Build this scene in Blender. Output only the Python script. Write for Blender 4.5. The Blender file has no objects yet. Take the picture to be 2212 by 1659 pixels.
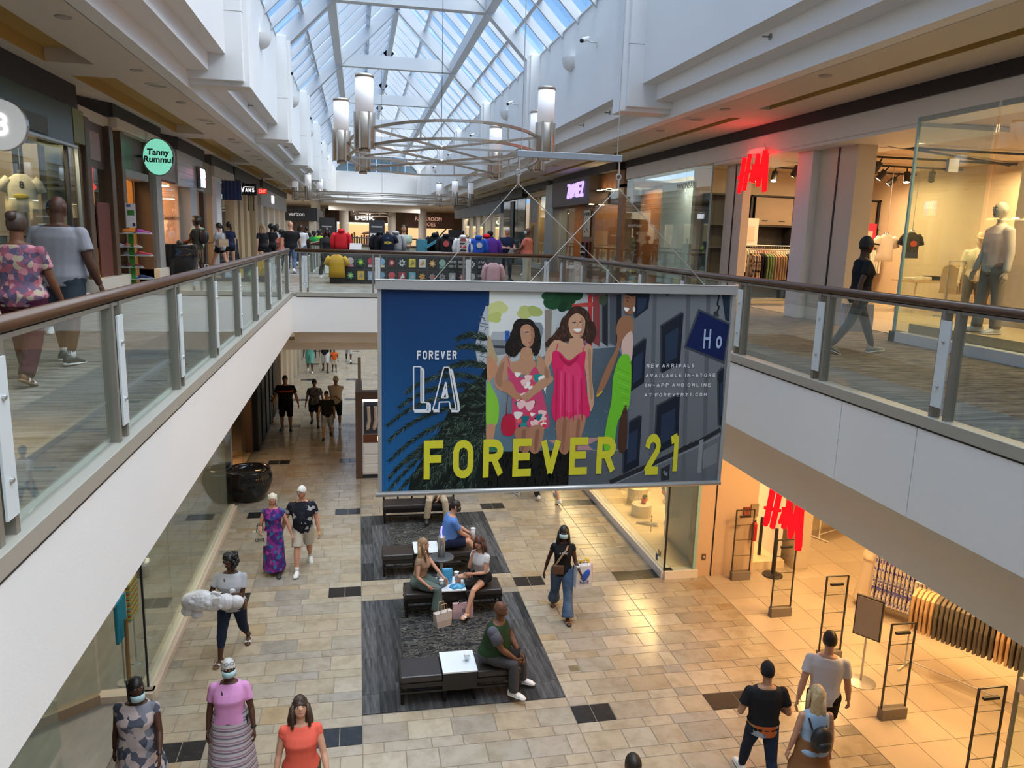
import bpy, bmesh, math, random
from mathutils import Vector, Matrix, Euler
random.seed(7)
PI = math.pi
R = math.radians
SC = bpy.context.scene
COL = SC.collection

# ---------------------------------------------------------------- camera
cam_d = bpy.data.cameras.new('camera')
cam = bpy.data.objects.new('camera', cam_d)
COL.objects.link(cam)
SC.camera = cam
cam_d.sensor_fit = 'HORIZONTAL'
cam_d.sensor_width = 36.0
cam_d.lens = 36.0 * 1665.0 / 2212.0
cam_d.clip_start = 0.05
cam_d.clip_end = 400
_y, _p, _r = R(11.38), R(10.86), R(1.71)
_f = Vector((math.sin(_y)*math.cos(_p), math.cos(_y)*math.cos(_p), -math.sin(_p)))
_rt = Vector((math.cos(_y), -math.sin(_y), 0))
_up = _rt.cross(_f)
_r2 = _rt*math.cos(_r) + _up*math.sin(_r)
_u2 = -_rt*math.sin(_r) + _up*math.cos(_r)
m = Matrix.Identity(4)
for i in range(3):
    m[i][0] = _r2[i]; m[i][1] = _u2[i]; m[i][2] = -_f[i]
m[2][3] = 1.5
cam.matrix_world = m

# ---------------------------------------------------------------- world sky
W = bpy.data.worlds.new('sky'); SC.world = W; W.use_nodes = True
nt = W.node_tree; nt.nodes.clear()
def N(nt, t, **kw):
    n = nt.nodes.new(t)
    for k, v in kw.items():
        if k.startswith('i_'):
            n.inputs[k[2:].replace('_', ' ')].default_value = v
        else:
            setattr(n, k, v)
    return n
tc = N(nt, 'ShaderNodeTexCoord'); mp = N(nt, 'ShaderNodeMapping'); mp.inputs['Scale'].default_value = (1.3, 1.3, 2.6)
nz = N(nt, 'ShaderNodeTexNoise'); nz.inputs['Scale'].default_value = 2.6; nz.inputs['Detail'].default_value = 7; nz.inputs['Roughness'].default_value = .55
cr = N(nt, 'ShaderNodeValToRGB'); cr.color_ramp.elements[0].position = .60; cr.color_ramp.elements[1].position = .80
mx = N(nt, 'ShaderNodeMixRGB'); mx.inputs[1].default_value = (.27, .50, .86, 1); mx.inputs[2].default_value = (1.25, 1.27, 1.3, 1)
bg = N(nt, 'ShaderNodeBackground'); bg.inputs['Strength'].default_value = .66
out = N(nt, 'ShaderNodeOutputWorld')
L = nt.links.new
L(tc.outputs['Generated'], mp.inputs['Vector']); L(mp.outputs['Vector'], nz.inputs['Vector']); L(nz.outputs['Fac'], cr.inputs['Fac'])
L(cr.outputs['Color'], mx.inputs['Fac']); L(mx.outputs['Color'], bg.inputs['Color']); L(bg.outputs['Background'], out.inputs['Surface'])

# soft sun behind thin cloud, from the right and slightly behind the camera
sun_d = bpy.data.lights.new('sun', 'SUN'); sun_d.energy = 6.6; sun_d.angle = R(85); sun_d.color = (1.0, .96, .89)
sun = bpy.data.objects.new('sun', sun_d); COL.objects.link(sun)
sun.rotation_euler = Vector((-.36, .16, -1)).to_track_quat('-Z', 'Y').to_euler()

SC.view_settings.view_transform = 'Standard'
SC.view_settings.look = 'None'
SC.view_settings.exposure = 0.9
SC.view_settings.gamma = 1.0
SC.view_settings.use_curve_mapping = False
SC.cycles.max_bounces = 9
SC.cycles.diffuse_bounces = 5
SC.cycles.glossy_bounces = 3
SC.cycles.transmission_bounces = 4
SC.cycles.transparent_max_bounces = 16
SC.cycles.sample_clamp_indirect = 6
SC.cycles.caustics_reflective = False
SC.cycles.caustics_refractive = False

# ---------------------------------------------------------------- materials
MATS = {}
def hexc(h):
    h = h.lstrip('#'); c = [int(h[i:i+2], 16)/255 for i in (0, 2, 4)]
    return tuple((x/12.92 if x <= .04045 else ((x+.055)/1.055)**2.4) for x in c)
def col4(c):
    if isinstance(c, str): c = hexc(c)
    return (c[0], c[1], c[2], 1)
def M(name, c=(.5, .5, .5), rough=.5, metal=0, emit=0, ecol=None, noise=None, bump=None, spec=.5, rnd=0, stretch=(1, 1, 1), vec='Object', sheen=0):
    """principled; noise=(scale, colour2, contrast); bump=(scale, strength); rnd=random value shift per object"""
    if name in MATS: return MATS[name]
    mt = bpy.data.materials.new(name); mt.use_nodes = True
    nt = mt.node_tree; L = nt.links.new
    b = nt.nodes['Principled BSDF']
    b.inputs['Base Color'].default_value = col4(c); b.inputs['Roughness'].default_value = rough
    b.inputs['Metallic'].default_value = metal; b.inputs['Specular IOR Level'].default_value = spec
    if emit:
        b.inputs['Emission Color'].default_value = col4(ecol or c); b.inputs['Emission Strength'].default_value = emit
    src = None
    if noise or bump:
        tc = N(nt, 'ShaderNodeTexCoord'); mp = N(nt, 'ShaderNodeMapping'); mp.inputs['Scale'].default_value = stretch
        L(tc.outputs[vec], mp.inputs['Vector'])
    if noise:
        nz = N(nt, 'ShaderNodeTexNoise'); nz.inputs['Scale'].default_value = noise[0]; nz.inputs['Detail'].default_value = 5
        L(mp.outputs['Vector'], nz.inputs['Vector'])
        cr = N(nt, 'ShaderNodeValToRGB'); k = noise[2] if len(noise) > 2 else .2
        cr.color_ramp.elements[0].position = .5-k; cr.color_ramp.elements[1].position = .5+k
        cr.color_ramp.elements[0].color = col4(c); cr.color_ramp.elements[1].color = col4(noise[1])
        L(nz.outputs['Fac'], cr.inputs['Fac']); src = cr.outputs['Color']
    if rnd:
        oi = N(nt, 'ShaderNodeObjectInfo'); mr = N(nt, 'ShaderNodeMapRange'); mr.inputs['To Min'].default_value = 1-rnd; mr.inputs['To Max'].default_value = 1+rnd
        hs = N(nt, 'ShaderNodeHueSaturation'); L(oi.outputs['Random'], mr.inputs['Value']); L(mr.outputs['Result'], hs.inputs['Value'])
        if src: L(src, hs.inputs['Color'])
        else: hs.inputs['Color'].default_value = col4(c)
        src = hs.outputs['Color']
    if src: L(src, b.inputs['Base Color'])
    if bump:
        n2 = N(nt, 'ShaderNodeTexNoise'); n2.inputs['Scale'].default_value = bump[0]; n2.inputs['Detail'].default_value = 4
        L(mp.outputs['Vector'], n2.inputs['Vector'])
        bp = N(nt, 'ShaderNodeBump'); bp.inputs['Strength'].default_value = bump[1]; bp.inputs['Distance'].default_value = .02
        L(n2.outputs['Fac'], bp.inputs['Height']); L(bp.outputs['Normal'], b.inputs['Normal'])
    MATS[name] = mt
    return mt
def glass(name, tint=(.92, .97, .95), ior=1.5, rough=0.0, gain=1.0):
    if name in MATS: return MATS[name]
    mt = bpy.data.materials.new(name); mt.use_nodes = True
    nt = mt.node_tree; L = nt.links.new; nt.nodes.clear()
    o = N(nt, 'ShaderNodeOutputMaterial'); t = N(nt, 'ShaderNodeBsdfTransparent'); t.inputs['Color'].default_value = (*tint, 1)
    g = N(nt, 'ShaderNodeBsdfGlossy'); g.inputs['Roughness'].default_value = rough; g.inputs['Color'].default_value = (.95, 1, .98, 1)
    fr = N(nt, 'ShaderNodeLayerWeight'); fr.inputs['Blend'].default_value = .5
    pw = N(nt, 'ShaderNodeMath', operation='POWER'); pw.inputs[1].default_value = 4.5
    mu = N(nt, 'ShaderNodeMath', operation='MULTIPLY_ADD'); mu.inputs[1].default_value = .9*gain; mu.inputs[2].default_value = .035*gain
    mx = N(nt, 'ShaderNodeMixShader')
    L(fr.outputs['Facing'], pw.inputs[0]); L(pw.outputs[0], mu.inputs[0]); L(mu.outputs[0], mx.inputs['Fac']); L(t.outputs[0], mx.inputs[1]); L(g.outputs[0], mx.inputs[2]); L(mx.outputs[0], o.inputs['Surface'])
    MATS[name] = mt
    return mt
def glow(name, c, s):
    if name in MATS: return MATS[name]
    mt = bpy.data.materials.new(name); mt.use_nodes = True
    nt = mt.node_tree; nt.nodes.clear()
    o = N(nt, 'ShaderNodeOutputMaterial'); e = N(nt, 'ShaderNodeEmission'); e.inputs['Color'].default_value = col4(c); e.inputs['Strength'].default_value = s
    nt.links.new(e.outputs[0], o.inputs['Surface'])
    MATS[name] = mt
    return mt

# ---------------------------------------------------------------- mesh builder
class MB:
    def __init__(s): s.v = []; s.f = []; s.mi = []; s.m = 0
    def _a(s, vs, fs):
        o = len(s.v); s.v.extend(tuple(x) for x in vs); s.f.extend(tuple(i+o for i in f) for f in fs); s.mi.extend([s.m]*len(fs)); return s
    def mat(s, i): s.m = i; return s
    def box(s, x0, y0, z0, x1, y1, z1):
        if x0 > x1: x0, x1 = x1, x0
        if y0 > y1: y0, y1 = y1, y0
        if z0 > z1: z0, z1 = z1, z0
        return s._a([(x0,y0,z0),(x1,y0,z0),(x1,y1,z0),(x0,y1,z0),(x0,y0,z1),(x1,y0,z1),(x1,y1,z1),(x0,y1,z1)],
                    [(3,2,1,0),(4,5,6,7),(0,1,5,4),(1,2,6,5),(2,3,7,6),(3,0,4,7)])
    def cbox(s, c, d): return s.box(c[0]-d[0]/2, c[1]-d[1]/2, c[2]-d[2]/2, c[0]+d[0]/2, c[1]+d[1]/2, c[2]+d[2]/2)
    def obox(s, p0, p1, w, h, up=(0,0,1)):
        """bar from p0 to p1 with width w (sideways) and height h (along up)"""
        p0 = Vector(p0); p1 = Vector(p1); d = (p1-p0).normalized(); up = Vector(up)
        sd = d.cross(up)
        if sd.length < 1e-5: sd = d.cross(Vector((1,0,0)))
        sd.normalize(); u = sd.cross(d)
        vs = []
        for p in (p0, p1):
            for a, b in ((-1,-1),(1,-1),(1,1),(-1,1)): vs.append(p+sd*a*w/2+u*b*h/2)
        return s._a(vs, [(3,2,1,0),(4,5,6,7),(0,1,5,4),(1,2,6,5),(2,3,7,6),(3,0,4,7)])
    def quad(s, a, b, c, d): return s._a([a,b,c,d], [(0,1,2,3)])
    def poly(s, pts): return s._a(pts, [tuple(range(len(pts)))])
    def prism(s, pts, vec):
        n = len(pts); vec = Vector(vec)
        vs = [Vector(p) for p in pts]+[Vector(p)+vec for p in pts]
        fs = [tuple(reversed(range(n))), tuple(range(n, 2*n))]+[(i, (i+1)%n, n+(i+1)%n, n+i) for i in range(n)]
        return s._a(vs, fs)
    def tube(s, pts, rad, n=8, caps=True, squash=None):
        pts = [Vector(p) for p in pts]
        if not isinstance(rad, (list, tuple)): rad = [rad]*len(pts)
        rings = []; prev = None
        for i, p in enumerate(pts):
            if i == 0: d = pts[1]-pts[0]
            elif i == len(pts)-1: d = pts[-1]-pts[-2]
            else: d = (pts[i+1]-p).normalized()+(p-pts[i-1]).normalized()
            d.normalize()
            if prev is None:
                a = Vector((0,0,1)) if abs(d.z) < .9 else Vector((0,1,0))
                u = d.cross(a).normalized()
            else:
                u = (prev-d*prev.dot(d)).normalized()
            prev = u; w = d.cross(u)
            r = rad[i]; rr = r if isinstance(r, (tuple, list)) else (r, r)
            rings.append([p+u*math.cos(2*PI*k/n)*rr[0]+w*math.sin(2*PI*k/n)*rr[1] for k in range(n)])
        return s.loft(rings, caps)
    def loft(s, rings, caps=True, closed=True):
        n = len(rings[0]); o = []
        for r in rings: o.extend(r)
        fs = []
        for i in range(len(rings)-1):
            for k in range(n if closed else n-1):
                a = i*n+k; b = i*n+(k+1)%n
                fs.append((a, b, b+n, a+n))
        if caps and closed:
            fs.append(tuple(reversed(range(n)))); fs.append(tuple((len(rings)-1)*n+k for k in range(n)))
        return s._a(o, fs)
    def cyl(s, p0, p1, r, n=12): return s.tube([p0, p1], r, n)
    def lathe(s, prof, c=(0,0,0), n=20):
        return s.loft([[(c[0]+r*math.cos(2*PI*k/n), c[1]+r*math.sin(2*PI*k/n), c[2]+z) for k in range(n)] for r, z in prof])
    def ell(s, c, r, nu=12, nv=8, mx=None):
        c = Vector(c); rings = []
        for j in range(1, nv):
            t = PI*j/nv
            ring = []
            for k in range(nu):
                a = 2*PI*k/nu
                p = Vector((r[0]*math.sin(t)*math.cos(a), r[1]*math.sin(t)*math.sin(a), -r[2]*math.cos(t)))
                if mx is not None: p = mx @ p
                ring.append(c+p)
            rings.append(ring)
        return s.loft(rings)
    def mesh(s, name, mats):
        me = bpy.data.meshes.new(name)
        me.from_pydata(s.v, [], s.f); me.update()
        if not isinstance(mats, (list, tuple)): mats = [mats]
        for x in mats: me.materials.append(x)
        if len(mats) > 1: me.polygons.foreach_set('material_index', s.mi)
        return me
    def build(s, name, mats, parent=None, loc=None, smooth=False, rz=0, bevel=0):
        me = s.mesh(name, mats)
        if smooth: me.polygons.foreach_set('use_smooth', [True]*len(me.polygons))
        return inst(me, name, parent, loc, rz, bevel)
def inst(me, name, parent=None, loc=None, rz=0, bevel=0):
    o = bpy.data.objects.new(name, me); COL.objects.link(o)
    if parent: o.parent = parent
    if loc: o.location = loc
    if rz: o.rotation_euler = (0, 0, rz)
    if bevel:
        b = o.modifiers.new('bevel', 'BEVEL'); b.width = bevel; b.segments = 2; b.limit_method = 'ANGLE'
    return o
def tag(o, label=None, cat=None, group=None, kind=None):
    if label: o['label'] = label
    if cat: o['category'] = cat
    if group: o['group'] = group
    if kind: o['kind'] = kind
    return o
def thing(name, label=None, cat=None, loc=(0,0,0), rz=0, group=None, kind=None):
    o = bpy.data.objects.new(name, None); COL.objects.link(o); o.empty_display_size = .1
    o.location = loc; o.rotation_euler = (0, 0, rz)
    return tag(o, label, cat, group, kind)
def copy_tree(o, parent=None):
    c = o.copy(); COL.objects.link(c); c.parent = parent
    for ch in list(o.children): copy_tree(ch, c)
    return c
def text(body, size, mat, parent=None, loc=(0,0,0), rot=(0,0,0), ext=.005, sx=1.0, bold=0.0, align='CENTER', name='lettering', space=1.0, shear=0, line=1.0):
    cu = bpy.data.curves.new(name, 'FONT'); cu.body = body; cu.size = size; cu.extrude = ext; cu.offset = bold
    cu.align_x = align; cu.align_y = 'CENTER'; cu.space_character = space; cu.shear = shear; cu.space_line = line; cu.resolution_u = 3
    t_ = bpy.data.objects.new(name, cu); me = bpy.data.meshes.new_from_object(t_); bpy.data.objects.remove(t_)
    me.materials.clear(); me.materials.append(mat)
    o = inst(me, name, parent, loc); o.rotation_euler = rot; o.scale = (sx, 1, 1)
    return o
def lamp(name, kind, loc, energy, color=(1, .8, .55), size=1.0, sizey=None, target=None, spot=60, parent=None):
    d = bpy.data.lights.new(name, kind); d.energy = energy; d.color = color
    if kind == 'AREA':
        d.size = size
        if sizey: d.shape = 'RECTANGLE'; d.size_y = sizey
    elif kind == 'SPOT':
        d.spot_size = R(spot); d.spot_blend = .5; d.shadow_soft_size = size
    else: d.shadow_soft_size = size
    o = bpy.data.objects.new(name, d); COL.objects.link(o); o.location = loc
    if target is not None:
        o.rotation_euler = (Vector(target)-Vector(loc)).to_track_quat('-Z', 'Y').to_euler()
    if parent: o.parent = parent
    return o

WHITE = M('white_paint', (.80, .80, .79), .55, noise=(1.5, (.77, .775, .77), .3))
OFFW = M('offwhite_gypsum', (.72, .69, .64), .6)
CEIL = M('ceiling_paint', (.66, .60, .52), .7)
GOLD = M('gold_ceiling', (.47, .31, .09), .6)
STEEL = M('brushed_steel', (.55, .55, .54), .35, metal=.9)
CHAMP = M('champagne_metal', (.50, .45, .39), .38, metal=.85)
KERB = M('beige_metal', (.42, .41, .36), .45, metal=.3)
POSTM = M('taupe_post', (.25, .235, .20), .45, metal=.4)
FROST = M('frosted_glass', (.62, .68, .70), .35, spec=.6)
WOODR = M('dark_handrail_wood', (.052, .028, .018), .28, noise=(6, (.10, .05, .028), .3), stretch=(1, .15, 1))
BLACK = M('black_matt', (.012, .012, .014), .5)
CHAR = M('charcoal', (.035, .036, .04), .5)
GL = glass('clear_glass', (.94, .975, .96))
GLS = glass('shop_glass', (.90, .95, .93))
GLR = glass('roof_glass', (.90, .95, 1.0), gain=.5)

# ---------------------------------------------------------------- narrow block lettering drawn from strokes
def _arc(cx, cy, rx, ry, a0, a1, n=7):
    return [(cx+rx*math.cos(R(a0+(a1-a0)*i/n)), cy+ry*math.sin(R(a0+(a1-a0)*i/n))) for i in range(n+1)]
_w = .5
_O = _arc(.25, .72, .25, .28, 0, 180)+_arc(.25, .28, .25, .28, 180, 360)+[(.5, .72)]
_Rb = [(0, 1), (.27, 1)]+_arc(.27, .76, .23, .24, 90, -90)+[(0, .52)]
GLYPH = {
 'F': [[(0, 0), (0, 1)], [(0, 1), (.46, 1)], [(0, .53), (.4, .53)]], 'E': [[(0, 0), (0, 1)], [(0, 1), (.46, 1)], [(0, .53), (.4, .53)], [(0, 0), (.46, 0)]],
 'O': [_O], 'R': [[(0, 0), (0, 1)], _Rb, [(.26, .52), (.5, 0)]], 'P': [[(0, 0), (0, 1)], _Rb], 'V': [[(0, 1), (.25, 0), (.5, 1)]], 'A': [[(0, 0), (.25, 1), (.5, 0)], [(.08, .3), (.42, .3)]],
 'L': [[(0, 1), (0, 0), (.42, 0)]], 'N': [[(0, 0), (0, 1), (.5, 0), (.5, 1)]], 'W': [[(0, 1), (.15, 0), (.3, .8), (.45, 0), (.6, 1)]], 'I': [[(.1, 0), (.1, 1)]], 'H': [[(0, 0), (0, 1)], [(.5, 0), (.5, 1)], [(0, .52), (.5, .52)]],
 'S': [_arc(.25, .76, .23, .24, 20, 180)+_arc(.25, .76, .23, .24, 180, 270, 4)+_arc(.25, .26, .24, .26, 90, -160)], 'B': [[(0, 0), (0, 1)], _Rb, [(.27, .52)]+_arc(.27, .26, .24, .26, 90, -90)+[(0, 0)]],
 'D': [[(0, 0), (0, 1), (.2, 1)]+_arc(.2, .5, .3, .5, 90, -90, 10)+[(0, 0)]], 'T': [[(0, 1), (.5, 1)], [(.25, 0), (.25, 1)]], 'C': [_arc(.25, .72, .25, .28, 0, 180)+_arc(.25, .28, .25, .28, 180, 360)],
 'M': [[(0, 0), (0, 1), (.3, .35), (.6, 1), (.6, 0)]], '2': [_arc(.25, .74, .24, .26, 180, -30)+[(0, 0), (.5, 0)]], '1': [[(.05, .92), (.25, 1), (.25, 0)]], '.': [[(.05, 0), (.05, .06)]], '-': [[(.05, .5), (.35, .5)]],
 '&': [[(.5, 0), (.12, .7)]+_arc(.25, .82, .13, .16, 200, -20)+[(.05, .3)]+_arc(.22, .2, .2, .2, 160, 330)+[(.5, .45)]], 'G': [_arc(.25, .72, .25, .28, 0, 180)+_arc(.25, .28, .25, .28, 180, 360)+[(.5, .45), (.3, .45)]],
 'U': [[(0, 1), (0, .28)]+_arc(.25, .28, .25, .28, 180, 360)+[(.5, 1)]], 'Y': [[(0, 1), (.25, .5), (.5, 1)], [(.25, .5), (.25, 0)]], 'K': [[(0, 0), (0, 1)], [(.5, 1), (.02, .5), (.5, 0)]], 'Z': [[(0, 1), (.5, 1), (0, 0), (.5, 0)]], 'X': [[(0, 0), (.5, 1)], [(0, 1), (.5, 0)]], '3': [_arc(.25, .76, .23, .24, 160, -90)+_arc(.25, .26, .24, .26, 90, -160)],
 'o': [_arc(.2, .3, .2, .3, 0, 360, 12)], '8': [_arc(.25, .76, .2, .24, 0, 360, 12), _arc(.25, .27, .24, .27, 0, 360, 12)], '4': [[(.4, 0), (.4, 1), (0, .3), (.5, .3)]], "'": [[(.05, .85), (.05, 1)]],
}
def stroke_text(body, th=.16, gap=.22, space=.42):
    """list of polygons (quads and joint discs) plus total width; cap height 1"""
    out = []; x = 0
    for ch in body:
        if ch == ' ': x += space; continue
        g = GLYPH[ch]; w = max(p[0] for s in g for p in s)
        for s in g:
            pts = [(x+p[0]+th/2, p[1]*(1-th)+th/2) for p in s]
            for i, (a, b) in enumerate(zip(pts[:-1], pts[1:])):
                dx, dy = b[0]-a[0], b[1]-a[1]; l = math.hypot(dx, dy)
                if l < 1e-6: continue
                dx, dy = dx/l*th/2, dy/l*th/2
                ea = 1 if (i == 0 and len(pts) == 2 and (dx == 0 or dy == 0)) else .35
                a2 = (a[0]-dx*ea, a[1]-dy*ea); b2 = (b[0]+dx*ea, b[1]+dy*ea)
                out.append([(a2[0]+dy, a2[1]-dx), (b2[0]+dy, b2[1]-dx), (b2[0]-dy, b2[1]+dx), (a2[0]-dy, a2[1]+dx)])
        x += w+th+gap
    return out, x-gap
def block_sign(body, mat, parent, loc, rz, width, height, ext=.02, th=.17, gap=.22, shear=0.0, name='lettering'):
    """upright block lettering centred at loc; reads along +x before the turn rz about z, face towards -y"""
    polys, w = stroke_text(body, th, gap); mb = MB()
    for i, p in enumerate(polys):
        pts = [((q[0]/w-.5)*width+(q[1]-.5)*height*shear, 0, (q[1]-.5)*height) for q in p]
        mb.prism(pts, (0, -ext-.00008*i, 0))
    return mb.build(name, mat, parent, loc, rz=rz)
# ================================================================ layout constants (metres; upper floor z=0)
CX = 1.66; LZ = -5.1; XL = -1.56; XR = 4.88; FT = -.07; FB = -.91
YB = 19.0; YB2 = 28.0; YB3 = 62.0; YE = 74.0
SXL = -5.3; SXR = 8.62
PIER_Y = [16.1+9.5*k for k in range(-2, 7)]

def proj(p):
    v = Vector(p)-Vector((0, 0, 1.5)); z = v.dot(_f)
    if z < .05: return (-9999, -9999, z)
    return (1106+1665*v.dot(_r2)/z, 829.5-1665*v.dot(_u2)/z, z)

# ---------------------------------------------------------------- carpet materials
def carpet(name, base, dark, light, warm):
    mt = bpy.data.materials.new(name); mt.use_nodes = True; nt = mt.node_tree; L = nt.links.new
    b = nt.nodes['Principled BSDF']; b.inputs['Roughness'].default_value = .95; b.inputs['Specular IOR Level'].default_value = .15
    g = N(nt, 'ShaderNodeTexCoord')
    mp = N(nt, 'ShaderNodeMapping'); mp.inputs['Scale'].default_value = (1.2, 5.5, 1); L(g.outputs['Object'], mp.inputs['Vector'])
    n1 = N(nt, 'ShaderNodeTexNoise'); n1.inputs['Scale'].default_value = 2.2; n1.inputs['Detail'].default_value = 8; n1.inputs['Roughness'].default_value = .7; L(mp.outputs['Vector'], n1.inputs['Vector'])
    c1 = N(nt, 'ShaderNodeValToRGB'); e = c1.color_ramp.elements
    e[0].position = .36; e[0].color = col4(dark); e[1].position = .66; e[1].color = col4(light)
    x = e.new(.5); x.color = col4(base); L(n1.outputs['Fac'], c1.inputs['Fac'])
    n2 = N(nt, 'ShaderNodeTexNoise'); n2.inputs['Scale'].default_value = .28; n2.inputs['Detail'].default_value = 2; L(g.outputs['Object'], n2.inputs['Vector'])
    c2 = N(nt, 'ShaderNodeValToRGB'); c2.color_ramp.elements[0].position = .42; c2.color_ramp.elements[1].position = .6; L(n2.outputs['Fac'], c2.inputs['Fac'])
    mm = N(nt, 'ShaderNodeMixRGB', blend_type='MULTIPLY'); mm.inputs[0].default_value = .8; L(c1.outputs['Color'], mm.inputs[1]); 
    m2 = N(nt, 'ShaderNodeMixRGB'); m2.inputs[1].default_value = (1, 1, 1, 1); m2.inputs[2].default_value = col4(warm); L(c2.outputs['Color'], m2.inputs[0]); L(m2.outputs['Color'], mm.inputs[2])
    L(mm.outputs['Color'], b.inputs['Base Color'])
    bp = N(nt, 'ShaderNodeBump'); bp.inputs['Strength'].default_value = .35; bp.inputs['Distance'].default_value = .01; L(n1.outputs['Fac'], bp.inputs['Height']); L(bp.outputs['Normal'], b.inputs['Normal'])
    return mt
CARP = carpet('upper_carpet', (.23, .215, .195), (.075, .075, .08), (.40, .385, .36), (.80, .68, .54))
CARPR = carpet('upper_carpet_brown', (.21, .175, .14), (.085, .075, .065), (.33, .29, .24), (.78, .66, .54))
PLK = M('grey_plank_carpet', (.085, .083, .083), .95, noise=(3, (.21, .21, .205), .16), stretch=(.5, 7, 1), spec=.15)

# upper floors
def floor_slab(name, x0, x1, y0, y1, mat):
    o = MB().box(x0, y0, -.16, x1, y1, 0).build(name, mat); tag(o, kind='structure'); return o
fl = floor_slab('floor_upper_left', -9.5, XL-.12, -4, YB3+20, CARP)
fr = floor_slab('floor_upper_right', XR+.12, 14.5, -4, YB3+20, CARPR)
fb = floor_slab('floor_upper_bridge', XL-.12, XR+.12, YB+.12, YB2-.12, CARP)
fn = floor_slab('floor_upper_near', XL-.12, XR+.12, -4, .3, CARP)
ff = floor_slab('floor_upper_far', XL-.12, XR+.12, YB3, YB3+40, CARP)
MB().box(XL-1.15, -4, 0, XL-.12, YB+.2, .006).build('carpet_border', PLK, fl)
MB().box(XR+.12, -4, 0, XR+1.0, YB-2, .006).build('carpet_border', PLK, fr)

# ---------------------------------------------------------------- white edge fascias around the opening
FASC = M('fascia_white', (.83, .83, .82), .5, noise=(.9, (.80, .795, .785), .35), bump=(60, .05))
t1 = MB().box(XL-.25, .3, FB, XL, YB, FT).build('trim_1', FASC); tag(t1, kind='structure')
t2 = thing('trim_2', kind='structure')
for a, b in ((.3, 4.52), (4.53, 5.85), (5.86, 6.96), (6.97, YB)):
    MB().box(XR, a, FB, XR+.25, b, FT).build('panel', FASC, t2)
t3 = MB().box(XL-.25, YB, FB, XR+.25, YB+.25, FT).build('trim_3', FASC); tag(t3, kind='structure')
t4 = MB().box(XL-.25, YB2-.25, FB, XR+.25, YB2, FT).build('trim_4', FASC); tag(t4, kind='structure')
t5 = MB().box(XL-.25, YB2, FB, XL, YB3, FT).build('trim_5', FASC); tag(t5, kind='structure')
t6 = MB().box(XR, YB2, FB, XR+.25, YB3, FT).build('trim_6', FASC); tag(t6, kind='structure')
# lower ceilings, stepped bulkheads under the slab
CLW = M('lower_ceiling_paint', (.76, .70, .62), .7)
c1 = MB().box(XL-.02, -4, FB-.02, -9.5, YB3+20, FB+.1).build('ceiling_lower_left', CLW); tag(c1, kind='structure')
c2 = MB().box(XR+.02, -4, FB-.02, 14.5, YB3+20, FB+.1).build('ceiling_lower_right', CLW); tag(c2, kind='structure')
c3 = MB().box(XL-.02, YB+.03, FB-.02, XR+.02, YB2-.03, FB+.1).build('ceiling_lower_bridge', CLW); tag(c3, kind='structure')
BULK = M('bulkhead_paint', (.82, .76, .67), .65)
b1 = thing('trim_7', kind='structure')
MB().box(5.28, .3, -1.22, 5.95, 40, FB-.02).build('upper_step', BULK, b1)
MB().box(5.90, .3, -2.03, 6.15, 40, -1.22).build('lower_step', BULK, b1)
b2 = thing('trim_8', kind='structure')
MB().box(XL, YB+.45, -1.22, XR, YB+1.1, FB-.02).build('upper_step', BULK, b2)
MB().box(XL-1.4, YB+.9, -1.47, XR+1, YB+1.5, -1.22).build('lower_step', BULK, b2)
b3 = thing('trim_9', kind='structure')
MB().box(-2.36, .3, -1.22, -3.0, 40, FB-.02).build('upper_step', BULK, b3)
MB().box(-2.98, .3, -2.03, -3.2, 40, -1.22).build('lower_step', BULK, b3)

# ---------------------------------------------------------------- walkway ceilings with gold recesses, stepped coves, walls, piers
WALLP = M('atrium_wall_paint', (.80, .80, .795), .6)
for side, nm in ((-1, 'left'), (1, 'right')):
    X = lambda w: CX+side*w
    cl = thing('ceiling_upper_'+nm, kind='structure')
    Y0, Y1 = -4, YE+.2
    MB().box(X(4.94), Y0, 4.0, X(5.79), Y1, 4.18).build('soffit', CEIL, cl)
    rw = 6.52 if side < 0 else 6.02
    MB().box(X(rw), Y0, 4.0, X(8.8), Y1, 4.18).build('soffit', CEIL, cl)
    MB().box(X(5.79), Y0, 4.22, X(rw), Y1, 4.26).build('recess_top', GOLD, cl)
    for k in range(-2, 7):
        y = 14.15+9.2*k
        MB().box(X(5.79), y, 4.0, X(rw), y+1.15, 4.22).build('cross_beam', CEIL, cl)
    MB().box(X(5.765), Y0, 4.002, X(5.795), Y1, 4.24).build('recess_side', GOLD, cl)
    MB().box(X(rw-.005), Y0, 4.002, X(rw+.03), Y1, 4.24).build('recess_side', GOLD, cl)
    wl = thing('wall_'+nm, kind='structure')
    MB().box(X(4.70), Y0, 4.0, X(4.95), Y1, 4.33).build('lower_step', WALLP, wl)
    MB().box(X(4.33), Y0, 4.31, X(4.95), Y1, 4.64).build('middle_step', WALLP, wl)
    MB().box(X(4.03), Y0, 4.62, X(4.95), Y1, 7.12).build('clerestory_panel', WALLP, wl)
    MB().box(X(4.03), Y0, 7.12, X(5.2), Y1, 7.2).build('eave_board', WHITE, wl)
    wl = thing('wall_%s_piers' % nm, kind='structure')
    for y in PIER_Y:
        p = MB()
        p.box(X(3.72), y-.37, 4.16, X(4.9), y+.37, 7.14)
        p.box(X(3.62), y-.27, 4.08, X(4.8), y+.27, 7.0)
        pr = p.build('pier', WALLP, wl, bevel=.012)
        MB().box(X(3.715), y-.373, 5.36, X(4.03), y+.373, 5.372).build('joint_line', M('joint_grey', (.35,.36,.36), .8), pr)

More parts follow.
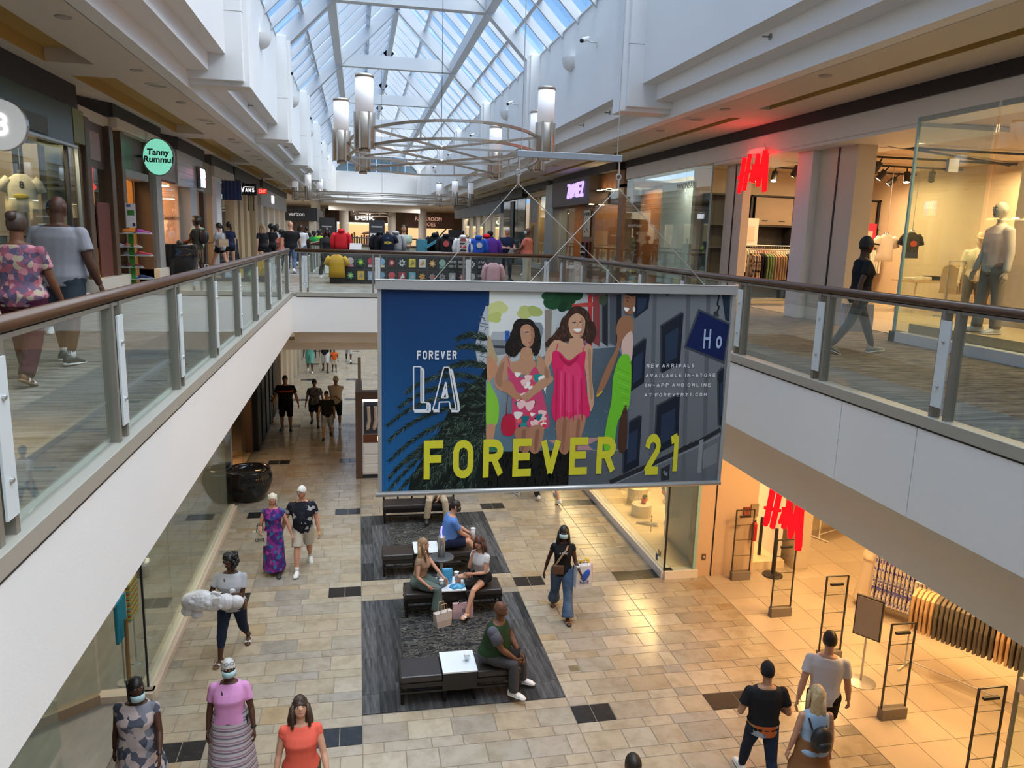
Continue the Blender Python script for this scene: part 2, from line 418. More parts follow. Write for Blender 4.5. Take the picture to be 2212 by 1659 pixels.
# ---------------------------------------------------------------- glazed roof
RW = M('roof_steel_white', (.56, .58, .60), .5)
sk = thing('ceiling_skylight', kind='structure')
EW, EZ = 4.12, 7.18
zg = lambda w: EZ+(EW-w)
ys0, ys1 = -3.2, YE
for side in (-1, 1):
    X = lambda w: CX+side*w
    # knee beams, mid purlins
    MB().box(X(2.28), ys0, 8.32, X(2.56), ys1, 8.78).build('knee_beam', RW, sk)
    for w in (3.3, 1.2):
        MB().obox((X(w), ys0, zg(w)-.12), (X(w), ys1, zg(w)-.12), .09, .16, up=(side*.707, 0, .707)).build('purlin', RW, sk)
    MB().obox((X(4.1), ys0, zg(4.1)-.05), (X(4.1), ys1, zg(4.1)-.05), .12, .16, up=(side*.707, 0, .707)).build('eave_purlin', RW, sk)
MB().box(CX-.11, ys0, zg(0)-.62, CX+.11, ys1, zg(0)-.2).build('ridge_beam', RW, sk)
for y in PIER_Y:
    t = MB()
    for side in (-1, 1):
        X = lambda w: CX+side*w
        t.obox((X(4.55), y, zg(4.55)-.38), (X(-.15), y, zg(-.15)-.38), .36, .42, up=(side*.707, 0, .707))
    t.box(CX-2.7, y-.16, 8.3, CX+2.7, y+.16, 8.8)
    t.build('truss', RW, sk)
rme = MB().obox((EW+.1, 0, zg(EW+.1)-.13), (0, 0, zg(0)-.13), .085, .24, up=(.707, 0, .707)).mesh('rafter', RW)
pane_me = {}
rows = [(4.1, 3.3), (3.3, 2.42), (2.42, 1.2), (1.2, 0.02)]
for side in (-1, 1):
    for bi in range(len(PIER_Y)-1):
        ya, yb = PIER_Y[bi], PIER_Y[bi+1]
        for k in range(6):
            y = ya+(yb-ya)*k/6
            if k:
                o = inst(rme, 'rafter', sk, (CX, y, 0)); o.scale = (side, 1, 1)
        far = bi >= 6
        mb = MB()
        for (wa, wb) in rows:
            for k in range(6):
                y = ya+(yb-ya)*k/6; d = (yb-ya)/6
                if far:
                    mb.quad((CX+side*wa, y, zg(wa)), (CX+side*wa, y+d, zg(wa)), (CX+side*wb, y+d, zg(wb)), (CX+side*wb, y, zg(wb)))
                else:
                    if (wa,) not in pane_me:
                        pane_me[(wa,)] = MB().obox((wa, d/2, zg(wa)), (wb, d/2, zg(wb)), d-.03, .012, up=(.707, 0, .707)).mesh('pane', GLR)
                    o = inst(pane_me[(wa,)], 'pane', sk, (CX, y, 0)); o.scale = (side, 1, 1)
        if far:
            tag(mb.build('pane', GLR, sk), kind='stuff')
# end wall of the hall with its trapezoid window
ew = thing('wall_end', kind='structure')
e = MB()
e.box(CX-4.2, YE, 4.0, CX+4.2, YE+.3, 6.85)
e.prism([(CX-4.3, YE, 6.85), (CX-3.9, YE, 6.85), (CX-2.4, YE, 8.35), (CX-2.4, YE, 9.1)], (0, .3, 0))
e.prism([(CX+4.3, YE, 6.85), (CX+2.4, YE, 9.1), (CX+2.4, YE, 8.35), (CX+3.9, YE, 6.85)], (0, .3, 0))
e.prism([(CX-2.45, YE, 8.3), (CX+2.45, YE, 8.3), (CX+2.45, YE, 9.05), (CX, YE, 11.3), (CX-2.45, YE, 9.05)], (0, .3, 0))
e.build('panel', WALLP, ew)
MB().box(CX-4.8, YE-.5, 4.0, CX+4.8, YE+.5, 4.3).build('lintel', WHITE, ew)
MB().box(CX-4.4, YE-.25, 4.3, CX+4.4, YE+.1, 4.6).build('lintel_step', WHITE, ew)
gw = M('dim_end_glass', (.16, .22, .26), .15)
for k in range(6):
    x0 = CX-3.9+1.3*k+.04; x1 = x0+1.22
    zt = lambda x: min(8.3, 6.85+max(0, 3.9-abs(x-CX)))
    pts = [(x0, YE+.1, 6.87), (x1, YE+.1, 6.87), (x1, YE+.1, max(6.9, zt(x1)-.03)), (x0, YE+.1, max(6.9, zt(x0)-.03))]
    MB().prism(pts, (0, .03, 0)).build('pane', gw, ew)
MB().box(CX-3.1, YE+.06, 7.55, CX+3.1, YE+.16, 7.63).build('mullion', RW, ew)

# ---------------------------------------------------------------- lower floor: stone tiles
def stone(name, island):
    mt = bpy.data.materials.new(name); mt.use_nodes = True; nt = mt.node_tree; L = nt.links.new
    b = nt.nodes['Principled BSDF']; b.inputs['Roughness'].default_value = .16; b.inputs['Specular IOR Level'].default_value = .5
    if island: s = N(nt, 'ShaderNodeNewGeometry').outputs['Random Per Island']
    else: s = N(nt, 'ShaderNodeObjectInfo').outputs['Random']
    cr = N(nt, 'ShaderNodeValToRGB'); e = cr.color_ramp.elements; cr.color_ramp.interpolation = 'LINEAR'
    e[0].position = 0; e[0].color = (.37, .31, .225, 1); e[1].position = 1; e[1].color = (.42, .355, .27, 1)
    for p, c in ((.25, (.42, .355, .26)), (.5, (.345, .295, .23)), (.68, (.43, .38, .295)), (.82, (.28, .255, .215)), (.9, (.38, .285, .17)), (.95, (.31, .285, .25))):
        x = e.new(p); x.color = (*c, 1)
    L(s, cr.inputs['Fac'])
    g = N(nt, 'ShaderNodeNewGeometry'); nz = N(nt, 'ShaderNodeTexNoise'); nz.inputs['Scale'].default_value = 3.5; nz.inputs['Detail'].default_value = 9; nz.inputs['Roughness'].default_value = .65
    ad = N(nt, 'ShaderNodeVectorMath', operation='ADD'); L(g.outputs['Position'], ad.inputs[0]); L(s, ad.inputs[1]); L(ad.outputs[0], nz.inputs['Vector'])
    c2 = N(nt, 'ShaderNodeValToRGB'); c2.color_ramp.elements[0].position = .34; c2.color_ramp.elements[0].color = (.70, .66, .60, 1); c2.color_ramp.elements[1].position = .56; c2.color_ramp.elements[1].color = (1, 1, 1, 1)
    L(nz.outputs['Fac'], c2.inputs['Fac'])
    mm = N(nt, 'ShaderNodeMixRGB', blend_type='MULTIPLY'); mm.inputs[0].default_value = .75; L(cr.outputs['Color'], mm.inputs[1]); L(c2.outputs['Color'], mm.inputs[2]); L(mm.outputs['Color'], b.inputs['Base Color'])
    return mt
ST1 = stone('travertine_tile', False); ST2 = stone('travertine_field', True)
BT = M('black_tile', (.018, .018, .019), .2, noise=(9, (.03, .03, .032)))
GROUT = M('grout', (.22, .19, .15), .9)
fl0 = MB().box(-9.5, -4, LZ-.2, 15, YB3+20, LZ-.006).build('floor_lower', GROUT); tag(fl0, kind='structure')
def tile_shape(mb, x0, y0, x1, y1, z0, z1, g=.004, c=.004):
    x0 += g; y0 += g; x1 -= g; y1 -= g
    v = [(x0,y0,z0),(x1,y0,z0),(x1,y1,z0),(x0,y1,z0),(x0+c,y0+c,z1),(x1-c,y0+c,z1),(x1-c,y1-c,z1),(x0+c,y1-c,z1)]
    mb._a(v, [(4,5,6,7),(0,1,5,4),(1,2,6,5),(2,3,7,6),(3,0,4,7)])
tiles = []; blacks = []
rg = random.Random(5)
yy = 9.21-4.28*1; cyc = 0
BX = [(-2.6, -2.0), (-.6, 0), (2.9, 3.5), (4.95, 5.9)]
RUGS = [(0, 9.84, 2.92, 13.26), (0, 14.12, 2.92, 17.6)]
def inrug(x0, y0, x1, y1):
    return any(x0 >= r[0]-.02 and x1 <= r[2]+.02 and y0 >= r[1]-.02 and y1 <= r[3]+.02 for r in RUGS)
rown = 0
while yy < 52:
    for i in range(14):
        d = .4 if i % 2 == 0 else .2114
        y0, y1 = yy, yy+d
        blk = (i == 0)
        def fill(x0, x1, ls):
            x = x0
            first = True
            while x < x1-.01:
                l = rg.choice(ls)
                if first and rown % 2: l *= .5
                first = False
                if x1-(x+l) < .2: l = x1-x
                tiles.append((x, y0, x+l, y1)); x += l
        segs = [(-2.95, -2.6), (-2.6, -2.0), (-2.0, -.6), (-.6, 0), (0, 2.92), (2.92, 3.5), (3.5, 4.95), (4.95, 5.9), (5.9, 6.75)]
        if blk:
            for (a, b) in segs:
                if any(abs(a-u) < .05 and abs(b-v) < .05 for u, v in BX):
                    n = 2 if b-a > .55 else 1
                    for q in range(n): blacks.append((a+(b-a)*q/n, y0, a+(b-a)*(q+1)/n, y1))
                else: fill(a, b, (.6, .45, .6))
        else:
            fill(-2.95, -2.0, (.475,))
            fill(-2.0, 0, (.62, .42, .55))
            # middle field, cut by the rugs
            cut = [r for r in RUGS if y0 < r[3]-.02 and y1 > r[1]+.02]
            if not cut: fill(0, 2.92, (.62, .42, .55))
            elif y0 < cut[0][1]-.03: tiles_y = y1; y1 = cut[0][1]; fill(0, 2.92, (.62, .42, .55)); y1 = tiles_y
            elif y1 > cut[0][3]+.03: ty = y0; y0 = cut[0][3]; fill(0, 2.92, (.62, .42, .55)); y0 = ty
            fill(2.92, 4.95, (.62, .42, .55))
            fill(4.95, 6.75, (.6,))
        rown += 1; yy = y1 if y1 > yy else yy+d
        yy = round(y0+d if y0 <= yy else yy, 4)
    yy = 9.21-4.28+4.28*(cyc+1); cyc += 1
def vis(t):
    c = ((t[0]+t[2])/2, (t[1]+t[3])/2, LZ); u, v, z = proj(c)
    if not (-10 < u < 2222 and -10 < v < 1670): return None
    # hidden behind the left fascia?
    k = (XL)/(c[0]) if c[0] < XL else 0
    if k:
        zc = 1.5+(LZ-1.5)*k
        if zc > FB: return None
    k = (XR)/(c[0]) if c[0] > XR else 0
    if k and 1.5+(LZ-1.5)*k > -2.0: return None
    return z
sc_t = sorted([(vis(t), t) for t in tiles if vis(t) is not None])
near = set(t for _, t in sc_t[:300])
tcache = {}
for t in near:
    w, d = round(t[2]-t[0], 3), round(t[3]-t[1], 3)
    if (w, d) not in tcache:
        mb = MB(); tile_shape(mb, 0, 0, w, d, -.008, 0); tcache[(w, d)] = mb.mesh('tile', ST1)
    inst(tcache[(w, d)], 'tile', fl0, (t[0], t[1], LZ))
mb = MB()
for t in tiles:
    if t not in near: tile_shape(mb, *t, LZ-.008, LZ)
o = mb.build('tile_field', ST2, fl0); tag(o, kind='stuff')
bc = {}
for t in blacks:
    w, d = round(t[2]-t[0], 3), round(t[3]-t[1], 3)
    if (w, d) not in bc:
        mb = MB(); tile_shape(mb, 0, 0, w, d, -.008, .0); bc[(w, d)] = mb.mesh('black_tile', BT)
    inst(bc[(w, d)], 'black_tile', fl0, (t[0], t[1], LZ))
# floor drain cover
dr = MB().box(-.075, -.075, 0, .075, .075, .006).box(-.06, -.006, .006, .06, .006, .009).build('drain_cover', M('brass_drain', (.30, .25, .15), .4, metal=.7), None, (3.25, 10.56, LZ))
tag(dr, 'small square brass drain cover in the stone floor', 'drain')
# ================================================================ railings
bolt_me = MB().tube([(0,0,0), (0,0,.012), (0,0,.016)], [.014, .014, .009], 10).mesh('bolt', STEEL)
bolt_me.polygons.foreach_set('use_smooth', [False]*len(bolt_me.polygons))
def railing(label, p0, p1, inward, posts, deco=False, detail=True, last=True):
    """run from p0 to p1 (x,y); inward = unit vector from walkway towards the opening; posts = distances along"""
    p0 = Vector((*p0, 0)); p1 = Vector((*p1, 0)); d = (p1-p0); Ln = d.length; d.normalize(); nrm = Vector((*inward, 0))
    rt = thing('railing', label, 'railing', p0)
    Q = lambda a, b, z: d*a+nrm*b+Vector((0, 0, z))          # a along, b outwards (0 = fascia face)
    def bar(mb, a0, a1, b0, b1, z0, z1):
        P = [Q(a, b, z) for z in (z0, z1) for a, b in ((a0, b0), (a1, b0), (a1, b1), (a0, b1))]
        fs = [(3,2,1,0),(4,5,6,7),(0,1,5,4),(1,2,6,5),(2,3,7,6),(3,0,4,7)]
        if d.cross(nrm).z < 0: fs = [tuple(reversed(f)) for f in fs]
        return mb._a(P, fs)
    bar(MB(), 0, Ln, -.15, .012, -.055, .05).build('kerb_rail', KERB, rt, bevel=.004 if detail else 0)
    bar(MB(), 0, Ln, -.12, .004, -.072, -.055).build('shadow_gap', BLACK, rt)
    MB().tube([Q(-.02, -.07, 1.03), Q(Ln+.02, -.07, 1.03)], [(.048, .042)]*2, 16).build('handrail', WOODR, rt, smooth=True)
    bar(MB(), 0, Ln, -.10, -.04, .965, .99).build('handrail_bracket', POSTM, rt)
    ps = sorted(posts); ends = [0]+ps+[Ln]
    for a, b in zip(ends[:-1], ends[1:]):
        if b-a < .3: continue
        bar(MB(), a+.05, b-.05, -.076, -.064, .07, .955).build('glass_panel', GL, rt)
    for a in ps:
        bar(MB(), a-.105, a-.06, -.11, -.03, .05, .99).build('post', POSTM, rt)
        bar(MB(), a+.06, a+.105, -.11, -.03, .05, .99).build('post', POSTM, rt)
        pl = bar(MB(), a-.04, a+.085, -.03, -.018, .15, .90).build('bracket_plate', FROST, rt)
        if detail:
            for z in (.33, .72):
                b_ = inst(bolt_me, 'bolt', pl, Q(a+.022, -.018, z)); b_.rotation_euler = nrm.to_track_quat('Z', 'Y').to_euler()
        if deco:
            mm = M('etched_frost', (.33, .38, .40), .5)
            e = MB()
            for z in (.24, .80):
                n = 14
                for r0, r1 in ((.045, .037),):
                    for k in range(n):
                        t0, t1 = 2*PI*k/n, 2*PI*(k+1)/n
                        e._a([Q(a+.022+math.cos(t0)*r0, -.0165, z+math.sin(t0)*r0), Q(a+.022+math.cos(t1)*r0, -.0165, z+math.sin(t1)*r0),
                              Q(a+.022+math.cos(t1)*r1, -.0165, z+math.sin(t1)*r1), Q(a+.022+math.cos(t0)*r1, -.0165, z+math.sin(t0)*r1)], [(0,1,2,3)])
            bar(e, a+.018, a+.026, -.018, -.016, .30, .70)
            e.build('etched_motif', mm, pl)
    return rt
yl = [3.75, 5.56, 7.37, 9.2, 11.03, 12.87, 14.7, 16.75, 18.55]
railing('long glass railing with dark wooden handrail along the left gallery', (XL, .5), (XL, YB), (1, 0), [y-.5 for y in yl])
yr = [3.85, 5.68, 7.52, 9.35, 11.25, 13.1, 14.95, 16.8, 18.6]
railing('long glass railing with dark wooden handrail in front of the lit clothes shop', (XR, .5), (XR, YB), (-1, 0), [y-.5 for y in yr])
railing('straight glass railing across the bridge behind the hanging banner', (XL+.1, YB), (XR-.1, YB), (0, -1), [x-XL-.1 for x in (-1.28, .42, 2.62, 4.6)], deco=True)
railing('glass railing closing the far side of the bridge behind the kiosk', (XR, YB2), (XL, YB2), (0, 1), [.3, 2.4, 4.4, 6.15], detail=False)
railing('far glass railing along the left edge of the second opening', (XL, YB2), (XL, YB3), (1, 0), [.35+1.83*k for k in range(18)], detail=False)
railing('far glass railing along the right edge of the second opening', (XR, YB2), (XR, YB3), (-1, 0), [.35+1.83*k for k in range(18)], detail=False)
railing('farthest glass railing closing the end of the second opening', (XL, YB3), (XR, YB3), (0, -1), [.4, 2.4, 4.4, 6.1], detail=False)

# ================================================================ chandeliers
SHADE = M('white_lamp_shade', (.86, .86, .90), .35, emit=.12, ecol=(.95, .95, 1))
def chandelier(label, loc, a, b, spots, zr=(3.34, 3.05), n=48, rz=0):
    t = thing('chandelier', label, 'chandelier', loc, rz, 'ring chandeliers hanging under the glass roof')
    for i, z in enumerate(zr):
        pts = [(a*math.cos(2*PI*k/n), b*math.sin(2*PI*k/n), z) for k in range(n)]
        m_ = MB(); rings = []
        for k in range(n):
            p = Vector(pts[k]); nn = Vector((math.cos(2*PI*k/n)/a, math.sin(2*PI*k/n)/b, 0)).normalized()
            rings.append([p+nn*.025*u+Vector((0,0,1))*.022*v for u, v in ((-1,-1),(1,-1),(1,1),(-1,1))])
        rings.append(rings[0]); m_.loft(rings, caps=False)
        m_.build('ring', CHAMP, t)
        MB().lathe([(.06, -.04), (.07, -.02), (.07, .04), (.03, .05)], (0, 0, z), 12).build('hub', CHAMP, t, smooth=True)
        for (x, y) in spots:
            q = Vector((x, y, 0)); ln = q.length; s = (1/math.sqrt((x/a)**2+(y/b)**2))
            MB().obox((0, 0, z), (x*s, y*s, z), .04, .04).build('spoke', CHAMP, t)
    for k in range(8):
        g = PI/8+2*PI*k/8
        MB().obox((a*math.cos(g), b*math.sin(g), zr[1]), (a*math.cos(g), b*math.sin(g), zr[0]), .03, .03).build('strut', CHAMP, t)
    for (x, y) in spots:
        l = MB().lathe([(.155, 0), (.168, .01), (.168, .60), (.16, .61)], (x, y, 2.97), 20).build('lamp', CHAMP, t, smooth=True)
        for g in range(6):
            c_, s_ = math.cos(g*PI/3), math.sin(g*PI/3)
            MB().box(-.018, -.018, 0, .018, .018, .64).build('fin', CHAMP, l, (x+c_*.172, y+s_*.172, 2.95))
        MB().lathe([(.09, -.055), (.10, -.05), (.10, 0), (.09, .0)], (x, y, 2.965), 16).build('end_cap', CHAMP, l, smooth=True)
        MB().lathe([(.158, 0), (.158, .60)], (x, y, 3.58), 20).build('shade', SHADE, l, smooth=True)
        MB().lathe([(.165, 0), (.165, .05), (.15, .055)], (x, y, 4.17), 20).build('top_band', CHAMP, l, smooth=True)
        s = 1/math.sqrt((x/a)**2+(y/b)**2); v = Vector((x, y, 0)).normalized()
        for z in zr:
            MB().obox((x*s, y*s, z), (x-v.x*.15, y-v.y*.15, z), .07, .06).build('bracket', CHAMP, l)
    MB().cyl((0, 0, zr[0]), (0, 0, 10.9), .006, 6).build('cable', CHAR, t)
    return t
A6 = [(-1.66, -2.75), (1.66, -2.75), (-2.12, 0), (2.12, 0), (-1.66, 2.75), (1.66, 2.75)]
chandelier('large champagne ring chandelier with six white tube lamps nearest above the banner', (1.78, 17.4, 0), 1.95, 4.2, A6)
chandelier('middle distant ring chandelier with white tube lamps above the far walkway', (1.25, 43, .1), 4.6, 2.0, [(-4.5, 0.3), (-3.75, -1.3), (4.75, -.2), (3.75, -1.35), (3.2, 1.55), (-3.3, 1.5)])
chandelier('small farthest ring chandelier seen above the department store sign', (1.5, 84, .1), 1.95, 2.6, [(-1.66, -1.75), (1.66, -1.75), (-2.12, 0), (2.12, 0)])

# ================================================================ wall sconces, cameras, sprinklers, ceiling discs
SCON = M('sconce_white', (.78, .78, .76), .5)
def sconce_mesh():
    m_ = MB(); rings = []
    for j in range(7):
        t = (PI/2)*j/6; r = math.cos(t); z = -.34*math.sin(t)
        rings.append([(.27*max(r, .02)*math.sin(PI*k/10), .30*max(r, .02)*math.cos(PI*k/10), z) for k in range(11)])
    m_.loft(rings, caps=False, closed=False)
    m_.poly([(.27*math.sin(PI*k/10), .30*math.cos(PI*k/10), 0) for k in range(11)])
    m_.box(-.01, -.30, -.3, .0, .30, .02)
    return m_.mesh('bowl', SCON)
sme = sconce_mesh(); sme.polygons.foreach_set('use_smooth', [True]*len(sme.polygons))
CAMW = M('camera_white', (.75, .75, .74), .4)
ORD = ['nearest', 'second', 'third', 'fourth', 'fifth', 'sixth']
for side, nm in ((-1, 'left'), (1, 'right')):
    for k in range(-1, 5):
        y = 21.4+9.5*k
        o = inst(sme, 'wall_sconce', None, (CX+side*4.025, y, 6.25)); 
        if side > 0: o.rotation_euler = (0, 0, PI)
        tag(o, ('white half-bowl uplight high on the %s wall, %s one from the camera' % (nm, ORD[k+1])), 'sconce', 'half-bowl uplights')
        if k < 4:
            c = thing('security_camera', 'white security camera bracketed high on the %s wall, %s from the front' % (nm, ORD[k+1]), 'camera', (CX+side*4.03, y+(4.2 if side < 0 else 7.2), 6.15), 0, 'bullet security cameras')
            s = -side
            MB().box(0, -.05, -.1, s*.02, .05, .1).build('base', CAMW, c)
            MB().tube([(0,0,0), (s*.16, 0, .0), (s*.28, 0, .06)], .02, 8).build('arm', CAMW, c, smooth=True)
            MB().tube([(s*.2, .1, .10), (s*.42, -.14, -.02)], .055, 10).build('body', CAMW, c, smooth=True)
            MB().tube([(s*.40, -.12, -.01), (s*.44, -.16, -.03)], .048, 10).build('lens', BLACK, c, smooth=True)
spk = MB(); spk.tube([(0,0,0), (.015,0,0)], .05, 10); spk.tube([(.01,0,0), (.13,0,-.005)], .014, 8); spk.box(.12, -.03, -.006, .125, .03, .006)
spk_me = spk.mesh('sprinkler', M('chrome_dark', (.30, .29, .27), .3, metal=.8))
disc = MB().lathe([(.10, 0), (.10, -.012), (.085, -.018)], (0,0,0), 16).mesh('ceiling_disc', M('disc_grey', (.40, .37, .33), .5))
dl_rim = MB().lathe([(.21, 0), (.21, -.012), (.17, -.02), (.16, .0)], (0,0,0), 20).mesh('trim_ring', M('dl_trim', (.65, .62, .57), .5))
dl_in = MB().lathe([(.165, -.004), (.16, -.008)], (0,0,0), 20).mesh('diffuser', glow('warm_downlight', (1, .72, .42), 2.2))
dl_off = MB().lathe([(.165, -.004), (.16, -.008)], (0,0,0), 20).mesh('diffuser', M('dl_off', (.30, .26, .21), .4))
for side, nm in ((-1, 'left'), (1, 'right')):
    for k in range(14):
        y = 11.1+3.28*k
        if k % 2 == 0 or k % 3 == 0:
            o = inst(spk_me, 'sprinkler', None, (CX+side*4.33, y+.1+(1 if k % 3 else 0), 4.5)); o.rotation_euler = (0, 0, 0 if side < 0 else PI)
            tag(o, 'small sidewall sprinkler on the stepped %s cove' % nm, 'sprinkler', 'sidewall sprinklers on the %s cove' % nm)
        o = inst(disc, 'ceiling_disc', None, (CX+side*5.22, y, 4.0)); tag(o, 'flat round cover on the %s walkway ceiling' % nm, 'cover', 'round covers on the %s ceiling' % nm)
    for k in range(9):
        y = 15.1+(4.6 if side < 0 else 7)*k
        t = thing('downlight', 'recessed round downlight in the %s walkway soffit' % nm, 'light', (CX+side*5.22, y+.6, 4.0), 0, 'recessed downlights of the %s soffit' % nm)
        inst(dl_rim, 'trim_ring', t); inst(dl_off, 'diffuser', t)
        if side < 0 and k < 7:
            t = thing('downlight', 'glowing round downlight inside the gold ceiling recess', 'light', (CX-6.0, 12.1+4.7*k, 4.32), 0, 'downlights inside the gold recess')
            inst(dl_rim, 'trim_ring', t); inst(dl_in, 'diffuser', t)

# ================================================================ hanging banner
BYP = 7.0
def bp(zx, zy):
    """point of the print, traced on the flat banner -> banner coordinates"""
    x, y = 800+zx/2.765, 590+zy/2.765
    d = _r2*((x-1106)/1665)-_u2*((y-829.5)/1665)+_f
    k = BYP/d.y
    return (d.x*k, 1.5+d.z*k)
bn = thing('banner', 'large hanging fashion banner with FOREVER 21 in yellow and women in bright dresses', 'banner', (1.88, BYP, -.9))
bx0, bx1 = .19, 3.58; bz0, bz1 = -.905, 1.0
O_ = Vector((1.88, BYP, -.9))
fab = MB().box(bx0-O_.x, .004, bz0-O_.z, bx1-O_.x, .010, bz1-O_.z).build('fabric', M('banner_back', (.5, .5, .5), .7), bn)
RAIL = M('banner_rail', (.46, .45, .43), .42, metal=.5)
MB().box(bx0-.05-O_.x, -.03, 1.0-O_.z, bx1+.04-O_.x, .035, 1.085-O_.z).box(bx0-.05-O_.x, -.034, 1.08-O_.z, bx1+.04-O_.x, .04, 1.09-O_.z).build('top_rail', RAIL, bn, bevel=.004)
MB().tube([(bx0-.05-O_.x, 0, bz0-.01-O_.z), (bx1+.03-O_.x, 0, bz0-.01-O_.z)], .026, 12).build('bottom_rail', M('banner_tube', (.6, .6, .6), .3, metal=.6), bn, smooth=True)
for x in (bx0-.012, bx1+.012):
    MB().box(x-.018-O_.x, -.012, bz0-O_.z, x+.018-O_.x, .014, 1.0-O_.z).build('side_rail', RAIL, bn)
PR = bpy.data.materials.new('banner_print'); PR.use_nodes = True
_b = PR.node_tree.nodes['Principled BSDF']; _b.inputs['Roughness'].default_value = .55; _b.inputs['Specular IOR Level'].default_value = .3
_at = N(PR.node_tree, 'ShaderNodeVertexColor'); _at.layer_name = 'Col'; PR.node_tree.links.new(_at.outputs['Color'], _b.inputs['Base Color'])
class Print:
    def __init__(s): s.v = []; s.f = []; s.c = []; s.l = 0
    def poly(s, pts, col, lift=True, raw=False):
        cols = col if isinstance(col, list) else [col]*len(pts)
        cols = [hexc(c) if isinstance(c, str) else c for c in cols]
        if lift: s.l += 1
        o = len(s.v)
        for (p, c) in zip(pts, cols):
            x, z = p if raw else bp(*p)
            x = min(max(x, bx0), bx1); z = min(max(z, bz0), bz1)
            s.v.append((x-O_.x, .003-.000012*s.l, z-O_.z)); s.c.append(c)
        s.f.append(tuple(range(o, o+len(pts))))
    def smooth(s, pts, col, n=5):
        P = pts; k = len(P); out = []
        for i in range(k):
            p0, p1, p2, p3 = P[i-1], P[i], P[(i+1) % k], P[(i+2) % k]
            for j in range(n):
                t = j/n
                out.append(tuple(.5*((2*p1[q])+(-p0[q]+p2[q])*t+(2*p0[q]-5*p1[q]+4*p2[q]-p3[q])*t*t+(-p0[q]+3*p1[q]-3*p2[q]+p3[q])*t**3) for q in (0, 1)))
        s.poly(out, col)
    def stroke(s, pts, w, col):
        for (a, b) in zip(pts[:-1], pts[1:]):
            d = Vector((b[0]-a[0], b[1]-a[1])); 
            if d.length < .01: continue
            n_ = Vector((-d.y, d.x)).normalized()*w/2
            s.poly([(a[0]-n_.x, a[1]-n_.y), (b[0]-n_.x, b[1]-n_.y), (b[0]+n_.x, b[1]+n_.y), (a[0]+n_.x, a[1]+n_.y)], col, lift=False)
        s.l += 1
    def curls(s, pts, cols, n=120, ln=26, w=3.5, rim=10):
        xs_ = [p[0] for p in pts]; ys_ = [p[1] for p in pts]; k_ = 0; t_ = 0
        def ins(x, y):
            c = False
            for a, b in zip(pts, pts[1:]+pts[:1]):
                if (a[1] > y) != (b[1] > y) and x < (b[0]-a[0])*(y-a[1])/(b[1]-a[1])+a[0]: c = not c
            return c
        while k_ < n and t_ < n*8:
            t_ += 1; x = pr.uniform(min(xs_)-rim, max(xs_)+rim); y = pr.uniform(min(ys_), max(ys_)+rim)
            if not (ins(x, y) or (pr.random() < .35 and (ins(x-rim, y) or ins(x+rim, y)))): continue
            k_ += 1; ph_ = pr.random()*6; q = [(x+6*math.sin(ph_+i*1.3), y+ln*i/4) for i in range(5)]
            c = hexc(pr.choice(cols)); s.l += .15
            for a, b in zip(q[:-1], q[1:]): s.poly([(a[0]-w/2, a[1]), (a[0]+w/2, a[1]), (b[0]+w/2, b[1]), (b[0]-w/2, b[1])], c, lift=False)
    def ell(s, c, rx, ry, col, n=20, rot=0):
        s.poly([(c[0]+rx*math.cos(2*PI*k/n)*math.cos(rot)-ry*math.sin(2*PI*k/n)*math.sin(rot), c[1]+rx*math.cos(2*PI*k/n)*math.sin(rot)+ry*math.sin(2*PI*k/n)*math.cos(rot)) for k in range(n)], col)
P_ = Print()
pr = random.Random(3)
P_.poly([(50, 70), (712, 90), (712, 1330), (50, 1330)], ['#0a2f5c', '#0b3566', '#17517f', '#1d5f94'])
# white tower behind the palm
P_.poly([(655, 300), (690, 195), (712, 200), (712, 600), (640, 540), (625, 440)], '#aeb4b8')
for k in range(16): P_.stroke([(640+pr.random()*60, 260+k*18), (655+pr.random()*55, 268+k*18+pr.random()*10)], 5, '#5a646c')
# palm fronds
def frond(c, ang, ln, curl, col, w=58):
    x, y = c; a = ang; pts = [(x, y)]
    for i in range(14):
        x += math.cos(a)*ln/14; y += math.sin(a)*ln/14; a += curl/14; pts.append((x, y))
    base_l = P_.l+1; cnt = 0
    for i, (px, py) in enumerate(pts[:-1]):
        dx, dy = pts[i+1][0]-px, pts[i+1][1]-py; al = math.atan2(dy, dx)
        for q in range(9):
            f_ = q/9; bx_, by_ = px+dx*f_, py+dy*f_
            for sg in (-1, 1):
                l_ = w*(1-.5*(i/14))*(.55+.6*pr.random()); b_ = al+sg*(.42+.25*pr.random())
                e = (bx_+math.cos(b_)*l_, by_+math.sin(b_)*l_+6)
                nx, ny = -math.sin(b_)*2.6, math.cos(b_)*2.6
                if max(bx_, e[0]) > 706 and by_ < 1062: continue
                P_.l = base_l+(cnt % 12)*.25; cnt += 1
                P_.poly([(bx_-nx, by_-ny), (bx_+nx, by_+ny), e], pr.choice(col), lift=False)
    P_.l = base_l+3
PAL = ['#0c1512', '#101c16', '#18271d', '#26382c', '#0a100e', '#3a4c3f', '#0d1814', '#1b2b20', '#56675a']
P_.smooth([(708, 560), (640, 640), (560, 700), (480, 800), (420, 930), (330, 1080), (260, 1200), (240, 1330), (470, 1345), (712, 1345), (712, 900)], '#0d1613')
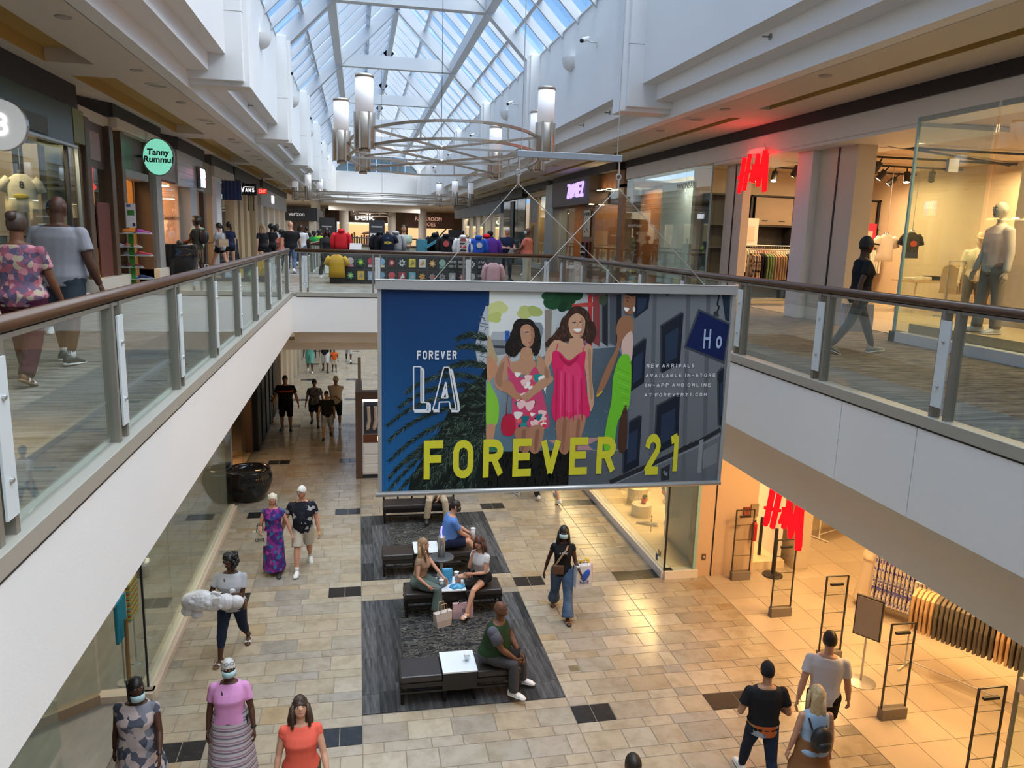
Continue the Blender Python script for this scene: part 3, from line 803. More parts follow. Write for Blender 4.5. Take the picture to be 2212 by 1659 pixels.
for (a, l, c, st) in ((3.75, 190, -1.2, (700, 400)), (3.7, 190, -.9, (700, 470)), (3.5, 300, -1.0, (705, 560)), (3.55, 520, -1.15, (700, 650)), (3.4, 560, -1.0, (700, 690)), (3.3, 640, -.95, (690, 740)),
                      (3.15, 640, -.8, (690, 780)), (3.0, 660, -.7, (690, 830)), (2.85, 700, -.6, (690, 850)), (2.7, 760, -.5, (690, 840)), (2.5, 740, -.45, (690, 860)), (2.4, 700, -.35, (690, 900)),
                      (2.2, 640, -.3, (690, 900)), (2.05, 560, -.25, (690, 900)), (1.9, 520, -.2, (690, 920)), (2.6, 560, -.3, (600, 950)), (2.35, 520, -.2, (600, 960)), (2.9, 420, -.5, (520, 980))):
    frond(st, a, l, c, PAL)
for k in range(90):
    x = 380+pr.random()*330; y = 860+pr.random()*440
    P_.poly([(x, y), (x+3, y+2), (x-6-pr.random()*10, y+16+pr.random()*26)], pr.choice(['#3d5347', '#54695d', '#6c7f76', '#22352b']), lift=False)
# building on the right
P_.poly([(1540, 100), (2160, 100), (2160, 1330), (1180, 1330), (1180, 1060), (1540, 1060)], ['#6b7075', '#7a7d80', '#62666c', '#54595f', '#5a5f65', '#666a70'])
P_.poly([(700, 1060), (1190, 1060), (1180, 1330), (690, 1330)], '#11130f')
for k in range(120):
    x = 705+pr.random()*470; y = 1070+pr.random()*200
    P_.poly([(x, y), (x+4, y+1), (x-8+pr.random()*16, y+20+pr.random()*30)], pr.choice(['#27332b', '#3a473d', '#1a211c', '#55625a']), lift=False)
for x in (1690, 1890, 2010): P_.poly([(x, 100), (x+24, 100), (x-10, 1290), (x-36, 1290)], '#5b5f65')
NAV = '#161d2b'
for pts in ([(1580, 110), (1672, 110), (1660, 210), (1578, 275)], [(1740, 318), (1872, 235), (1850, 540), (1738, 600)], [(1560, 460), (1650, 388), (1635, 655), (1545, 715)],
            [(1715, 795), (1850, 725), (1840, 1010), (1700, 1090)], [(1525, 905), (1622, 850), (1605, 1150), (1510, 1200)], [(2080, 600), (2112, 560), (2105, 900), (2085, 920)], [(1765, 112), (1795, 112), (1770, 135)]):
    P_.poly([(p[0]-10, p[1]-6) for p in pts], '#3a3f45'); P_.poly(pts, NAV)
    c = (sum(p[0] for p in pts)/len(pts), sum(p[1] for p in pts)/len(pts))
    P_.poly([(p[0]*.6+c[0]*.4, p[1]*.6+c[1]*.4+10) for p in pts], '#26344a')
P_.stroke([(1430, 1250), (1640, 1160), (1960, 1010), (2095, 935)], 26, '#26282c'); P_.stroke([(1440, 1268), (1960, 1035), (2090, 965)], 8, '#85898d')
P_.stroke([(1850, 1050), (1880, 1030), (1890, 1040), (1915, 1010), (1925, 1022), (1945, 1000)], 4, '#1a1a1c')
P_.poly([(1735, 1170), (1790, 1140), (1785, 1235), (1735, 1240)], '#2b2d30')
for k in range(8): P_.ell((1762+8*math.cos(k), 1195+10*math.sin(k*1.3)), 5, 6, '#7d8184')
P_.poly([(1965, 1000), (1990, 990), (1975, 1190), (1952, 1195)], '#85898d'); P_.poly([(1990, 1060), (2075, 1010), (2070, 1130), (1985, 1170)], '#777b80')
P_.poly([(1960, 212), (2148, 300), (2115, 545), (1872, 445)], '#3d4348'); P_.poly([(1968, 228), (2142, 310), (2108, 525), (1886, 436)], '#081a4e')
P_.poly([(2100, 120), (2150, 125), (2145, 290), (2120, 280)], '#1d2d3c'); P_.stroke([(2085, 120), (2072, 190), (2085, 200), (2075, 225), (2068, 245)], 10, '#17191c'); P_.poly([(2052, 230), (2078, 225), (2082, 262), (2050, 255)], '#33373a')
# street photograph in the middle
P_.poly([(712, 92), (1570, 108), (1540, 1052), (690, 1068)], ['#d9dcd9', '#8f9498', '#53616b', '#5b7180'])
P_.poly([(712, 92), (1040, 98), (1040, 330), (712, 400)], ['#e6e4d8', '#dfe2df', '#cfd5d6', '#d7d8d2'])
for (x, y, r, c) in ((760, 215, 62, '#c9cc86'), (740, 260, 45, '#b9c06e'), (930, 230, 55, '#b7bd72'), (985, 225, 48, '#a5ae62'), (1120, 150, 92, '#1c4a28'), (1195, 140, 75, '#17401f'), (1060, 140, 48, '#235431'), (1150, 200, 40, '#12361c')):
    for k in range(5): P_.ell((x+pr.uniform(-.4, .4)*r, y+pr.uniform(-.35, .35)*r), r*.62, r*.48, c)
P_.poly([(1042, 220), (1085, 220), (1078, 470), (1046, 470)], '#8b7d70')
P_.poly([(1270, 112), (1570, 108), (1562, 470), (1345, 400), (1340, 150)], '#6d6f74')
for (x, w, c) in ((1330, 40, '#8a3b3b'), (1385, 34, '#24272c'), (1430, 40, '#4a4f57'), (1470, 30, '#20242a'), (1300, 24, '#b03030')): P_.poly([(x, 130), (x+w, 125), (x+w, 440), (x, 415)], c)
P_.poly([(1205, 185), (1330, 172), (1330, 200), (1205, 205)], '#b8423e'); P_.ell((1390, 160), 26, 34, '#3e4a36')
P_.poly([(712, 390), (860, 400), (870, 470), (712, 500)], '#7d8286'); P_.poly([(712, 430), (850, 436), (850, 452), (712, 446)], '#3b3f43'); P_.poly([(730, 350), (840, 350), (860, 400), (712, 396)], '#a8adb0'); P_.poly([(880, 290), (1020, 295), (1035, 330), (1010, 460), (880, 430)], '#7e868c'); P_.poly([(804, 345), (832, 345), (830, 410), (804, 410)], '#2b58a8')
P_.poly([(690, 640), (1100, 470), (1480, 440), (1545, 600), (1540, 1052), (690, 1068)], ['#8a9aa3', '#67757e', '#4a5862', '#3f4d57', '#4a606e', '#5d7686'])
for k in range(160): x = 720+pr.random()*810; y = 560+pr.random()*480; P_.ell((x, y), 2.2, 1.6, pr.choice(['#8fa3ae', '#42525d', '#b4c2c9']), 5)
P_.poly([(1060, 1000), (1180, 985), (1240, 930), (1260, 985), (1390, 980), (1300, 1025), (1330, 1056), (1180, 1058)], '#b48a86')
SK1, SK2, SK3, SK4 = '#b98a6c', '#c08a68', '#9a6a4d', '#c99b7c'
# blonde woman cut by the photo's left edge
P_.smooth([(702, 380), (722, 400), (745, 470), (765, 520), (735, 560), (700, 560)], '#b29a74'); P_.smooth([(700, 500), (740, 520), (760, 560), (745, 610), (700, 640)], SK2)
P_.smooth([(698, 655), (730, 690), (762, 760), (768, 830), (752, 905), (694, 915)], '#86c23c'); P_.smooth([(694, 915), (745, 908), (730, 1000), (700, 1030)], SK2); P_.smooth([(705, 1020), (745, 1015), (760, 1050), (720, 1062)], '#2d7a4a')
# woman in patterned dress
P_.smooth([(880, 285), (930, 272), (975, 290), (1000, 360), (1012, 440), (985, 480), (900, 470), (830, 490), (805, 460), (825, 400), (850, 330)], '#1f1713')
P_.ell((985, 405), 34, 92, '#1f1713'); P_.ell((900, 330), 50, 60, '#1f1713'); P_.ell((850, 440), 44, 60, '#1f1713')
HR1 = [(880, 285), (930, 272), (975, 290), (1000, 360), (1012, 440), (985, 480), (900, 470), (830, 490), (805, 460), (825, 400), (850, 330)]; P_.curls(HR1, ['#120c0a', '#2c211b', '#3d2e26', '#1a1310'], 150)
P_.smooth([(905, 450), (960, 450), (975, 520), (1020, 545), (1000, 600), (860, 600), (820, 540), (885, 520)], SK1)
P_.smooth([(898, 330), (935, 305), (972, 330), (980, 380), (965, 430), (935, 440), (905, 410)], SK1)
P_.stroke([(925, 355), (945, 352)], 6, '#2a1a14'); P_.stroke([(960, 352), (975, 354)], 6, '#2a1a14'); P_.stroke([(945, 415), (966, 412)], 7, '#a04a48'); P_.stroke([(958, 365), (967, 392)], 4, '#9a6a50')
P_.smooth([(815, 490), (770, 540), (738, 640), (770, 700), (830, 690), (815, 640), (845, 560)], SK1); P_.smooth([(1000, 490), (1050, 530), (1075, 600), (1060, 640), (1020, 640), (1000, 570)], SK1)
P_.smooth([(820, 560), (860, 600), (930, 625), (980, 560), (1010, 600), (1020, 680), (1045, 780), (1068, 915), (985, 920), (900, 945), (848, 915), (845, 760), (830, 660)], '#c8456b')
for k in range(42):
    x = pr.uniform(845, 1040); y = pr.uniform(590, 920)
    c = pr.choice(['#e9e2da', '#2a8a86', '#d8394f', '#17202a', '#efc4c0', '#e0655a', '#1f6f78', '#f0e8e0']); s = pr.uniform(26, 58)
    P_.smooth([(x, y), (min(x+s, 1050), y+pr.uniform(-18, 8)), (min(x+s*.8, 1046), y+s*.5), (min(x+s*.3, 1050), min(y+s*.8, 930))], c, 3)
P_.stroke([(820, 500), (832, 560)], 5, '#c8456b'); P_.stroke([(985, 490), (992, 560)], 5, '#2a8a86')
P_.smooth([(780, 640), (840, 650), (870, 700), (905, 740), (870, 755), (820, 720), (790, 700)], '#b4805f'); P_.smooth([(1010, 640), (1080, 615), (1085, 650), (990, 720), (930, 765), (905, 735), (960, 690)], SK1)
P_.smooth([(800, 850), (850, 845), (868, 920), (845, 970), (790, 960), (780, 900)], '#b41f3c'); P_.stroke([(820, 730), (810, 850)], 5, '#8f1830')
P_.smooth([(862, 940), (950, 925), (948, 1060), (900, 1062)], '#a5745a'); P_.smooth([(950, 925), (1035, 920), (1010, 1060), (955, 1062)], '#ab795e')
P_.smooth([(955, 318), (976, 335), (980, 385), (962, 428), (950, 436), (962, 380)], '#a2755a'); P_.stroke([(895, 470), (915, 505), (940, 520), (962, 500), (975, 475)], 3, '#c9a45a'); P_.ell((937, 358), 5, 3, '#f0ebe6', 8); P_.ell((968, 358), 4, 3, '#f0ebe6', 8); P_.ell((938, 358), 2.6, 2.8, '#20140f', 8); P_.ell((969, 358), 2.4, 2.8, '#20140f', 8)
P_.smooth([(745, 640), (770, 560), (800, 530), (790, 600), (780, 680)], '#a0745a'); P_.smooth([(1045, 560), (1068, 600), (1058, 632), (1040, 610)], '#a0745a')
for x_ in (905, 985): P_.smooth([(x_, 950), (x_+24, 940), (x_+10, 1055), (x_-6, 1055)], '#8d614a')
# woman in pink dress
P_.smooth([(1190, 215), (1245, 198), (1300, 230), (1325, 300), (1350, 350), (1320, 410), (1280, 400), (1180, 400), (1070, 440), (1045, 420), (1090, 370), (1150, 290)], '#3a241a')
P_.ell((1310, 350), 38, 70, '#3a241a'); P_.ell((1175, 330), 45, 80, '#3a241a'); P_.ell((1110, 410), 55, 34, '#3a241a')
P_.curls([(1190, 215), (1245, 198), (1300, 230), (1325, 300), (1350, 350), (1320, 410), (1280, 400), (1180, 400), (1070, 440), (1045, 420), (1090, 370), (1150, 290)], ['#2a1811', '#51352a', '#6b4a36', '#3a241a'], 190)
P_.smooth([(1195, 390), (1265, 390), (1275, 430), (1325, 440), (1310, 520), (1210, 540), (1090, 480), (1110, 400), (1180, 420)], SK4)
P_.smooth([(1185, 280), (1230, 240), (1278, 270), (1280, 330), (1260, 380), (1225, 390), (1192, 355)], SK4)
P_.stroke([(1205, 296), (1228, 294)], 6, '#2a1a14'); P_.stroke([(1248, 292), (1268, 294)], 6, '#2a1a14'); P_.smooth([(1212, 335), (1238, 332), (1262, 334), (1238, 352)], '#f2ece8'); P_.stroke([(1238, 300), (1236, 322)], 4, '#a9785a')
P_.smooth([(1100, 400), (1120, 420), (1085, 520), (1060, 560), (1040, 520), (1060, 450)], SK4); P_.smooth([(1290, 430), (1325, 450), (1322, 600), (1335, 760), (1315, 825), (1300, 780), (1290, 620), (1275, 520)], SK4)
P_.smooth([(1090, 470), (1130, 470), (1185, 520), (1245, 480), (1285, 470), (1280, 560), (1290, 700), (1308, 850), (1200, 872), (1105, 885), (1082, 800), (1100, 650), (1085, 540)], '#d8285f')
P_.smooth([(1150, 560), (1240, 540), (1262, 640), (1240, 800), (1160, 810)], '#e23a6c')
P_.stroke([(1120, 420), (1105, 480)], 5, '#d8285f'); P_.stroke([(1282, 405), (1270, 480)], 5, '#d8285f')
P_.smooth([(1110, 885), (1195, 872), (1185, 1060), (1130, 1060)], '#a8745a'); P_.smooth([(1195, 872), (1285, 855), (1250, 1000), (1200, 1062)], '#b07c60')
P_.smooth([(1255, 262), (1278, 285), (1278, 335), (1258, 378), (1246, 384), (1262, 330)], '#b08466'); P_.ell((1217, 303), 5.5, 3.2, '#f2ece8', 8); P_.ell((1257, 302), 5.5, 3.2, '#f2ece8', 8); P_.ell((1217, 303), 2.8, 3, '#2a1a10', 8); P_.ell((1257, 302), 2.8, 3, '#2a1a10', 8); P_.stroke([(1208, 352), (1238, 362), (1266, 350)], 4, '#a8504a'); P_.stroke([(1195, 405), (1225, 430), (1262, 408)], 3, '#c9a45a')
for k in range(7): P_.smooth([(1110+24*k, 600+8*k), (1120+24*k, 600+8*k), (1112+26*k, 860), (1104+26*k, 860)], ('#c01f52', '#e8487c')[k % 2])
P_.smooth([(1130, 480), (1185, 530), (1245, 485), (1235, 515), (1185, 556), (1135, 512)], '#b51a4a'); P_.smooth([(1300, 460), (1318, 470), (1318, 600), (1328, 740), (1314, 740), (1304, 600)], '#b08466')
for x_ in (1150, 1232): P_.smooth([(x_, 890), (x_+22, 885), (x_+4, 1050), (x_-8, 1050)], '#93644c')
# woman cut by the photo's right edge
P_.smooth([(1530, 118), (1578, 110), (1580, 200), (1560, 245), (1520, 235), (1508, 170)], '#8f6044'); P_.smooth([(1508, 110), (1578, 108), (1575, 140), (1530, 128)], '#241611'); P_.smooth([(1515, 205), (1545, 210), (1535, 228), (1522, 225)], '#f4eee8')
P_.smooth([(1490, 270), (1560, 260), (1566, 360), (1500, 400), (1468, 350)], SK3); P_.smooth([(1475, 330), (1500, 400), (1450, 560), (1400, 680), (1360, 740), (1350, 715), (1410, 560), (1468, 440)], SK3)
P_.smooth([(1505, 400), (1563, 350), (1560, 520), (1520, 510), (1500, 470)], '#d6b3a4')
P_.smooth([(1495, 495), (1555, 520), (1545, 790), (1480, 880), (1450, 1040), (1395, 1050), (1410, 900), (1440, 760), (1450, 620)], '#6fbf2c'); P_.smooth([(1530, 790), (1528, 1045), (1480, 1050), (1490, 880)], '#4a2f22'); P_.stroke([(1352, 735), (1385, 705)], 10, '#c9b13a')
for k in range(9): P_.stroke([(1462+6*k, 560+30*k), (1545, 600+26*k)], 3.5, ('#5aa321', '#86d545')[k % 2])
P_.ell((1535, 165), 4, 4, '#1c100c', 8); P_.stroke([(1526, 150), (1545, 146)], 5, '#1c100c'); P_.ell((1574, 215), 8, 16, '#d9d4cc', 12)
me = bpy.data.meshes.new('print'); me.from_pydata(P_.v, [], P_.f); me.update()
ca = me.color_attributes.new('Col', 'FLOAT_COLOR', 'POINT')
ca.data.foreach_set('color', [x for c in P_.c for x in (*c, 1.0)])
me.materials.append(PR)
inst(me, 'print', bn)
def text_fit(body, q, mat, th=.17, gap=.22, y=-.004):
    """block lettering fitted into the print area (x0, ytop, x1, ybottom) of the traced print"""
    tl, tr, bl, br = bp(q[0], q[1]), bp(q[2], q[1]), bp(q[0], q[3]), bp(q[2], q[3])
    a = bl; b = (tr[0], tr[1])
    polys, w = stroke_text(body, th, gap); mb = MB()
    for i, p in enumerate(polys):
        mb._a([(a[0]+(b[0]-a[0])*u[0]/w-O_.x, y-.00002*i, a[1]+(b[1]-a[1])*u[1]-O_.z) for u in p], [(0, 1, 2, 3)])
    return mb.build('lettering', mat, bn)
YEL = M('print_yellow', hexc('#d3cc2e'), .55); PW = M('print_white', (.72, .73, .75), .55)
text_fit('FOREVER', (318, 975, 1470, 1232), YEL, .2, .34)
text_fit('21', (1630, 955, 1845, 1205), YEL, .2, .34)
text_fit('FOREVER', (278, 462, 516, 516), PW, .2, .3)
for k, s in enumerate(('NEW ARRIVALS', 'AVAILABLE IN-STORE', 'IN-APP AND ONLINE', 'AT FOREVER21.COM')):
    text_fit(s, (1648-4*k, 540+58*k, (1935, 2060, 2032, 2010)[k], 564+58*k), PW, .17, .42)
text_fit('Ho', (1985, 335, 2105, 450), M('print_sign', (.35, .45, .62), .55), .15, .5)
# LA in double outline
lo = MB()
_lk = [0]
def ln(a, b, w):
    _lk[0] += 1
    A, B = Vector(bp(*a)), Vector(bp(*b)); d = (B-A); n_ = Vector((-d.y, d.x)).normalized()*w/2
    lo._a([(p.x-O_.x, -.004-.00005*_lk[0], p.y-O_.z) for p in (A-n_, B-n_, B+n_, A+n_)], [(0, 1, 2, 3)])
for pts in ([(258, 558), (302, 558), (302, 772), (338, 772), (338, 815), (258, 818), (258, 558)], [(438, 562), (470, 562), (508, 790), (512, 812), (478, 812), (472, 768), (412, 770), (408, 815), (372, 815), (385, 770), (438, 562)], [(425, 745), (462, 745), (450, 650), (425, 745)]):
    for a, b in zip(pts[:-1], pts[1:]): ln(a, b, .012)
for pts in ([(306, 570), (316, 574), (316, 772)], [(340, 776), (354, 782), (354, 826), (262, 826)], [(476, 575), (486, 580), (525, 775), (528, 824), (482, 824)], [(430, 742), (450, 690), (460, 742)], [(376, 824), (412, 824)]):
    for a, b in zip(pts[:-1], pts[1:]): ln(a, b, .022)
lo.build('lettering', PW, bn)

# spreader bar and its wires
sb = thing('spreader_bar', 'grey steel spreader bar on thin wires above the banner', 'bar', (1.88, BYP, 2.2))
MB().box(-.49, -.022, -.005, .49, .022, .052).build('bar', M('bar_grey', (.33, .35, .38), .4, metal=.5), sb, bevel=.003)
WIRE = M('wire_steel', (.5, .49, .46), .4, metal=.7)
for sx, xa, xb in ((-1, .66, 2.42), (1, 1.55, 3.28)):
    x = .47*sx
    MB().cyl((x*.95, 0, .05), (x*.95, 0, 6.1), .004, 6).build('wire', WIRE, sb)
    MB().tube([(x, 0, .0), (x, 0, -.12)], .008, 6).build('link_rod', STEEL, sb)
    ring = [(x+.022*math.cos(2*PI*k/12), 0, -.14+.026*math.sin(2*PI*k/12)) for k in range(13)]
    MB().tube(ring, .007, 6).build('shackle', STEEL, sb)
    MB().tube([(x, 0, -.16), (x, 0, -.235)], .012, 8).build('hook', STEEL, sb)
    for xe in (xa, xb):
        MB().cyl((x, 0, -.235), (xe-1.88, 0, 1.09-2.2), .004, 6).build('wire', WIRE, sb)
# ================================================================ people and display figures
TMP = bpy.data.scenes.new('tmp_remesh')
_jobs = []
def remesh_later(mb, name, mats, parent, voxel, post=None, smooth_it=2):
    """union of overlapping volumes -> one continuous skin (evaluated in one batch at the end)"""
    me = mb.mesh('tmp', M('tmpm')); ob = bpy.data.objects.new('tmp', me); TMP.collection.objects.link(ob)
    r_ = ob.modifiers.new('r', 'REMESH'); r_.mode = 'VOXEL'; r_.voxel_size = voxel; r_.adaptivity = 0.0
    if smooth_it:
        s_ = ob.modifiers.new('s', 'SMOOTH'); s_.factor = .5; s_.iterations = smooth_it
    fin = bpy.data.objects.new(name, bpy.data.meshes.new(name)); COL.objects.link(fin); fin.parent = parent
    _jobs.append((ob, fin, mats, post)); return fin
def run_remesh():
    vl = TMP.view_layers[0]; vl.update(); dg = vl.depsgraph
    for ob, fin, mats, post in _jobs:
        me = bpy.data.meshes.new_from_object(ob.evaluated_get(dg))
        me.materials.clear()
        if post:
            mb = MB(); mb.v = [tuple(v.co) for v in me.vertices]; mb.f = [tuple(p.vertices) for p in me.polygons]; mb.mi = [0]*len(mb.f)
            post(mb); bpy.data.meshes.remove(me); me = mb.mesh(fin.name, mats)
        else:
            for m_ in (mats if isinstance(mats, (list, tuple)) else [mats]): me.materials.append(m_)
        me.polygons.foreach_set('use_smooth', [True]*len(me.polygons))
        old = fin.data; fin.data = me; bpy.data.meshes.remove(old); me.name = fin.name.split('.')[0]
    for ob, *_ in _jobs: bpy.data.objects.remove(ob)
    bpy.data.scenes.remove(TMP)

def skinm(c, nm=None): return M('skin_'+(nm or str(c)), c, .5, spec=.35)
SKIN = {'dark': skinm('#4a2f22'), 'brown': skinm('#6b4530'), 'mid': skinm('#8d6248'), 'tan': skinm('#a97d60'), 'light': skinm('#c2937a'), 'pink': skinm('#c08a72')}
def cloth(name, c=None, c2=None, scale=14, k=.12, rough=.85, stretch=(1, 1, 1)):
    return M('cloth_'+name, c, rough, noise=((scale, c2, k) if c2 else None), bump=(30, .12), spec=.2, stretch=stretch)
def floral(name, base, cols, scale=16):
    """multi-coloured blotch print"""
    if 'print_'+name in MATS: return MATS['print_'+name]
    mt = bpy.data.materials.new('print_'+name); mt.use_nodes = True; nt = mt.node_tree; L = nt.links.new
    b = nt.nodes['Principled BSDF']; b.inputs['Roughness'].default_value = .85; b.inputs['Specular IOR Level'].default_value = .2
    tc = N(nt, 'ShaderNodeTexCoord'); nz = N(nt, 'ShaderNodeTexNoise'); nz.inputs['Scale'].default_value = 9; L(tc.outputs['Object'], nz.inputs['Vector'])
    mxv = N(nt, 'ShaderNodeMixRGB'); mxv.inputs[0].default_value = .06; L(tc.outputs['Object'], mxv.inputs[1]); L(nz.outputs['Color'], mxv.inputs[2])
    vo = N(nt, 'ShaderNodeTexVoronoi'); vo.inputs['Scale'].default_value = scale; L(mxv.outputs['Color'], vo.inputs['Vector'])
    sp = N(nt, 'ShaderNodeSeparateColor'); L(vo.outputs['Color'], sp.inputs['Color'])
    cr = N(nt, 'ShaderNodeValToRGB'); cr.color_ramp.interpolation = 'CONSTANT'; e = cr.color_ramp.elements
    allc = [base]+list(cols); e[0].position = 0; e[0].color = col4(allc[0]); e[1].position = 1/len(allc); e[1].color = col4(allc[1])
    for i in range(2, len(allc)): x = e.new(i/len(allc)); x.color = col4(allc[i])
    L(sp.outputs['Red'], cr.inputs['Fac']); L(cr.outputs['Color'], b.inputs['Base Color'])
    MATS['print_'+name] = mt; return mt
def stripes(name, c1, c2, c3, per=.05, axis=2):
    if 'str_'+name in MATS: return MATS['str_'+name]
    mt = bpy.data.materials.new('str_'+name); mt.use_nodes = True; nt = mt.node_tree; L = nt.links.new
    b = nt.nodes['Principled BSDF']; b.inputs['Roughness'].default_value = .85
    tc = N(nt, 'ShaderNodeTexCoord'); sx = N(nt, 'ShaderNodeSeparateXYZ'); L(tc.outputs['Object'], sx.inputs[0])
    m1 = N(nt, 'ShaderNodeMath', operation='MULTIPLY'); m1.inputs[1].default_value = 1/per; L(sx.outputs[axis], m1.inputs[0])
    m2 = N(nt, 'ShaderNodeMath', operation='FRACT'); L(m1.outputs[0], m2.inputs[0])
    cr = N(nt, 'ShaderNodeValToRGB'); cr.color_ramp.interpolation = 'CONSTANT'; e = cr.color_ramp.elements
    e[0].position = 0; e[0].color = col4(c1); e[1].position = .4; e[1].color = col4(c2); x = e.new(.65); x.color = col4(c1); x = e.new(.78); x.color = col4(c3)
    L(m2.outputs[0], cr.inputs['Fac']); L(cr.outputs['Color'], b.inputs['Base Color'])
    MATS['str_'+name] = mt; return mt
EYEW = M('eye_white', (.75, .73, .70), .3); EYEI = M('eye_iris', (.03, .018, .012), .2); LIPS = M('lips', (.32, .11, .10), .5)
HAIRC = {'black': M('hair_black', (.009, .008, .008), .45), 'brown': M('hair_brown', (.035, .018, .011), .5, noise=(40, (.055, .028, .016))), 'dkbrown': M('hair_dkbrown', (.018, .011, .008), .5), 'blonde': M('hair_blonde', (.42, .29, .14), .5, noise=(30, (.55, .42, .24))),
         'ltbrown': M('hair_ltbrown', (.22, .12, .06), .5, noise=(30, (.34, .21, .11))), 'grey': M('hair_grey', (.42, .42, .42), .6, noise=(40, (.6, .6, .6))), 'white': M('hair_white', (.66, .64, .60), .6), 'platinum': M('hair_platinum', (.66, .60, .48), .5), 'auburn': M('hair_auburn', (.05, .018, .011), .5, noise=(30, (.085, .03, .018)))}
SHOEW = M('shoe_white', (.75, .75, .74), .5); SHOEB = M('shoe_black', (.02, .02, .022), .5); SHOET = M('sandal_tan', (.28, .16, .08), .6); SHOEP = M('sandal_white', (.7, .68, .66), .5)
MASKB = M('mask_blue', (.42, .62, .68), .8); MASKK = M('mask_black', (.02, .02, .02), .8)

def _ik(s, t, l1, l2, hint):
    d = t-s; D = min(d.length, (l1+l2)*.999); u = d.normalized(); t = s+u*D
    a = (l1*l1-l2*l2+D*D)/(2*D); h = math.sqrt(max(l1*l1-a*a, 1e-8))
    v = hint-u*hint.dot(u)
    if v.length < 1e-4: v = Vector((0, -1, 0))-u*(-u.y)
    return s+u*a+v.normalized()*h, t

def person(label, loc, heading, H=1.7, skin='mid', bw=1.0, belly=0.0, fem=False, lean=0, twist=0, head=(0, 0), legs=((0, 3, 0, 0), (0, 3, 0, 0)),
           arms=(('fk', 5, 10, 15, 0), ('fk', 5, 10, 15, 0)), top=('tee', None), bottom=('pants', None), shoes='white', hair=('short', 'black'), seat=None, voxel=.012,
           face=True, mask=None, glasses=None, cap=None, group=None, name='person', cat='person', extra=None, fine=True, sock=None, headmat=None, curl=35):
    """legs/arms ordered (left, right); heading in degrees, 0 = looking along +y; head=(yaw, pitch)"""
    root = thing(name, label, cat, loc, R(heading), group)
    sk = SKIN[skin] if isinstance(skin, str) else skin
    # ---- legs
    J = {}
    hipw = .052*H*(1.05 if fem else 1)*(.6+.4*bw)
    th, sh, ank = .245*H, .232*H, .043*H
    feet = []
    for i, sx in enumerate((-1, 1)):
        f, ab, k, fp = legs[i]
        hp = Vector((sx*hipw, 0, 0))
        d1 = Vector((sx*math.sin(R(ab)), math.sin(R(f))*math.cos(R(ab)), -math.cos(R(f))*math.cos(R(ab))))
        kn = hp+d1*th
        a2 = f-k
        d2 = Vector((sx*math.sin(R(ab))*.5, math.sin(R(a2)), -math.cos(R(a2)))).normalized()
        an = kn+d2*sh
        J['hip%d' % i] = hp; J['knee%d' % i] = kn; J['ank%d' % i] = an
        fd = Vector((sx*.14, math.cos(R(fp)), -math.sin(R(fp)))).normalized()
        feet.append((an, fd, fp))
    low = min(min(an.z-ank*math.cos(R(fp)), (an+fd*.10*H).z-ank*.8*math.cos(R(fp))) for an, fd, fp in feet)
    hz = -low if seat is None else seat+.085*H*(.7+.3*bw)
    off = Vector((0, 0, hz))
    for k_ in J: J[k_] = J[k_]+off
    # ---- spine
    sp = Matrix.Rotation(R(-lean), 3, 'X') @ Matrix.Rotation(R(twist), 3, 'Z')
    S = lambda x, y, s: off+sp @ Vector((x*H, y*H, s*H))
    W = .55+.45*bw
    if fem: secs = [(-.06, .06, .06, -.005), (-.02, .098, .078, -.008), (.025, .100, .080, -.010), (.085, .078, .060, 0), (.15, .082, .064, .004), (.20, .090, .078, .012), (.245, .088, .066, .006), (.285, .078, .048, -.004), (.314, .044, .036, -.008)]
    else: secs = [(-.06, .06, .06, -.005), (-.02, .092, .074, -.004), (.025, .094, .072, -.003), (.085, .090, .066, 0), (.15, .098, .070, .004), (.20, .107, .074, .006), (.245, .110, .068, .0), (.285, .094, .050, -.006), (.317, .046, .038, -.010)]
    def ring(s, w, d, yo, inf=0.0, n=18):
        bl = belly*.5*math.exp(-((s-.09)/.08)**2)*.07
        ww = w*bw+(0)+inf/H; dd = d*(.35+.65*bw)+bl+inf/H
        out = []
        for k in range(n):
            a = 2*PI*k/n; c, si = math.cos(a), math.sin(a)
            p = .85
            out.append(S(math.copysign(abs(c)**p, c)*ww, math.copysign(abs(si)**p, si)*dd+yo+bl*.8, s))
        return out
    def secat(s):
        for a, b in zip(secs[:-1], secs[1:]):
            if a[0] <= s <= b[0]:
                t = (s-a[0])/(b[0]-a[0]); return tuple(a[i]+(b[i]-a[i])*t for i in range(4))
        return secs[0] if s < secs[0][0] else secs[-1]
    shw = (.098 if fem else .112)*(.45+.55*bw)
    # ---- arms
    ua, fa = .172*H, .148*H
    A = []
    for i, sx in enumerate((-1, 1)):
        s0 = S(sx*shw, -.004, .272); a = arms[i]
        if a[0] == 'fk':
            _, fl, ab, el, inn = a
            d1 = sp @ Vector((sx*math.sin(R(ab)), math.sin(R(fl))*math.cos(R(ab)), -math.cos(R(fl))*math.cos(R(ab))))
            e = s0+d1*ua; f2 = fl+el
            d2 = sp @ Vector((sx*math.sin(R(ab-inn)), math.sin(R(f2))*math.cos(R(ab-inn)), -math.cos(R(f2))*math.cos(R(ab-inn))))
            w = e+d2.normalized()*fa
        else:
            t = Vector(a[1])*H
            hint = Vector(a[2]) if len(a) > 2 else Vector((sx*.5, -.6, -.6))
            e, w = _ik(s0, t, ua, fa, hint)
        A.append((s0, e, w))
    # ---- head
    nb = S(0, -.006, .318); hm = sp @ Matrix.Rotation(R(head[0]), 3, 'Z') @ Matrix.Rotation(R(-head[1]), 3, 'X')
    hc = nb+sp @ Vector((0, .006*H, .030*H))+hm @ Vector((0, .012*H, .072*H))
    HP = lambda x, y, z: hc+hm @ Vector((x*H, y*H, z*H))
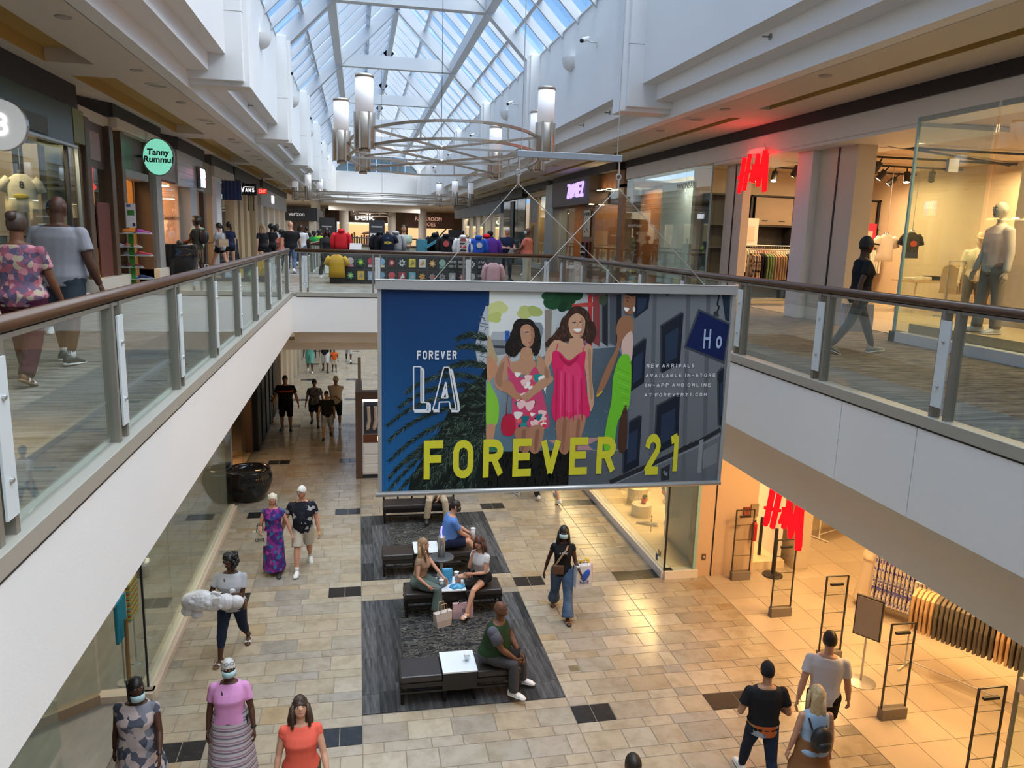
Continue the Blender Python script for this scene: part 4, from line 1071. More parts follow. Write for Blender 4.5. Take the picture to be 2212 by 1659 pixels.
    b = MB()
    b.loft([ring(*s) for s in secs])
    b.tube([S(0, -.012, .295), S(0, -.006, .325), HP(0, -.012, -.03)], [.040*H*W, .031*H*W, .030*H*W], 12)
    b.ell(hc, (.0455*H, .056*H, .066*H), 16, 12, hm)
    b.ell(HP(0, .014, -.034), (.034*H, .038*H, .034*H), 12, 8, hm)
    if face: b.tube([HP(0, .05, .012), HP(0, .061, -.012)], [.005*H, .0085*H], 8)
    for sx in (-1, 1): b.ell(HP(sx*.0455, -.004, -.004), (.006*H, .012*H, .019*H), 8, 6, hm)
    for (s0, e, w) in A:
        q = (.5+.5*bw)*(.88 if fem else 1)
        d = (e-s0)
        b.tube([s0+Vector((0, 0, .0)), s0+d*.3, s0+d*.7, e, e+(w-e)*.3, e+(w-e)*.75, w], [.028*H*q, .0295*H*q, .0265*H*q, .0235*H*q, .025*H*q, .018*H*q, .0155*H*q], 10)
        b.ell(s0-Vector((0, 0, .004*H)), (.030*H*q,)*3, 10, 8)
    for i in range(2):
        h, k, a = J['hip%d' % i], J['knee%d' % i], J['ank%d' % i]; q = .45+.55*bw
        b.tube([h+Vector((0, 0, .02*H)), h+(k-h)*.3, h+(k-h)*.7, k, k+(a-k)*.28, k+(a-k)*.7, a, a+Vector((0, 0, -.03*H))], [.052*H*q, .050*H*q, .038*H*q, .031*H*q, .033*H*q, .023*H*q, .019*H, .019*H], 12)
        b.ell(h+Vector((0, -.01*H, 0)), (.052*H*q,)*3, 10, 8)
    def hands(mb):
        for i, (s0, e, w) in enumerate(A):
            sx = (-1, 1)[i]; d = (w-e).normalized()
            side = d.cross(Vector((sx, 0, 0)))
            if side.length < .3: side = d.cross(Vector((0, 0, 1)))
            side.normalize(); pn = side.cross(d).normalized()     # side: across the palm; pn: palm normal axis
            if pn.x*sx > 0: pn = -pn
            hl = .054*H
            mb.loft([[w+d*t+side*(.019*H*wd*math.cos(2*PI*k/10))+pn*(.0095*H*math.sin(2*PI*k/10)) for k in range(10)] for t, wd in ((-.012*H, .78), (.015*H, 1.0), (.04*H, 1.12), (hl, 1.05))])
            for fi in range(4):
                o = (fi-1.5)*.0098*H; ln_ = (.036, .043, .041, .033)[fi]*H; c = R(curl+6*fi)
                p0 = w+d*(hl-.004*H)+side*o; p1 = p0+(d*math.cos(c*.4)+pn*math.sin(c*.4))*ln_*.45; p2 = p1+(d*math.cos(c)+pn*math.sin(c))*ln_*.32; p3 = p2+(d*math.cos(c*1.5)+pn*math.sin(c*1.5))*ln_*.25
                mb.tube([p0, p1, p2, p3], [.0052*H, .0050*H, .0046*H, .0036*H], 6)
            fw = side if (side.y > 0) == (True) else -side
            p0 = w+d*.012*H+fw*.014*H; p1 = p0+(d*.7+fw*.55+pn*.3).normalized()*.022*H; p2 = p1+(d*.9+fw*.1+pn*.5).normalized()*.022*H
            mb.tube([p0, p1, p2], [.0065*H, .0058*H, .0042*H], 6)
    remesh_later(b, 'body', sk, root, voxel, hands if fine else None)
    # ---- garments
    inf = .012
    tk, tm = top[0], top[1]
    if tk:
        t = MB(); hem = {'tee': -.045, 'long': -.045, 'crop': .07, 'tunic': -.10, 'tank': -.04, 'dress': 0, 'polo': -.04, 'hood': -.05}.get(tk, -.045)
        zs = [hem, (hem+.08)/2, .085, .15, .20, .245, .283, .306] if hem < .05 else [hem, .11, .15, .20, .245, .283, .306]
        t.loft([ring(*((s,)+secat(s)[1:]), inf=inf+(.010 if s < .02 else .004)) for s in zs])
        if tk != 'tank' and tk != 'dress_tank':
            for (s0, e, w) in A:
                q = (.5+.5*bw)*(.88 if fem else 1); d = e-s0
                if tk in ('long', 'hood'): t.tube([s0, s0+d*.5, e, e+(w-e)*.5, e+(w-e)*.98], [.041*H*q, .037*H*q, .033*H*q, .029*H*q, .026*H*q], 12)
                else:
                    sl = top[2] if len(top) > 2 and isinstance(top[2], float) else .62
                    t.tube([s0, s0+d*.3, s0+d*sl], [.036*H*q, .0375*H*q, (.039 if sl > .4 else .036)*H*q], 12)
                t.ell(s0-Vector((0, 0, .004*H)), (.0375*H*q,)*3, 10, 8)
        else:
            for sx in (-1, 1): t.tube([S(sx*.06, .03, .25), S(sx*.055, 0, .306), S(sx*.06, -.04, .26)], .014*H, 8)
        if tk == 'hood': t.ell(S(0, -.045, .30), (.07*H, .04*H, .035*H), 10, 8)
        if tk in ('polo', 'hood'): t.tube([S(.04*math.cos(2*PI*k/10), .036*math.sin(2*PI*k/10)-.006, .312) for k in range(11)], .009*H, 6)
        if tk == 'dress':
            hz_ = top[2] if len(top) > 2 else .08
            n = 20; R0 = []
            for (z, w_, d_) in ((hz+.03*H, .098, .082), (hz-.03*H, .106, .09), (hz-.12*H, .112, .098), (hz_*H+.12*H, .118, .135), (hz_*H, .13, .155)):
                R0.append([Vector((w_*bw*H*math.cos(2*PI*k/n)+.012*math.cos(2*PI*k/n*6)*(z < hz), d_*bw*H*math.sin(2*PI*k/n)+(0.0), z)) for k in range(n)])
            t.loft(R0)
        remesh_later(t, 'dress' if tk.startswith('dress') else ('hoodie' if tk == 'hood' else 'shirt'), tm, root, voxel*1.3)
    bk, bm_ = bottom[0], bottom[1]
    if bk and bk != 'none':
        t = MB()
        if bk.startswith('skirt'):
            hz_ = bottom[2] if len(bottom) > 2 else .25; n = 24; R0 = []
            for (z, w_, d_) in ((hz+.10*H, .090, .072), (hz+.03*H, .108, .088), (hz-.06*H, .118, .100), ((hz+hz_*H)/2-.03*H, .130, .13), (hz_*H, .146, .165)):
                R0.append([Vector(((w_*bw+.008)*H*math.cos(2*PI*k/n)+(.008*math.cos(7*2*PI*k/n) if z < hz else 0), (d_*(.35+.65*bw)+.006)*H*math.sin(2*PI*k/n), z)) for k in range(n)])
            t.loft(R0)
        else:
            t.loft([ring(*((s,)+secat(s)[1:]), inf=.010) for s in (-.055, -.02, .025, .075)])
            fr_ = {'pants': 2.0, 'jeans': 1.93, 'leggings': 1.86, 'shorts': .86, 'long_shorts': 1.12, 'short_shorts': .42, 'capri': 1.6, 'wide': 1.95}[bk]
            for i in range(2):
                h, k, a = J['hip%d' % i], J['knee%d' % i], J['ank%d' % i]; q = .45+.55*bw
                ex = {'leggings': .006, 'jeans': .010, 'pants': .017, 'shorts': .024, 'long_shorts': .026, 'short_shorts': .015, 'capri': .013, 'wide': .03}[bk]
                P_l = [h+Vector((0, 0, .02*H)), h+(k-h)*.3]; rr = [.052*H*q+ex, .050*H*q+ex]
                if fr_ <= 1: P_l.append(h+(k-h)*fr_); rr.append(.042*H*q+ex*1.15)
                else:
                    P_l += [h+(k-h)*.7, k]; rr += [.039*H*q+ex, .033*H*q+ex]
                    g = fr_-1
                    P_l += [k+(a-k)*g*.35, k+(a-k)*g]; rr += [.033*H*q+ex, (.023+(.012 if bk == 'pants' else .03 if bk == 'wide' else .0))*H+ex*.8]
                t.tube(P_l, rr, 14); t.ell(h+Vector((0, -.012*H, 0)), (.054*H*q+ex,)*3, 10, 8)
        remesh_later(t, {'skirt': 'skirt'}.get(bk[:5], 'shorts' if 'shorts' in bk else 'trousers'), bm_, root, voxel*1.3)
    # ---- shoes
    sm = {'white': (SHOEW, SHOEW), 'black': (SHOEB, SHOEB), 'blackw': (SHOEB, SHOEW), 'tan': (SHOET, SHOEB), 'sandal': (SHOEP, SHOET), 'grey': (M('shoe_grey', (.1, .1, .11), .6), SHOEW)}.get(shoes)
    for an_, fd, fp in feet:
        an = an_+off; rt = Vector((fd.y, -fd.x, 0)).normalized(); up = rt.cross(fd).normalized()
        if up.z < 0: up = -up
        P0 = an-up*ank
        L_ = .152*H; o = MB()
        def sec(t, w, h, lo=0.0, n=12):
            c = P0+fd*(t*L_-.045*H)
            return [c+rt*w*H*math.cos(2*PI*k/n)+up*(lo+(h*H)*(.5+.5*math.sin(2*PI*k/n))) for k in range(n)]
        if sm is None:
            pass
        elif shoes in ('sandal', 'tan'):
            o.loft([sec(0, .018, .014), sec(.2, .024, .014), (sec(.6, .024, .013)), sec(.85, .028, .013), sec(1.0, .016, .012)])
            o.mat(1)
            o.loft([sec(.62, .03, .030), sec(.74, .031, .027)]); o.loft([sec(.3, .027, .04), sec(.38, .027, .038)])
            o.mat(0)
            # the foot itself
            o2 = MB(); o2.loft([sec(.02, .015, .045), sec(.25, .021, .048), sec(.6, .023, .032), sec(.85, .025, .022), sec(.98, .014, .016)]); o2.build('foot', sk, root, smooth=True)
            o.build('sandal', [sm[1], sm[0]], root, smooth=True)
        else:
            o.loft([sec(-.02, .018, .052), sec(.12, .024, .062), sec(.36, .024, .060), sec(.62, .026, .042), sec(.86, .027, .030), sec(1.0, .013, .020)])
            o.mat(1); o.loft([[p for p in sec(t, w, .016)] for t, w in ((-.04, .017), (.12, .0265), (.4, .0255), (.7, .029), (.9, .028), (1.03, .014))])
            o.build('shoe', list(sm), root, smooth=True)
        if sock: MB().tube([an+Vector((0, 0, -.01*H)), an+(J['knee0' if an_.x < 0 else 'knee1']-an)*.22], [.022*H, .024*H], 12).build('sock', sock, root, smooth=True)
    # ---- hair
    hs = hair[0]; hmat = HAIRC[hair[1]] if isinstance(hair[1], str) else hair[1]
    if hs != 'bald':
        o = MB(); inf_h = 1.06 if hs in ('short', 'fade') else 1.12
        nv, nu = 10, 18; rings = []
        for j in range(0, nv+1):
            ring_ = []
            for k in range(nu):
                a = 2*PI*k/nu; fwd = math.sin(a)
                lim = {'short': .62, 'fade': .60}.get(hs, .66); lim_f = .42
                tmax = PI*(lim+(lim_f-lim)*max(0, fwd)**.8)
                t = .02+tmax*j/nv
                rr_ = inf_h*(1+(.05*math.sin(5*a+j) if 'curl' in hs else 0))
                ring_.append(HP(.0455*rr_*math.sin(t)*math.cos(a), .056*rr_*math.sin(t)*math.sin(a)-.003, .066*rr_*math.cos(t)+.002))
            rings.append(ring_)
        o.loft(rings, caps=True)
        def lock(p0, p1, p2, r0, r1, flat=1.0): o.tube([HP(*p0), HP(*p1), HP(*p2)], [(r0*H*flat, r0*H), (r0*H*1.05*flat, r0*H*1.05), (r1*H*flat, r1*H)], 10)
        rg_ = random.Random(len(label)*7+int(H*1000))
        if hs in ('long', 'long_curl', 'long_bangs'):
            ln_ = hair[2] if len(hair) > 2 else .20
            n = 14
            R0 = [[HP((.052 if z > -.1 else .06)*math.cos(PI+PI*k/(n-1)) if False else (.05+.012*min(1, -z*6 if z < 0 else 0))*math.cos(2*PI*k/n), -.030+.030*math.sin(2*PI*k/n)-.05*min(.3, max(0, -z)), z) for k in range(n)] for z in (.03, -.02, -.06, -.10, -ln_*.8, -ln_)]
            o.loft(R0)
            for q in range(10 if 'curl' in hs else 5):
                x = rg_.uniform(-.06, .06); z1 = -ln_*rg_.uniform(.7, 1.05)
                lock((x*.8, -.03+rg_.uniform(-.01, .02), .0), (x*1.1, -.045+rg_.uniform(-.01, .02), z1*.55), (x*1.15, -.045+rg_.uniform(-.02, .02), z1), .020, .008)
            for sx in (-1, 1): lock((sx*.044, .018, .02), (sx*.052, .012, -.05), (sx*.055, .012, -ln_*.75), .014, .009)
        if hs in ('curl', 'bob', 'bob_curl'):
            for q in range(90 if 'curl' in hs else 0):
                a = rg_.uniform(0, 2*PI); z = rg_.uniform(-.055, .06); f = math.sin(a)
                if f > .35 and z < .035: continue
                rr_ = 1.12; r0 = rg_.uniform(.014, .024)
                o.ell(HP(.05*rr_*math.cos(a)*math.sqrt(max(.1, 1-(z/.09)**2)), .056*rr_*f*math.sqrt(max(.1, 1-(z/.09)**2))-.006, z), (r0*H,)*3, 7, 5)
            if hs == 'bob': o.loft([[HP(.052*math.cos(PI+PI*k/12), -.005+.058*math.sin(PI+PI*k/12), z) for k in range(13)]+[HP(.036*math.cos(2*PI-PI*k/12), -.005+.04*math.sin(2*PI-PI*k/12), z) for k in range(13)] for z in (.05, .02, -.04, -.085)])
        if hs == 'bun': o.ell(HP(0, -.055, .045), (.03*H,)*3, 10, 8)
        if hs == 'ponytail': lock((0, -.055, .02), (0, -.085, -.04), (0, -.07, -.15), .02, .009)
        if hs == 'puff': o.ell(HP(0, -.02, .02), (.075*H, .075*H, .07*H), 12, 9)
        o.build('hair', hmat, root, smooth=True)
    if cap:
        o = MB(); R0 = []
        for j in range(7):
            t = .05+PI*.5*j/6*.98; R0.append([HP(.049*math.sin(t)*math.cos(2*PI*k/16), .060*math.sin(t)*math.sin(2*PI*k/16)-.002, .074*math.cos(t)+.008) for k in range(16)])
        o.loft(R0)
        vis_ = [HP(.045*math.cos(PI*k/8), .05+.055*math.sin(PI*k/8)*1.0, .014-.012*math.sin(PI*k/8)) for k in range(9)]
        o.prism([tuple(p) for p in vis_], hm @ Vector((0, 0, .007*H)))
        o.build('cap', cap, root, smooth=False)
    # ---- face
    if face:
        for sx in (-1, 1):
            e = MB(); e.ell(HP(sx*.0175, .0475, .006), (.0085*H, .005*H, .0055*H), 8, 6, hm); e.mat(1).ell(HP(sx*.0175, .0515, .006), (.0042*H, .002*H, .0048*H), 8, 6, hm)
            e.build('eye', [EYEW, EYEI], root, smooth=True)
            MB().tube([HP(sx*.008, .0535, .018), HP(sx*.018, .0525, .022), HP(sx*.028, .046, .018)], .0028*H, 6).build('eyebrow', hmat if hs != 'bald' else HAIRC['dkbrown'], root)
        if not mask: MB().ell(HP(0, .0505, -.030), (.014*H, .0045*H, .005*H), 10, 6, hm).build('mouth', LIPS, root, smooth=True)
    if mask:
        o = MB(); dz = mask[1] if isinstance(mask, tuple) else -.028
        mm = mask[0] if isinstance(mask, tuple) else mask
        o.loft([[HP(.047*math.cos(a), .013+.052*math.sin(a), z+dz) for a in [PI*.02+PI*.96*k/12 for k in range(13)]]+[HP(.043*math.cos(a), .013+.045*math.sin(a), z+dz) for a in [PI*.98-PI*.96*k/12 for k in range(13)]] for z in (-.022, 0, .02)])
        o.build('face_mask', mm, root, smooth=True)
    if glasses:
        o = MB(); dz = .006 if glasses == 'face' else .05; dy = .0 if glasses == 'face' else -.006
        for sx in (-1, 1):
            o.tube([HP(sx*.0185+.014*math.cos(2*PI*k/10), .056+dy, dz+.011*math.sin(2*PI*k/10)) for k in range(11)], .0018*H, 5)
            o.obox(HP(sx*.032, .055+dy, dz+.004), HP(sx*.048, .0, dz+.003), .003, .004)
        o.build('glasses', CHAR, root)
    if extra: extra(root, dict(S=S, HP=HP, A=A, J=J, H=H, ring=ring, secat=secat))
    return root, dict(S=S, HP=HP, A=A, J=J, H=H)
def wpos(root, p):
    """point of a figure in world space"""
    return Vector(root.location)+Matrix.Rotation(root.rotation_euler[2], 3, 'Z') @ Vector(p)
def chest_print(body, mat, s=.2, size=.05, w=.2, y=.09, th=.2):
    def f(root, g):
        block_sign(body, mat, root, g['S'](0, y, s), PI, w, size, .003, th)
    return f
def strap(mat, bagpos=None, r=.008, side=1):
    """cross-body strap lying over the chest"""
    def f(root, g):
        S = g['S']; sec = g['secat']; pts = []
        pf = [(-side*.05, .02, .31), (-side*.03, .075, .26), (side*.02, .097, .2), (side*.06, .085, .12), (side*.10, .05, .04), (side*.105, .0, .02)]
        MB().tube([S(*p) for p in pf], [(r*2.2, r*.5)]*6, 6).build('strap', mat, root, smooth=True)
    return f
STROLL1 = ((13, 2, 5, -4), (-9, 2, 12, 12)); STROLL2 = (STROLL1[1], STROLL1[0])
WALK1 = ((24, 2, 6, -6), (-16, 2, 22, 24)); WALK2 = ((-16, 2, 22, 24), (24, 2, 6, -6))
WALKA1 = (('fk', -18, 9, 12, 4), ('fk', 20, 9, 18, 6)); WALKA2 = (('fk', 20, 9, 18, 6), ('fk', -18, 9, 12, 4))
STAND = ((2, 3, 2, 0), (-2, 3, 2, 0))

# ---------------------------------------------------------------- hanging garments, racks
_gm = {}
def garment_mesh(mat, kind='shirt'):
    k = (mat.name, kind)
    if k in _gm: return _gm[k]
    rg_ = random.Random(len(_gm)); 
    if kind == 'shirt': prof = [(0, 0), (.06, .005), (.20, -.06), (.235, -.26), (.215, -.5), (.22, -.62), (-.22, -.62), (-.215, -.5), (-.235, -.26), (-.20, -.06), (-.06, .005)]
    elif kind == 'long': prof = [(0, 0), (.06, .005), (.18, -.06), (.2, -.3), (.24, -.8), (.27, -1.15), (-.27, -1.15), (-.24, -.8), (-.2, -.3), (-.18, -.06), (-.06, .005)]
    else: prof = [(0, 0), (.17, 0), (.19, -.3), (.17, -.75), (-.17, -.75), (-.19, -.3), (-.17, 0)]
    m_ = MB(); n = len(prof)
    R0 = []
    for t, sc_, in ((-.024, .9), (-.014, .99), (0, 1.02), (.014, .99), (.024, .9)):
        R0.append([(p[0]*sc_+rg_.uniform(-.006, .006), t+rg_.uniform(-.004, .004), p[1]*(1 if sc_ > .95 else .99)) for p in prof])
    m_.loft(R0)
    m_.tube([(0, 0, 0), (0, 0, .05), (.02, 0, .08), (0, 0, .095)], .003, 5)
    _gm[k] = m_.mesh('garment', mat); return _gm[k]
_rack_me = {}
def clothes_rack(label, loc, rz, ln, h, mats, glabel, ggroup, kind='shirt', sp=.07, metal=None, frame=True, rail_z=None, jitter=.045):
    metal = metal or STEEL
    t = thing('clothes_rack', label, 'rack', loc, rz)
    MB().cyl((-ln/2, 0, h), (ln/2, 0, h), .014, 8).build('rail', metal, t)
    for sx in (-1, 1):
        if frame:
            MB().cyl((sx*ln/2, 0, .03), (sx*ln/2, 0, h), .014, 8).build('upright', metal, t)
            MB().cyl((sx*ln/2, -.25, .03), (sx*ln/2, .25, .03), .016, 8).build('foot', metal, t)
    if frame: MB().cyl((-ln/2, 0, .12), (ln/2, 0, .12), .012, 8).build('brace', metal, t)
    rg_ = random.Random(int(ln*100)+len(label)); n = int((ln-.1)/sp); c, s = math.cos(rz), math.sin(rz)
    runl = 0; mi = 0
    for i in range(n):
        if runl <= 0: mi = rg_.randrange(len(mats)); runl = rg_.randint(2, 5)
        runl -= 1
        x = -ln/2+.06+i*sp
        o = inst(garment_mesh(mats[mi], kind), 'garment', None, (loc[0]+c*x, loc[1]+s*x, loc[2]+h-.095)); o.rotation_euler = (0, 0, rz+PI/2+rg_.uniform(-jitter, jitter))
        tag(o, glabel, 'garment', ggroup)
    return t
# ================================================================ upper level shops
WOODB = M('brown_shop_wood', (.085, .05, .03), .4, noise=(3, (.12, .07, .042)), stretch=(1, 1, .2))
WOODO = M('orange_wood', (.30, .13, .035), .4, noise=(3, (.38, .18, .055)), stretch=(1, 1, .2))
WOODT = M('tan_wood', (.42, .29, .16), .5, noise=(4, (.48, .35, .20)), stretch=(1, 1, .25))
GREYW = M('grey_shop_panel', (.42, .41, .39), .5)
CREAM = M('cream_shop', (.62, .55, .45), .55)
HMW = M('shop_white', (.74, .72, .70), .5)
STOREW = M('store_cream_wall', (.66, .52, .36), .6)
STOREF = M('store_floor_tile', (.50, .40, .29), .25)
DKUNIT = M('dark_wall_unit', (.022, .020, .020), .6)
OAK = M('grey_oak', (.22, .16, .11), .5, noise=(4, (.27, .20, .14)), stretch=(.3, 1, 1))
OLIVE = M('olive_panel', (.16, .17, .03), .4, noise=(2, (.22, .22, .05)))
GREENP = M('dark_green_panel', (.006, .022, .006), .25, noise=(1.5, (.012, .05, .012)))
def store(name, label, loc=(0, 0, 0)):
    return thing(name, label, 'storefront', loc)
_wn = [0]
def BX(par, name, mat, x0, y0, z0, x1, y1, z1, bevel=0):
    if name.startswith('inner_') or name in ('display_wall', 'display_back'):      # rooms behind the fronts belong to the setting
        _wn[0] += 1; nm_ = {'inner_floor': 'floor_shop_%d', 'inner_ceiling': 'ceiling_shop_%d'}.get(name, 'wall_shop_%d') % _wn[0]
        return tag(MB().box(x0, y0, z0, x1, y1, z1).build(nm_, mat), kind='structure')
    lx, ly, lz = par.location
    return MB().box(x0-lx, y0-ly, z0-lz, x1-lx, y1-ly, z1-lz).build(name, mat, par, bevel=bevel)
# enclosing walls of the upper level
for nm, x in (('wall_shops_left', -9.4), ('wall_shops_right', 14.4)):
    tag(MB().box(x-.1, -4, 0, x+.1, YE+45, 4.3).build(nm, STOREW), kind='structure')
tag(MB().box(-9.4, -4.2, -5.2, 14.4, -4, 4.3).build('wall_near', WALLP), kind='structure')

# ---- S1: sports clothing shop, near left
s1 = store('shop_front', 'dark near-left shop front with green sign box and glass window', (-5.2, 10, 0))
BX(s1, 'top_band', BLACK, -5.45, -3, 3.56, -5.12, 16.35, 4.0)
BX(s1, 'sign_box', GREENP, -5.5, -3, 2.88, -5.06, 15.85, 3.56)
BX(s1, 'sign_end', OLIVE, -5.5, 15.86, 2.95, -5.05, 16.42, 3.55)
BX(s1, 'sign_rim', STEEL, -5.12, -3, 2.84, -5.0, 15.88, 2.88)
BX(s1, 'base', CREAM, -5.35, -3, 0, -5.15, 16.4, .18)
for y in (4.5, 7.3, 10.1, 12.9): BX(s1, 'glass_pane', GLS, -5.22, y, .18, -5.20, y+2.75, 2.86)
BX(s1, 'glass_pane', GLS, -5.22, 15.9, .18, -5.20, 16.4, 2.93)
BX(s1, 'corner_frame', CHAR, -5.24, 15.82, .18, -5.18, 15.88, 2.9)
BX(s1, 'corner_frame', STEEL, -5.24, 16.4, 0, -5.18, 16.46, 3.5)
BX(s1, 'clad_pier', M('tan_clad', (.27, .21, .15), .5), -6.6, 16.1, 0, -6.2, 17.1, 3.2)
BX(s1, 'clad_pier', M('tan_clad'), -6.0, 16.05, 0, -5.75, 16.38, 2.9)
BX(s1, 'display_wall', OLIVE, -7.6, 16.9, 0, -5.3, 17.0, 3.3)
BX(s1, 'display_wall', M('olive_wall2', (.20, .15, .05), .6), -7.6, 8, 0, -7.5, 16.9, 3.3)
BX(s1, 'grid_panel', M('grid_grey', (.11, .12, .10), .5, metal=.3), -5.06, 13.3, 2.92, -5.04, 14.6, 3.2)
lamp('window_spot', 'AREA', (-6.3, 14.6, 3.2), 26, (1, .8, .5), .8, target=(-5.9, 15.5, 1.6))
# hanging T-shirt on display
def tee(label, loc, rz, mat, sc=1.0, sleeve=.2, group=None, name='tshirt', hood=False, long=False, neckm=None, rod=0):
    t = thing(name, label, 'shirt', loc, rz, group)
    m_ = MB(); ringf = lambda z, w, d: [(w*math.cos(2*PI*k/16)*sc, d*math.sin(2*PI*k/16)*sc, z*sc) for k in range(16)]
    m_.loft([ringf(0, .25, .11), ringf(.2, .235, .10), ringf(.45, .25, .12), ringf(.58, .235, .10), ringf(.66, .13, .07), ringf(.69, .085, .06)])
    for sx in (-1, 1):
        pts = [(sx*.19*sc, 0, .6*sc), (sx*.27*sc, 0, .52*sc), (sx*(.30+.02)*sc, 0, (.36 if not long else .3)*sc)]
        if long: pts.append((sx*.30*sc, .02*sc, .02*sc))
        m_.tube(pts, [.085*sc, .08*sc, .085*sc]+([.055*sc] if long else []), 12)
    if hood: m_.ell((0, -.05*sc, .70*sc), (.13*sc, .11*sc, .08*sc), 12, 8)
    m_.build('fabric', mat, t, smooth=True)
    if rod: MB().cyl((0, 0, .7*sc), (0, 0, rod-loc[2]), .008, 6).build('hanger_rod', STEEL, t)
    MB().tube([(0, 0, .64*sc), (0, 0, .76*sc)], .055*sc, 12).build('neck_form', neckm or BLACK, t, smooth=True)
    return t
t = tee('large cream T-shirt with a number and yellow print hanging in the near-left window', (-5.8, 15.35, 1.66), .35, cloth('cream_tee', (.62, .56, .45)), .95, rod=3.3)
block_sign('8', CHAR, t, (0, -.112, .47), 0, .07, .12, .004, .18); MB().ell((-.02, -.105, .27), (.12, .012, .05), 12, 6).build('print_patch', M('tee_yellow', (.55, .42, .03), .7), t, smooth=True)
for k, (mt, z) in enumerate(((BLACK, 1.0), (cloth('navy_fold', (.03, .06, .10)), 1.08), (cloth('white_fold', (.6, .6, .6)), 1.16), (cloth('maroon_fold', (.09, .02, .03)), .92), (cloth('grey_fold', (.22, .22, .23)), 1.24))):
    o = MB().box(-.2, -.16, 0, .2, .16, .07).build('folded_shirt', mt, None, (-5.75, 13.2, z+.35), bevel=.02); tag(o, '%s folded shirt in the stack at the near-left window' % ('black', 'navy', 'white', 'maroon', 'grey')[k], 'shirt', 'folded shirts in the near-left window')
dw = MB().box(-.3, -.5, 0, .3, .5, 1.26).box(-.32, -.52, 1.26, .32, .52, 1.27).build('display_plinth', CHAR, None, (-5.75, 13.2, 0)); tag(dw, 'dark display plinth under folded shirts in the near-left window', 'plinth')
o = inst(garment_mesh(BLACK), 'garment', None, (-5.55, 12.5, 2.5)); o.rotation_euler = (0, 0, .9); tag(o, 'black top hanging at the far left edge of the window', 'garment')
# round blade sign
rs = thing('round_sign', 'round white blade sign at the left picture edge', 'sign', (-4.75, 12.05, 2.78))
MB().tube([(0, -.04, 0), (0, .04, 0)], .33, 28).build('disc', M('round_sign_white', (.62, .62, .62), .4, emit=.25), rs)
MB().tube([(0, -.045, 0), (0, .045, 0)], .345, 28, caps=False).build('rim', STEEL, rs)
block_sign('B', glow('sign_glow_white', (1, 1, 1), .7), rs, (.02, -.05, 0), 0, .18, .3, .01, .2)
MB().box(-.45, -.02, .0, -.33, .02, .04).build('bracket', CHAR, rs)

# ---- S2: brown wooden shop with oval sign
s2 = store('shop_front', 'brown wooden shop front with cream cornice and lit oval sign', (-5.2, 19.5, 0))
BX(s2, 'top_band', BLACK, -5.6, 18.3, 3.72, -5.05, 22.4, 4.0)
MB().prism([(-.7, -2.85, 3.64), (.15, -1.1, 3.72), (-.2, -1.1, 3.72), (-.9, -2.85, 3.64)], (0, 0, .34)).build('top_band', BLACK, s2)
BX(s2, 'cornice', CREAM, -5.5, 18.3, 3.5, -4.98, 22.45, 3.72, .02)
BX(s2, 'cornice', CREAM, -5.8, 16.5, 3.48, -5.15, 18.3, 3.7, .02)
BX(s2, 'frieze', WOODB, -5.5, 16.6, 2.6, -5.2, 18.25, 3.5)
BX(s2, 'frieze_panel', M('pink_panel', (.36, .26, .22), .5), -5.2, 16.85, 2.75, -5.17, 17.7, 3.3)
for y in (16.55, 18.05, 18.85, 21.1): BX(s2, 'pilaster', WOODB, -5.45, y, 0, -5.08, y+.26, 3.5, .01)
BX(s2, 'pilaster', M('pilaster_grey', (.30, .29, .27), .5), -5.45, 21.45, 0, -5.0, 22.0, 3.5, .01)
BX(s2, 'door_header', M('header_grey', (.30, .29, .28), .5), -5.5, 19.1, 2.55, -5.1, 21.1, 2.72)
BX(s2, 'door_frieze', WOODB, -5.5, 19.1, 2.72, -5.2, 21.1, 3.5)
BX(s2, 'glass_pane', GLS, -5.24, 16.81, .55, -5.22, 18.05, 2.6)
BX(s2, 'glass_pane', GLS, -5.24, 18.3, .55, -5.22, 18.85, 3.3)
BX(s2, 'sill', CREAM, -5.5, 16.5, 0, -4.98, 19.0, .42, .01)
BX(s2, 'sill', CREAM, -5.5, 21.1, 0, -4.95, 22.15, .42, .01)
BX(s2, 'door_leaf', WOODO, -6.7, 20.95, 0, -5.45, 21.1, 2.55)
BX(s2, 'inner_wall', M('inner_orange', (.62, .38, .15), .6), -8.5, 22.0, 0, -5.5, 22.1, 3.3)
BX(s2, 'inner_wall', M('inner_tan', (.5, .36, .22), .6), -8.5, 16.4, 0, -8.4, 22.0, 3.3)
BX(s2, 'inner_ceiling', CEIL, -8.5, 16.4, 3.3, -5.5, 22.0, 3.35)
BX(s2, 'shelf_wall', WOODT, -7.3, 18.2, 0, -7.2, 19.6, 2.3)
lamp('shop_light', 'AREA', (-6.9, 20.3, 3.25), 110, (1, .66, .3), 1.6)
o = MB().box(-.01, -.35, 0, .01, .35, .9).build('poster', M('teal_poster', (.03, .16, .17), .5), None, (-5.28, 17.4, 1.0)); tag(o, 'teal poster with a red patch behind the brown shop window', 'poster')
MB().box(.011, .1, .2, .014, .32, .45).build('patch', M('poster_red', (.6, .05, .04), .5), o)
o = MB().box(-.012, -.4, 0, .012, .4, 1.5).build('brown_board', M('brown_board', (.12, .03, .018), .5), None, (-5.15, 17.55, .43)); tag(o, 'tall dark red-brown board leaning at the brown shop window', 'board')
o = MB().prism([(0, -.1, 0), (0, .25, .12), (0, .05, .2), (0, .1, .55), (0, -.25, .15), (0, -.12, -.35)], (.01, 0, 0)).build('window_sticker', M('sticker_red', (.75, .06, .04), .5, emit=.3), None, (-5.215, 17.2, 2.1)); tag(o, 'jagged red sticker on the brown shop window', 'sticker')
